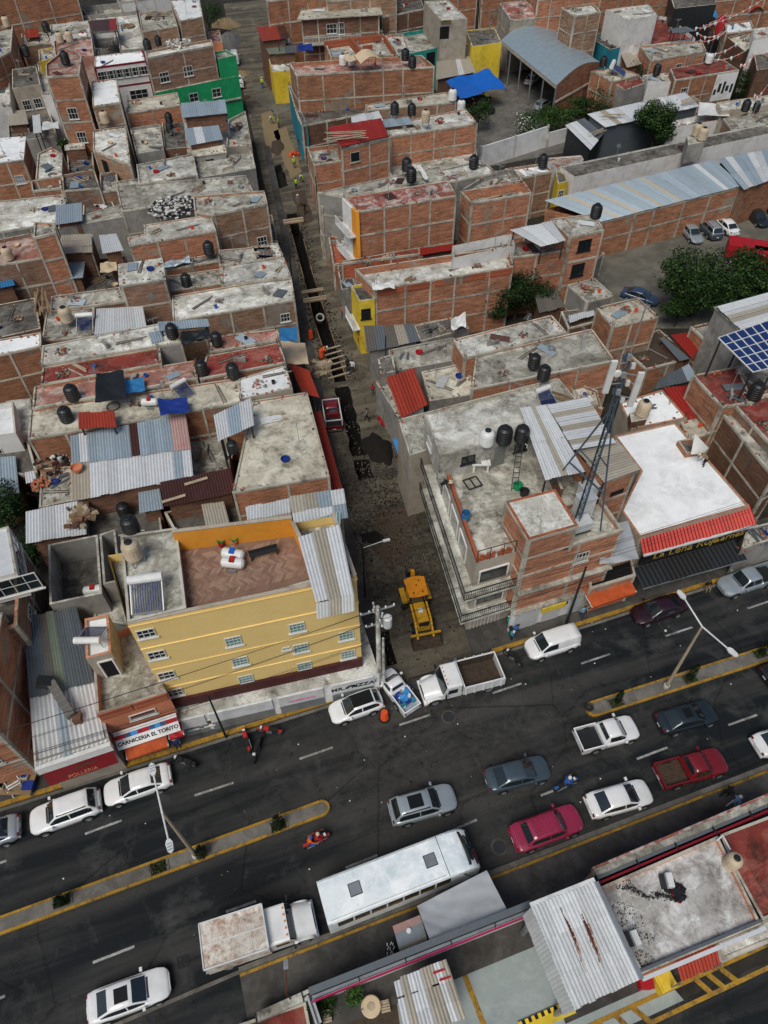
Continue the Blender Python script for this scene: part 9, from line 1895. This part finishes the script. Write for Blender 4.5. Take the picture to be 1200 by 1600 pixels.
# ---- trees
for k,c in dict(leaf_a=(.014,.036,.008),leaf_b=(.030,.070,.014),leaf_c=(.06,.125,.025),leaf_d=(.007,.018,.005),leaf_y=(.14,.17,.04)).items():plain(k,c,.7,grime=.2,spec=.2)
plain('bark',(.07,.05,.035),.9)
def tree(label,base_,h,rx,ry=None,cz=.62,n=5200,mats=('leaf_a','leaf_b','leaf_d','leaf_c'),leaf=.26,seed=1,name='tree',cat='tree',lumps=11,group=None):
 rs=random.getstate();random.seed(seed);ry=ry or rx;root=empty(name,base_,label,cat,group);m=MB()
 m.tube((0,0,-.1),(.1,0,h*.3),.17*h/6,.12*h/6,8);limbs=[]
 for k in range(6):
  a=k*1.05+random.random();t=Vec((.1+rx*.6*cos(a),ry*.6*sin(a),h*ru(.5,.85)));m.tube((.1,0,h*ru(.22,.34)),t,.09*h/6,.03,6)
 m.build('trunk','bark',root,w=0);L_=[]
 for k in range(lumps):
  a=ru(0,6.3);q=random.random()**.5;L_.append((Vec((rx*.68*q*cos(a),ry*.68*q*sin(a),h*cz+h*(1-cz)*ru(-.9,.62)*(1-.4*q))),ru(.30,.52)))
 c=MB()
 for k in range(n):
  ce,rr=random.choice(L_);d=Vec((random.gauss(0,1),random.gauss(0,1),random.gauss(0,1))).normalized();r=random.random()**.38;p=ce+Vec((d.x*rx*rr*r,d.y*ry*rr*r,d.z*h*.3*rr*1.3*r))
  if random.random()<.06:p+=d*ru(.1,.5)
  s=leaf*ru(.5,1.25);u=Vec((random.gauss(0,1),random.gauss(0,1),random.gauss(0,.6))).normalized();v=u.cross(d+Vec((.1,.2,.3))).normalized();c.face([p-u*s*.5,p+v*s*.3,p+u*s*.5,p-v*s*.3],None,int(random.random()**1.3*len(mats)))
 c.build('crown',list(mats),root,w=0);random.setstate(rs);return root
tree('big dark round tree in the car park',(35.55,70.22,0),8.0,5.0,4.4,n=14000,seed=3,lumps=20,leaf=.3);tree('wide dark tree behind the big one at the right edge',(42.49,71.78,0),7.2,5.4,4.6,n=13000,seed=4,lumps=20,leaf=.3);tree('low dark bush below the big car park tree',(33.26,68.18,0),4.2,3.0,2.2,n=6000,seed=14)
tree('dark tree filling the courtyard behind the yellow-cornered house',(15.28,69.83,0),6.6,4.2,3.4,n=10000,seed=5,mats=('leaf_d','leaf_a','leaf_a','leaf_b'),lumps=14);tree('second dark tree in the same courtyard, on its left',(12.09,69.9,0),5.6,3.4,3.0,n=5000,seed=6,mats=('leaf_d','leaf_a','leaf_b'))
tree('slender green tree in front of the long white sheeted roof',(41.34,111.83,0),9.5,4.2,3.8,n=9000,leaf=.32,seed=7,mats=('leaf_b','leaf_a','leaf_c','leaf_d'),lumps=12)
tree('left end of the green hedge in the yard',(26.59,120.15,0),4.6,4.4,3.4,n=4200,seed=8,mats=('leaf_b','leaf_c','leaf_a'));tree('middle of the green hedge in the yard',(30.79,122.53,0),5.0,4.6,3.6,n=4600,seed=9,mats=('leaf_b','leaf_c','leaf_a'));tree('right end of the green hedge beside the vaulted shed',(34.24,124.13,0),5.6,4.4,3.6,n=4200,seed=10,mats=('leaf_a','leaf_b','leaf_d'))
tree('bush with white blossoms at the yard wall',(23.39,119.43,0),4.0,2.4,n=2400,seed=11,mats=('leaf_b','leaf_c','tank_white','leaf_a'));tree('round green tree beside the small red roof',(45.86,135.7,0),6.2,4.4,n=4200,seed=12,mats=('leaf_a','leaf_b','leaf_d'));tree('round green tree just right of it',(49.82,136.55,0),5.6,4.0,n=3600,seed=13,mats=('leaf_b','leaf_a','leaf_d'))
tree('dark tree below the painted end wall',(56.39,133.4,0),5.4,4.6,n=3600,seed=15,mats=('leaf_d','leaf_a','leaf_b'));tree('second dark tree below the painted end wall, on the right',(60.88,134.7,0),5.4,4.2,n=3600,seed=16,mats=('leaf_d','leaf_a','leaf_b'))
tree('small tree at the corner of the tank-lined pale roof',(15.94,122.15,0),5.4,2.6,n=2600,seed=17);tree('climbing shrub in the dark recess of the brick house',(5.03,113.68,0),5.5,2.6,n=2600,seed=18,mats=('leaf_d','leaf_a'))
tree('dark tree at the left edge beside the white sheet roof',(-32.52,39.59,0),5.5,2.6,n=4200,seed=19,mats=('leaf_a','leaf_b','leaf_d'));tree('tree between the roofless rooms and the left-edge house',(-29.17,35.39,0),4.6,1.7,2.6,n=3200,seed=20,mats=('leaf_a','leaf_b','leaf_d'))
tree('dark tree at the top between light roofs',(18.77,178.58,0),10.5,4.6,n=4200,seed=21,mats=('leaf_a','leaf_d','leaf_b'));tree('green tree at the street end beside the sand heap',(-35.02,172.3,0),7.5,3.6,n=3000,seed=22,mats=('leaf_b','leaf_a'))
tree('green plants in the garden corner, left',(-3.57,4.87,0.03),1.2,1.1,.8,n=900,leaf=.16,seed=23,name='shrub',cat='shrub',mats=('leaf_b','leaf_c'));tree('green plants in the garden corner, right',(-2.15,5.3,0.03),1.2,.9,.6,n=800,leaf=.16,seed=24,name='shrub',cat='shrub',mats=('leaf_b','leaf_c'))
tree('potted palm among the plants of the left-hand roof',(-42.8,100.52,7),1.6,.9,n=500,leaf=.3,seed=25,name='shrub',cat='shrub')
pr_=empty('palm_tree',(13.42,70.71,0),'small yellowish palm in front of the courtyard trees','palm');MB().tube((0,0,0),(0,0,4.8),.12,.09).build('trunk','bark',pr_,w=0)
for k in range(10):
 a=k*.628;m=MB()
 for q in range(9):t=q/9;t2=(q+1)/9;p=Vec((2.0*t*cos(a),2.0*t*sin(a),4.8+.7*t-1.5*t*t));p2=Vec((2.0*t2*cos(a),2.0*t2*sin(a),4.8+.7*t2-1.5*t2*t2));n=Vec((-sin(a),cos(a),-.3))*(.38*(1-t*.7));m.face([p-n,p,p2,p2-n*.85]);m.face([p,p+n,p2+n*.85,p2])
 m.build('frond','leaf_y',pr_,w=0)
# slim cypresses on the medians
CY=[((-19.73,10.08,0.14),.30,1.6,'leaning dark cypress at the left end of the left median'),((-11.67,12.72,0.14),.42,1.3,'bushy dark cypress at the foot of the left lamp post'),((-6.97,14.31,0.14),.42,1.9,'full green cypress near the tip of the left median'),((16.5,22.52,0.14),.22,1.9,'thin dark cypress nearest the tip of the right median'),((22.21,24.3,0.14),.30,2.2,'dark cypress just right of the right lamp post'),((28.19,26.32,0.14),.32,2.2,'dark cypress at the right edge of the right median')]
for i,(p,r,h,lb) in enumerate(CY):
 random.seed(50+i);root=empty('cypress',p,lb,'cypress','cypresses on the medians');MB().tube((0,0,0),(0,0,h*.4),.05,.03,6).build('trunk','bark',root,w=0);m=MB()
 for k in range(900):t=random.random();rr=r*(sin(pi*min(1,t*.85+.15))**.7)*random.random()**.4;a=ru(0,6.3);q=Vec((rr*cos(a)+(.25*t if i==0 else 0),rr*sin(a),.1+t*h));s=ru(.05,.14);d=Vec((random.gauss(0,1),random.gauss(0,1),1.5)).normalized();v=d.cross(Vec((cos(a),sin(a),.1))).normalized();m.face([q-v*s*.35,q+v*s*.35,q+d*s],None,random.randrange(3))
 m.build('foliage',['leaf_d','leaf_a','leaf_d'],root,w=0)
# ---- street lamps
def lamp(label,base_,top,arms,led=False):
 base_=Vec(base_);top=Vec(top);root=empty('street_lamp',base_,label,'street lamp','double-armed street lamps');plain('pole_tan',(.42,.34,.25),.6,grime=.2)
 MB().tube(base_,top,.13,.075,10).build('pole','pole_tan',root);MB().tube(base_,base_+Vec((0,0,.25)),.24,.22,10).build('base','conc_pale',root)
 for a in arms:
  a=Vec(a);MB().tube(top,a,.055,.05,8).build('arm','steel_white',root);d=(a-top).normalized();h=d.copy();h.z=0;h.normalize();n=Vec((-h.y,h.x,0));m=MB();w=.19;m.face([a-n*w*.5,a+h*.2-n*w,a+h*.62-n*w*.8,a+h*.75,a+h*.62+n*w*.8,a+h*.2+n*w,a+n*w*.5]);q=[Vec(v) for v in m.v]
  m=MB();up=Vec((0,0,.08));m.face([v+up for v in q][::-1]);m.face([v-up*.4 for v in q])
  for i in range(7):j=(i+1) % 7;m.face([q[i]-up*.4,q[j]-up*.4,q[j]+up,q[i]+up])
  m.build('lamp_head','steel_white',root)
  if led:
   for k in range(3):c=a+h*(.25+k*.15)+Vec((0,0,.09));ubox('fin','tin_blue',root,c-n*.13,c+n*.13,.07,.03)
 return root
lamp('left double-armed street lamp over the white sedan',(-12.1,12.68,0.15),(-12.14,12.65,8.6),[(-12.85,14.47,9),(-11.51,11.22,8.7)],True)
lamp('right double-armed street lamp over the avenue',(20.42,23.76,0.15),(20.31,23.81,8.4),[(19.55,25.59,8.9),(21.43,22.21,8.4)])
sl_=empty('street_lamp',(-5.39,4.97,0.1),'thin brown lamp post with small grey head at the bottom','street lamp');a=Vec((-5.41,4.98,0));b=Vec((-5.44,5.99,4.2));MB().tube(a,(a.x,a.y,3.6),.04,.03).build('pole','rust',sl_);MB().tube((a.x,a.y,3.6),b,.03).build('arm','rust',sl_);ubox('lamp_head','steel',sl_,b,b+Vec((-.05,.45,0)),.25,.12)
# street lamp arm over the side street
# ---- utility poles with wires
def pole(label,base_,h,r=.13,mat='conc_pale',cross=(),tr=None):
 base_=Vec(base_);root=empty('utility_pole',base_,label,'utility pole','utility poles');MB().tube(base_,base_+Vec((0,0,h)),r*1.25,r*.8,10).build('pole',mat,root)
 for z,ang,L in cross:
  d=Vec((cos(ang),sin(ang),0))*L/2;c=base_+Vec((0,0,z));ubox('crossarm','galv',root,c-d,c+d,.1,.1)
  for t in (-1,-.5,.5,1):p=c+d*t;MB().lathe([(.04,0),(.07,.05),(.04,.1),(.07,.15),(.03,.2),(0,.22)],8,p+Vec((0,0,.05))).build('insulator','steel_white',root)
 return root
UP=Vec((-0.49,24.39,0.1));up_=pole('concrete utility pole with transformer at the street corner',UP,10.2,.17,'conc_pale',[(9.8,AVA,2.2),(9.2,AVA+1.57,1.8),(8.2,AVA,1.6)])
c=UP+Vec((.62,.05,7.9));MB().tube(c,c+Vec((0,0,.95)),.3,.3,14).lathe([(.3,.95),(.2,1.02),(0,1.04)],14,c).build('transformer','steel_white',up_);ubox('bracket','galv',up_,UP+Vec((0,0,8.6)),c+Vec((0,0,.7)),.12,.12)
for k in range(5):a=k*1.2;MB().tube(UP+Vec((.25*cos(a),.25*sin(a),9.0+.25*k)),UP+Vec((.3*cos(a),.3*sin(a),9.5+.2*k)),.07).build('fuse_holder','steel_white',up_)
UP2=Vec((-0.17,24.02,0.1));pole('thinner second pole standing beside the transformer pole',UP2,7.0,.1)
P3=Vec((-11.24,20.39,0.13));pole('thin black pole in front of the white shop fascia',P3,6.4,.07,'dark_metal');P4=Vec((14.11,29.26,0.13));pole('dark pole on the pavement beside the orange awning',P4,7.4,.09,'dark_metal');P5=Vec((-2.04,24.07,0.13));pole('short grey pole under the pizza sign',P5,3.0,.05,'steel')
P6=Vec((-1.6,31.94,0.05));p6=pole('pole with lamp arm on the west pavement of the side street',P6,6.6,.07,'dark_metal');a=P6+Vec((0,0,6.5));b=a+Vec((1.5,.4,.3));MB().tube(a,b,.03).build('arm','steel_white',p6);ubox('lamp_head','steel_white',p6,b,b+Vec((.5,.12,.02)),.2,.1)
for k,(p,h,lb) in enumerate((((-10.37,74.61,0.1),7.5,'slim pole on the west pavement beside the mottled roof'),((-8.07,90.21,0.1),7.5,'slim pole on the east pavement beside the low pale roof'),((0.37,56.5,0.1),7.5,'slim pole on the east pavement by the red tile roof'),((-17.04,140.58,0.1),8,'slim pole by the yellow corner house'))):pole(lb,p,h,.08,'dark_metal')
def wire(label,A,B,sag=.5,r=.012,n=14,grp=None,mat='black'):
 A=Vec(A);B=Vec(B);m=MB();P_=[A.lerp(B,k/n)-Vec((0,0,sag*4*(k/n)*(1-k/n))) for k in range(n+1)]
 for k in range(n):m.tube(P_[k],P_[k+1],r,r,4,cap=False)
 return m
def wires(label,pairs,sag=.5,r=.014):
 root=empty('overhead_wires',pairs[0][0],label,'wires','overhead wires')
 for A,B in pairs:wire('',A,B,sag*ru(.7,1.3),r).build('wire','black',root)
Lf=UP-AV*42;Rt=UP+AV*45
wires('power lines running left from the transformer pole',[(UP+Vec((0,0,z))+AN*o,Lf+Vec((0,0,z-.8))+AN*o) for z,o in ((9.9,0),(9.3,.4),(9.3,-.4),(8.3,.2),(6.3,0),(6.0,.1))],1.0)
wires('power lines running right from the transformer pole',[(UP+Vec((0,0,z))+AN*o,Rt+Vec((0,0,z-.5))+AN*(o+1.2)) for z,o in ((9.9,0),(9.3,.4),(9.3,-.4),(8.3,.2),(6.3,0),(5.9,.1),(5.6,-.1))],1.1)
wires('thin service wires fanning out across the street mouth',[(UP+Vec((0,0,8.2)),CSW.to_3d()+Vec((.3,.3,6.2))),(UP+Vec((0,0,8.0)),CSW.to_3d()+Vec((.2,4,5.6))),(UP+Vec((0,0,7.6)),CSW.to_3d()+Vec((1,.1,4.6))),(UP+Vec((0,0,7.2)),CSW.to_3d()+Vec((3,.8,3.2))),(UP+Vec((0,0,8.4)),(YB[1][0],YB[1][1],7)),(UP+Vec((0,0,7.4)),(YB[1][0]+.1,YB[1][1]+2,5.2)),(UP+Vec((0,0,8.0)),(YB[1][0],YB[1][1],10))],.4,.01)
wires('street wires along the west pavement',[(UP+Vec((0,0,9)),P6+Vec((0,0,6.5))),(UP+Vec((0,0,8.6)),P6+Vec((0,0,6.2))),(P6+Vec((0,0,6.5)),(-8.77,63.09,7.5)),(P6+Vec((0,0,6.3)),(0.32,47.77,7.5)),((0.32,47.77,7.5),(-6.82,76.27,7.5)),((-8.77,63.09,7.5),(-6.82,76.27,7.5))],.5,.012)
wires('low telephone wires over the warehouse front',[(P3+Vec((0,0,z)),P3-AV*30+Vec((0,0,z+.3))+AN*o) for z,o in ((6.3,0),(6.0,.3),(5.7,.6),(5.4,-.2))],.5,.012)
# ---- festival garlands (red and white bunting)
plain('flag_white',(.75,.74,.74),.6,grime=0);plain('flag_red',(.5,.03,.04),.6,grime=0)
for k,(A,B) in enumerate((((54.82,155.35,7),(60.88,157.07,8)),((54.93,154.04,6.5),(62.17,152.48,7)),((57.94,150.19,6.5),(62.34,149.19,9)),((57.25,147.21,6.5),(61.78,146.4,7)),((56.62,143.18,6.5),(61.56,144.52,8)),((55.74,136.63,6.5),(61.69,138.27,8)),((55.17,134.76,6.5),(60.6,132.97,8)),((60.29,132.42,6),(62.33,132.9,8)),((58.05,119.41,6),(58.65,117.85,8)),((58.93,149.52,7),(73.19,159.24,9)))):
 A=Vec(A);B=Vec(B);root=empty('garland',A,'garland of red and white pennants '+('beside the leftmost blue awning','below the blue awnings','climbing to the right of the blue awnings','just above the round cornered roof','ending at the dark red market canopy','above the long red roofed house, upper of two','above the long red roofed house, lower of two','over the painted end wall','at the bottom right of the festival lane','crossing the whole festival, the longest')[k],'garland','red and white festival garlands');wire('',A,B,.8,.03).build('string','flag_white',root)
 n=max(6,int((B-A).length/.9));m=MB()
 for q in range(n):
  t=q/n;p=A.lerp(B,t)-Vec((0,0,.8*4*t*(1-t)));d=(B-A).normalized()*.24;m.face([p-d,p+d,p-Vec((0,0,.5))],None,q % 2)
  m.face([p-d+Vec((0,.15,-.1)),p+d+Vec((0,.15,-.1)),p+Vec((0,.3,.1))],None,q % 2)
 m.build('pennants',['flag_white','flag_red'],root)
# street-side goods
cloth('banner','ink_blue',[(1.76,43.97,2.2),(2.18,44.11,2.4),(1.31,47.68,2.6),(0.88,47.91,2.3)],'long blue awning banner along the east pavement','awning',.05)
pile('red_goods',(0.44,52.93,0.1),'heap of red shop goods on the east pavement','tarp_red',.9,.7,'goods',40,['tarp_red','cl_red','tarp_red'],.2,.5);pile('red_crates',(-13.23,114.23,0),'orange-red crates beside the upper excavation','orange_plastic',.8,.7,'crates',14,['orange_plastic'],.3,.6)
pile('timber_scrap',(-6.67,61.28,0.02),'tangle of yellow timber offcuts beside the trench','wood_pale',1.2,.5,'timber',60,['wood_pale','wood','tarp_tan'],.2,.9);pile('debris',(-3.29,78.15,0.1),'pile of broken furniture on the east pavement','wood',1.6,1.0,'debris',70,['wood','brick_dark','tarp_navy','rubble'],.2,.8)
# fruit stall at the left edge
fs=empty('fruit_stall',(-25.11,17.25,0.13),'fruit stall with bright green, yellow and red produce at the left edge','stall')
for k,(x,y,mt) in enumerate(((-1.6,.2,'leaf_c'),(-1.0,.45,'yellow_paint'),(-.4,.6,'tarp_red'),(.2,.8,'leaf_c'),(-1.3,-.5,'orange_wall'),(-.5,-.3,'leaf_b'),(.9,.3,'tarp_blue'),(1.3,.9,'yellow_paint'))):
 BX(x-.28,y-.2,.5,x+.28,y+.2,.75).build('crate','wood_pale',fs,w=0);m=MB()
 for q in range(14):m.box(x-.24+random.random()*.4,y-.17+random.random()*.26,.75,x-.24+random.random()*.4+.1,y-.05+random.random()*.2,.84)
 m.build('fruit',mt,fs,w=0)
BX(-1.9,-.8,.42,1.6,1.2,.5).build('table','wood',fs,w=0)
for x,y in ((-1.8,-.7),(1.5,-.7),(-1.8,1.1),(1.5,1.1)):BX(x-.04,y-.04,0,x+.04,y+.04,.42).build('leg','wood',fs,w=0)
lb_=empty('folding_rack',(-24.66,16.96,0.13),'white folding rack standing beside the fruit stall','rack',None,.6)
for x in (-.4,.4):MB().bar((x,-.4,0),(x,.4,1.0),.05).bar((x,.4,0),(x,-.4,1.0),.05).build('leg','steel_white',lb_,w=0)
for z in (.3,.6,.95):BX(-.4,-.05,z,.4,.05,z+.04).build('bar','steel_white',lb_,w=0)
BX(-.35,-.3,0,.35,.3,.6).build('x','tarp_navy').name='blue_crate';o=bpy.data.objects['blue_crate'];o.location=(-23.83,17.02,0.13);tag(o,'dark blue crate under the end of the red awning','crate')
# stones and litter on the avenue: small pale specks seen all over it
random.seed(77);m=MB()
for k in range(95):
 t=ru(-45,50);u=ru(-w_av,0);p=nk+av*t+an*u;s=ru(.02,.06) if random.random()<.93 else ru(.07,.13);a=ru(0,6.3);z=.012;q=[(p.x+s*cos(a+j*1.57),p.y+s*sin(a+j*1.57)) for j in range(4)];m.prism(q,z-.004,z+s*.5)
m.build('litter','tarp_white',None,'stuff')
tin=empty('litter_bin',(14.46,22.2,0.15),'round concrete tyre-like planter at the tip of the right median','planter');MB().lathe([(.12,.1),(.18,.22),(.28,.25),(.33,.12),(.3,0)],14).build('ring','dark_metal',tin,w=0);MB().lathe([(0,.1),(.14,.1)],10).build('soil','soil',tin,w=0)

# odds and ends on every roof
for i,(s,p,z,n_) in enumerate(HH):
 if n_:clutter(s,p,z,100+i,n_)
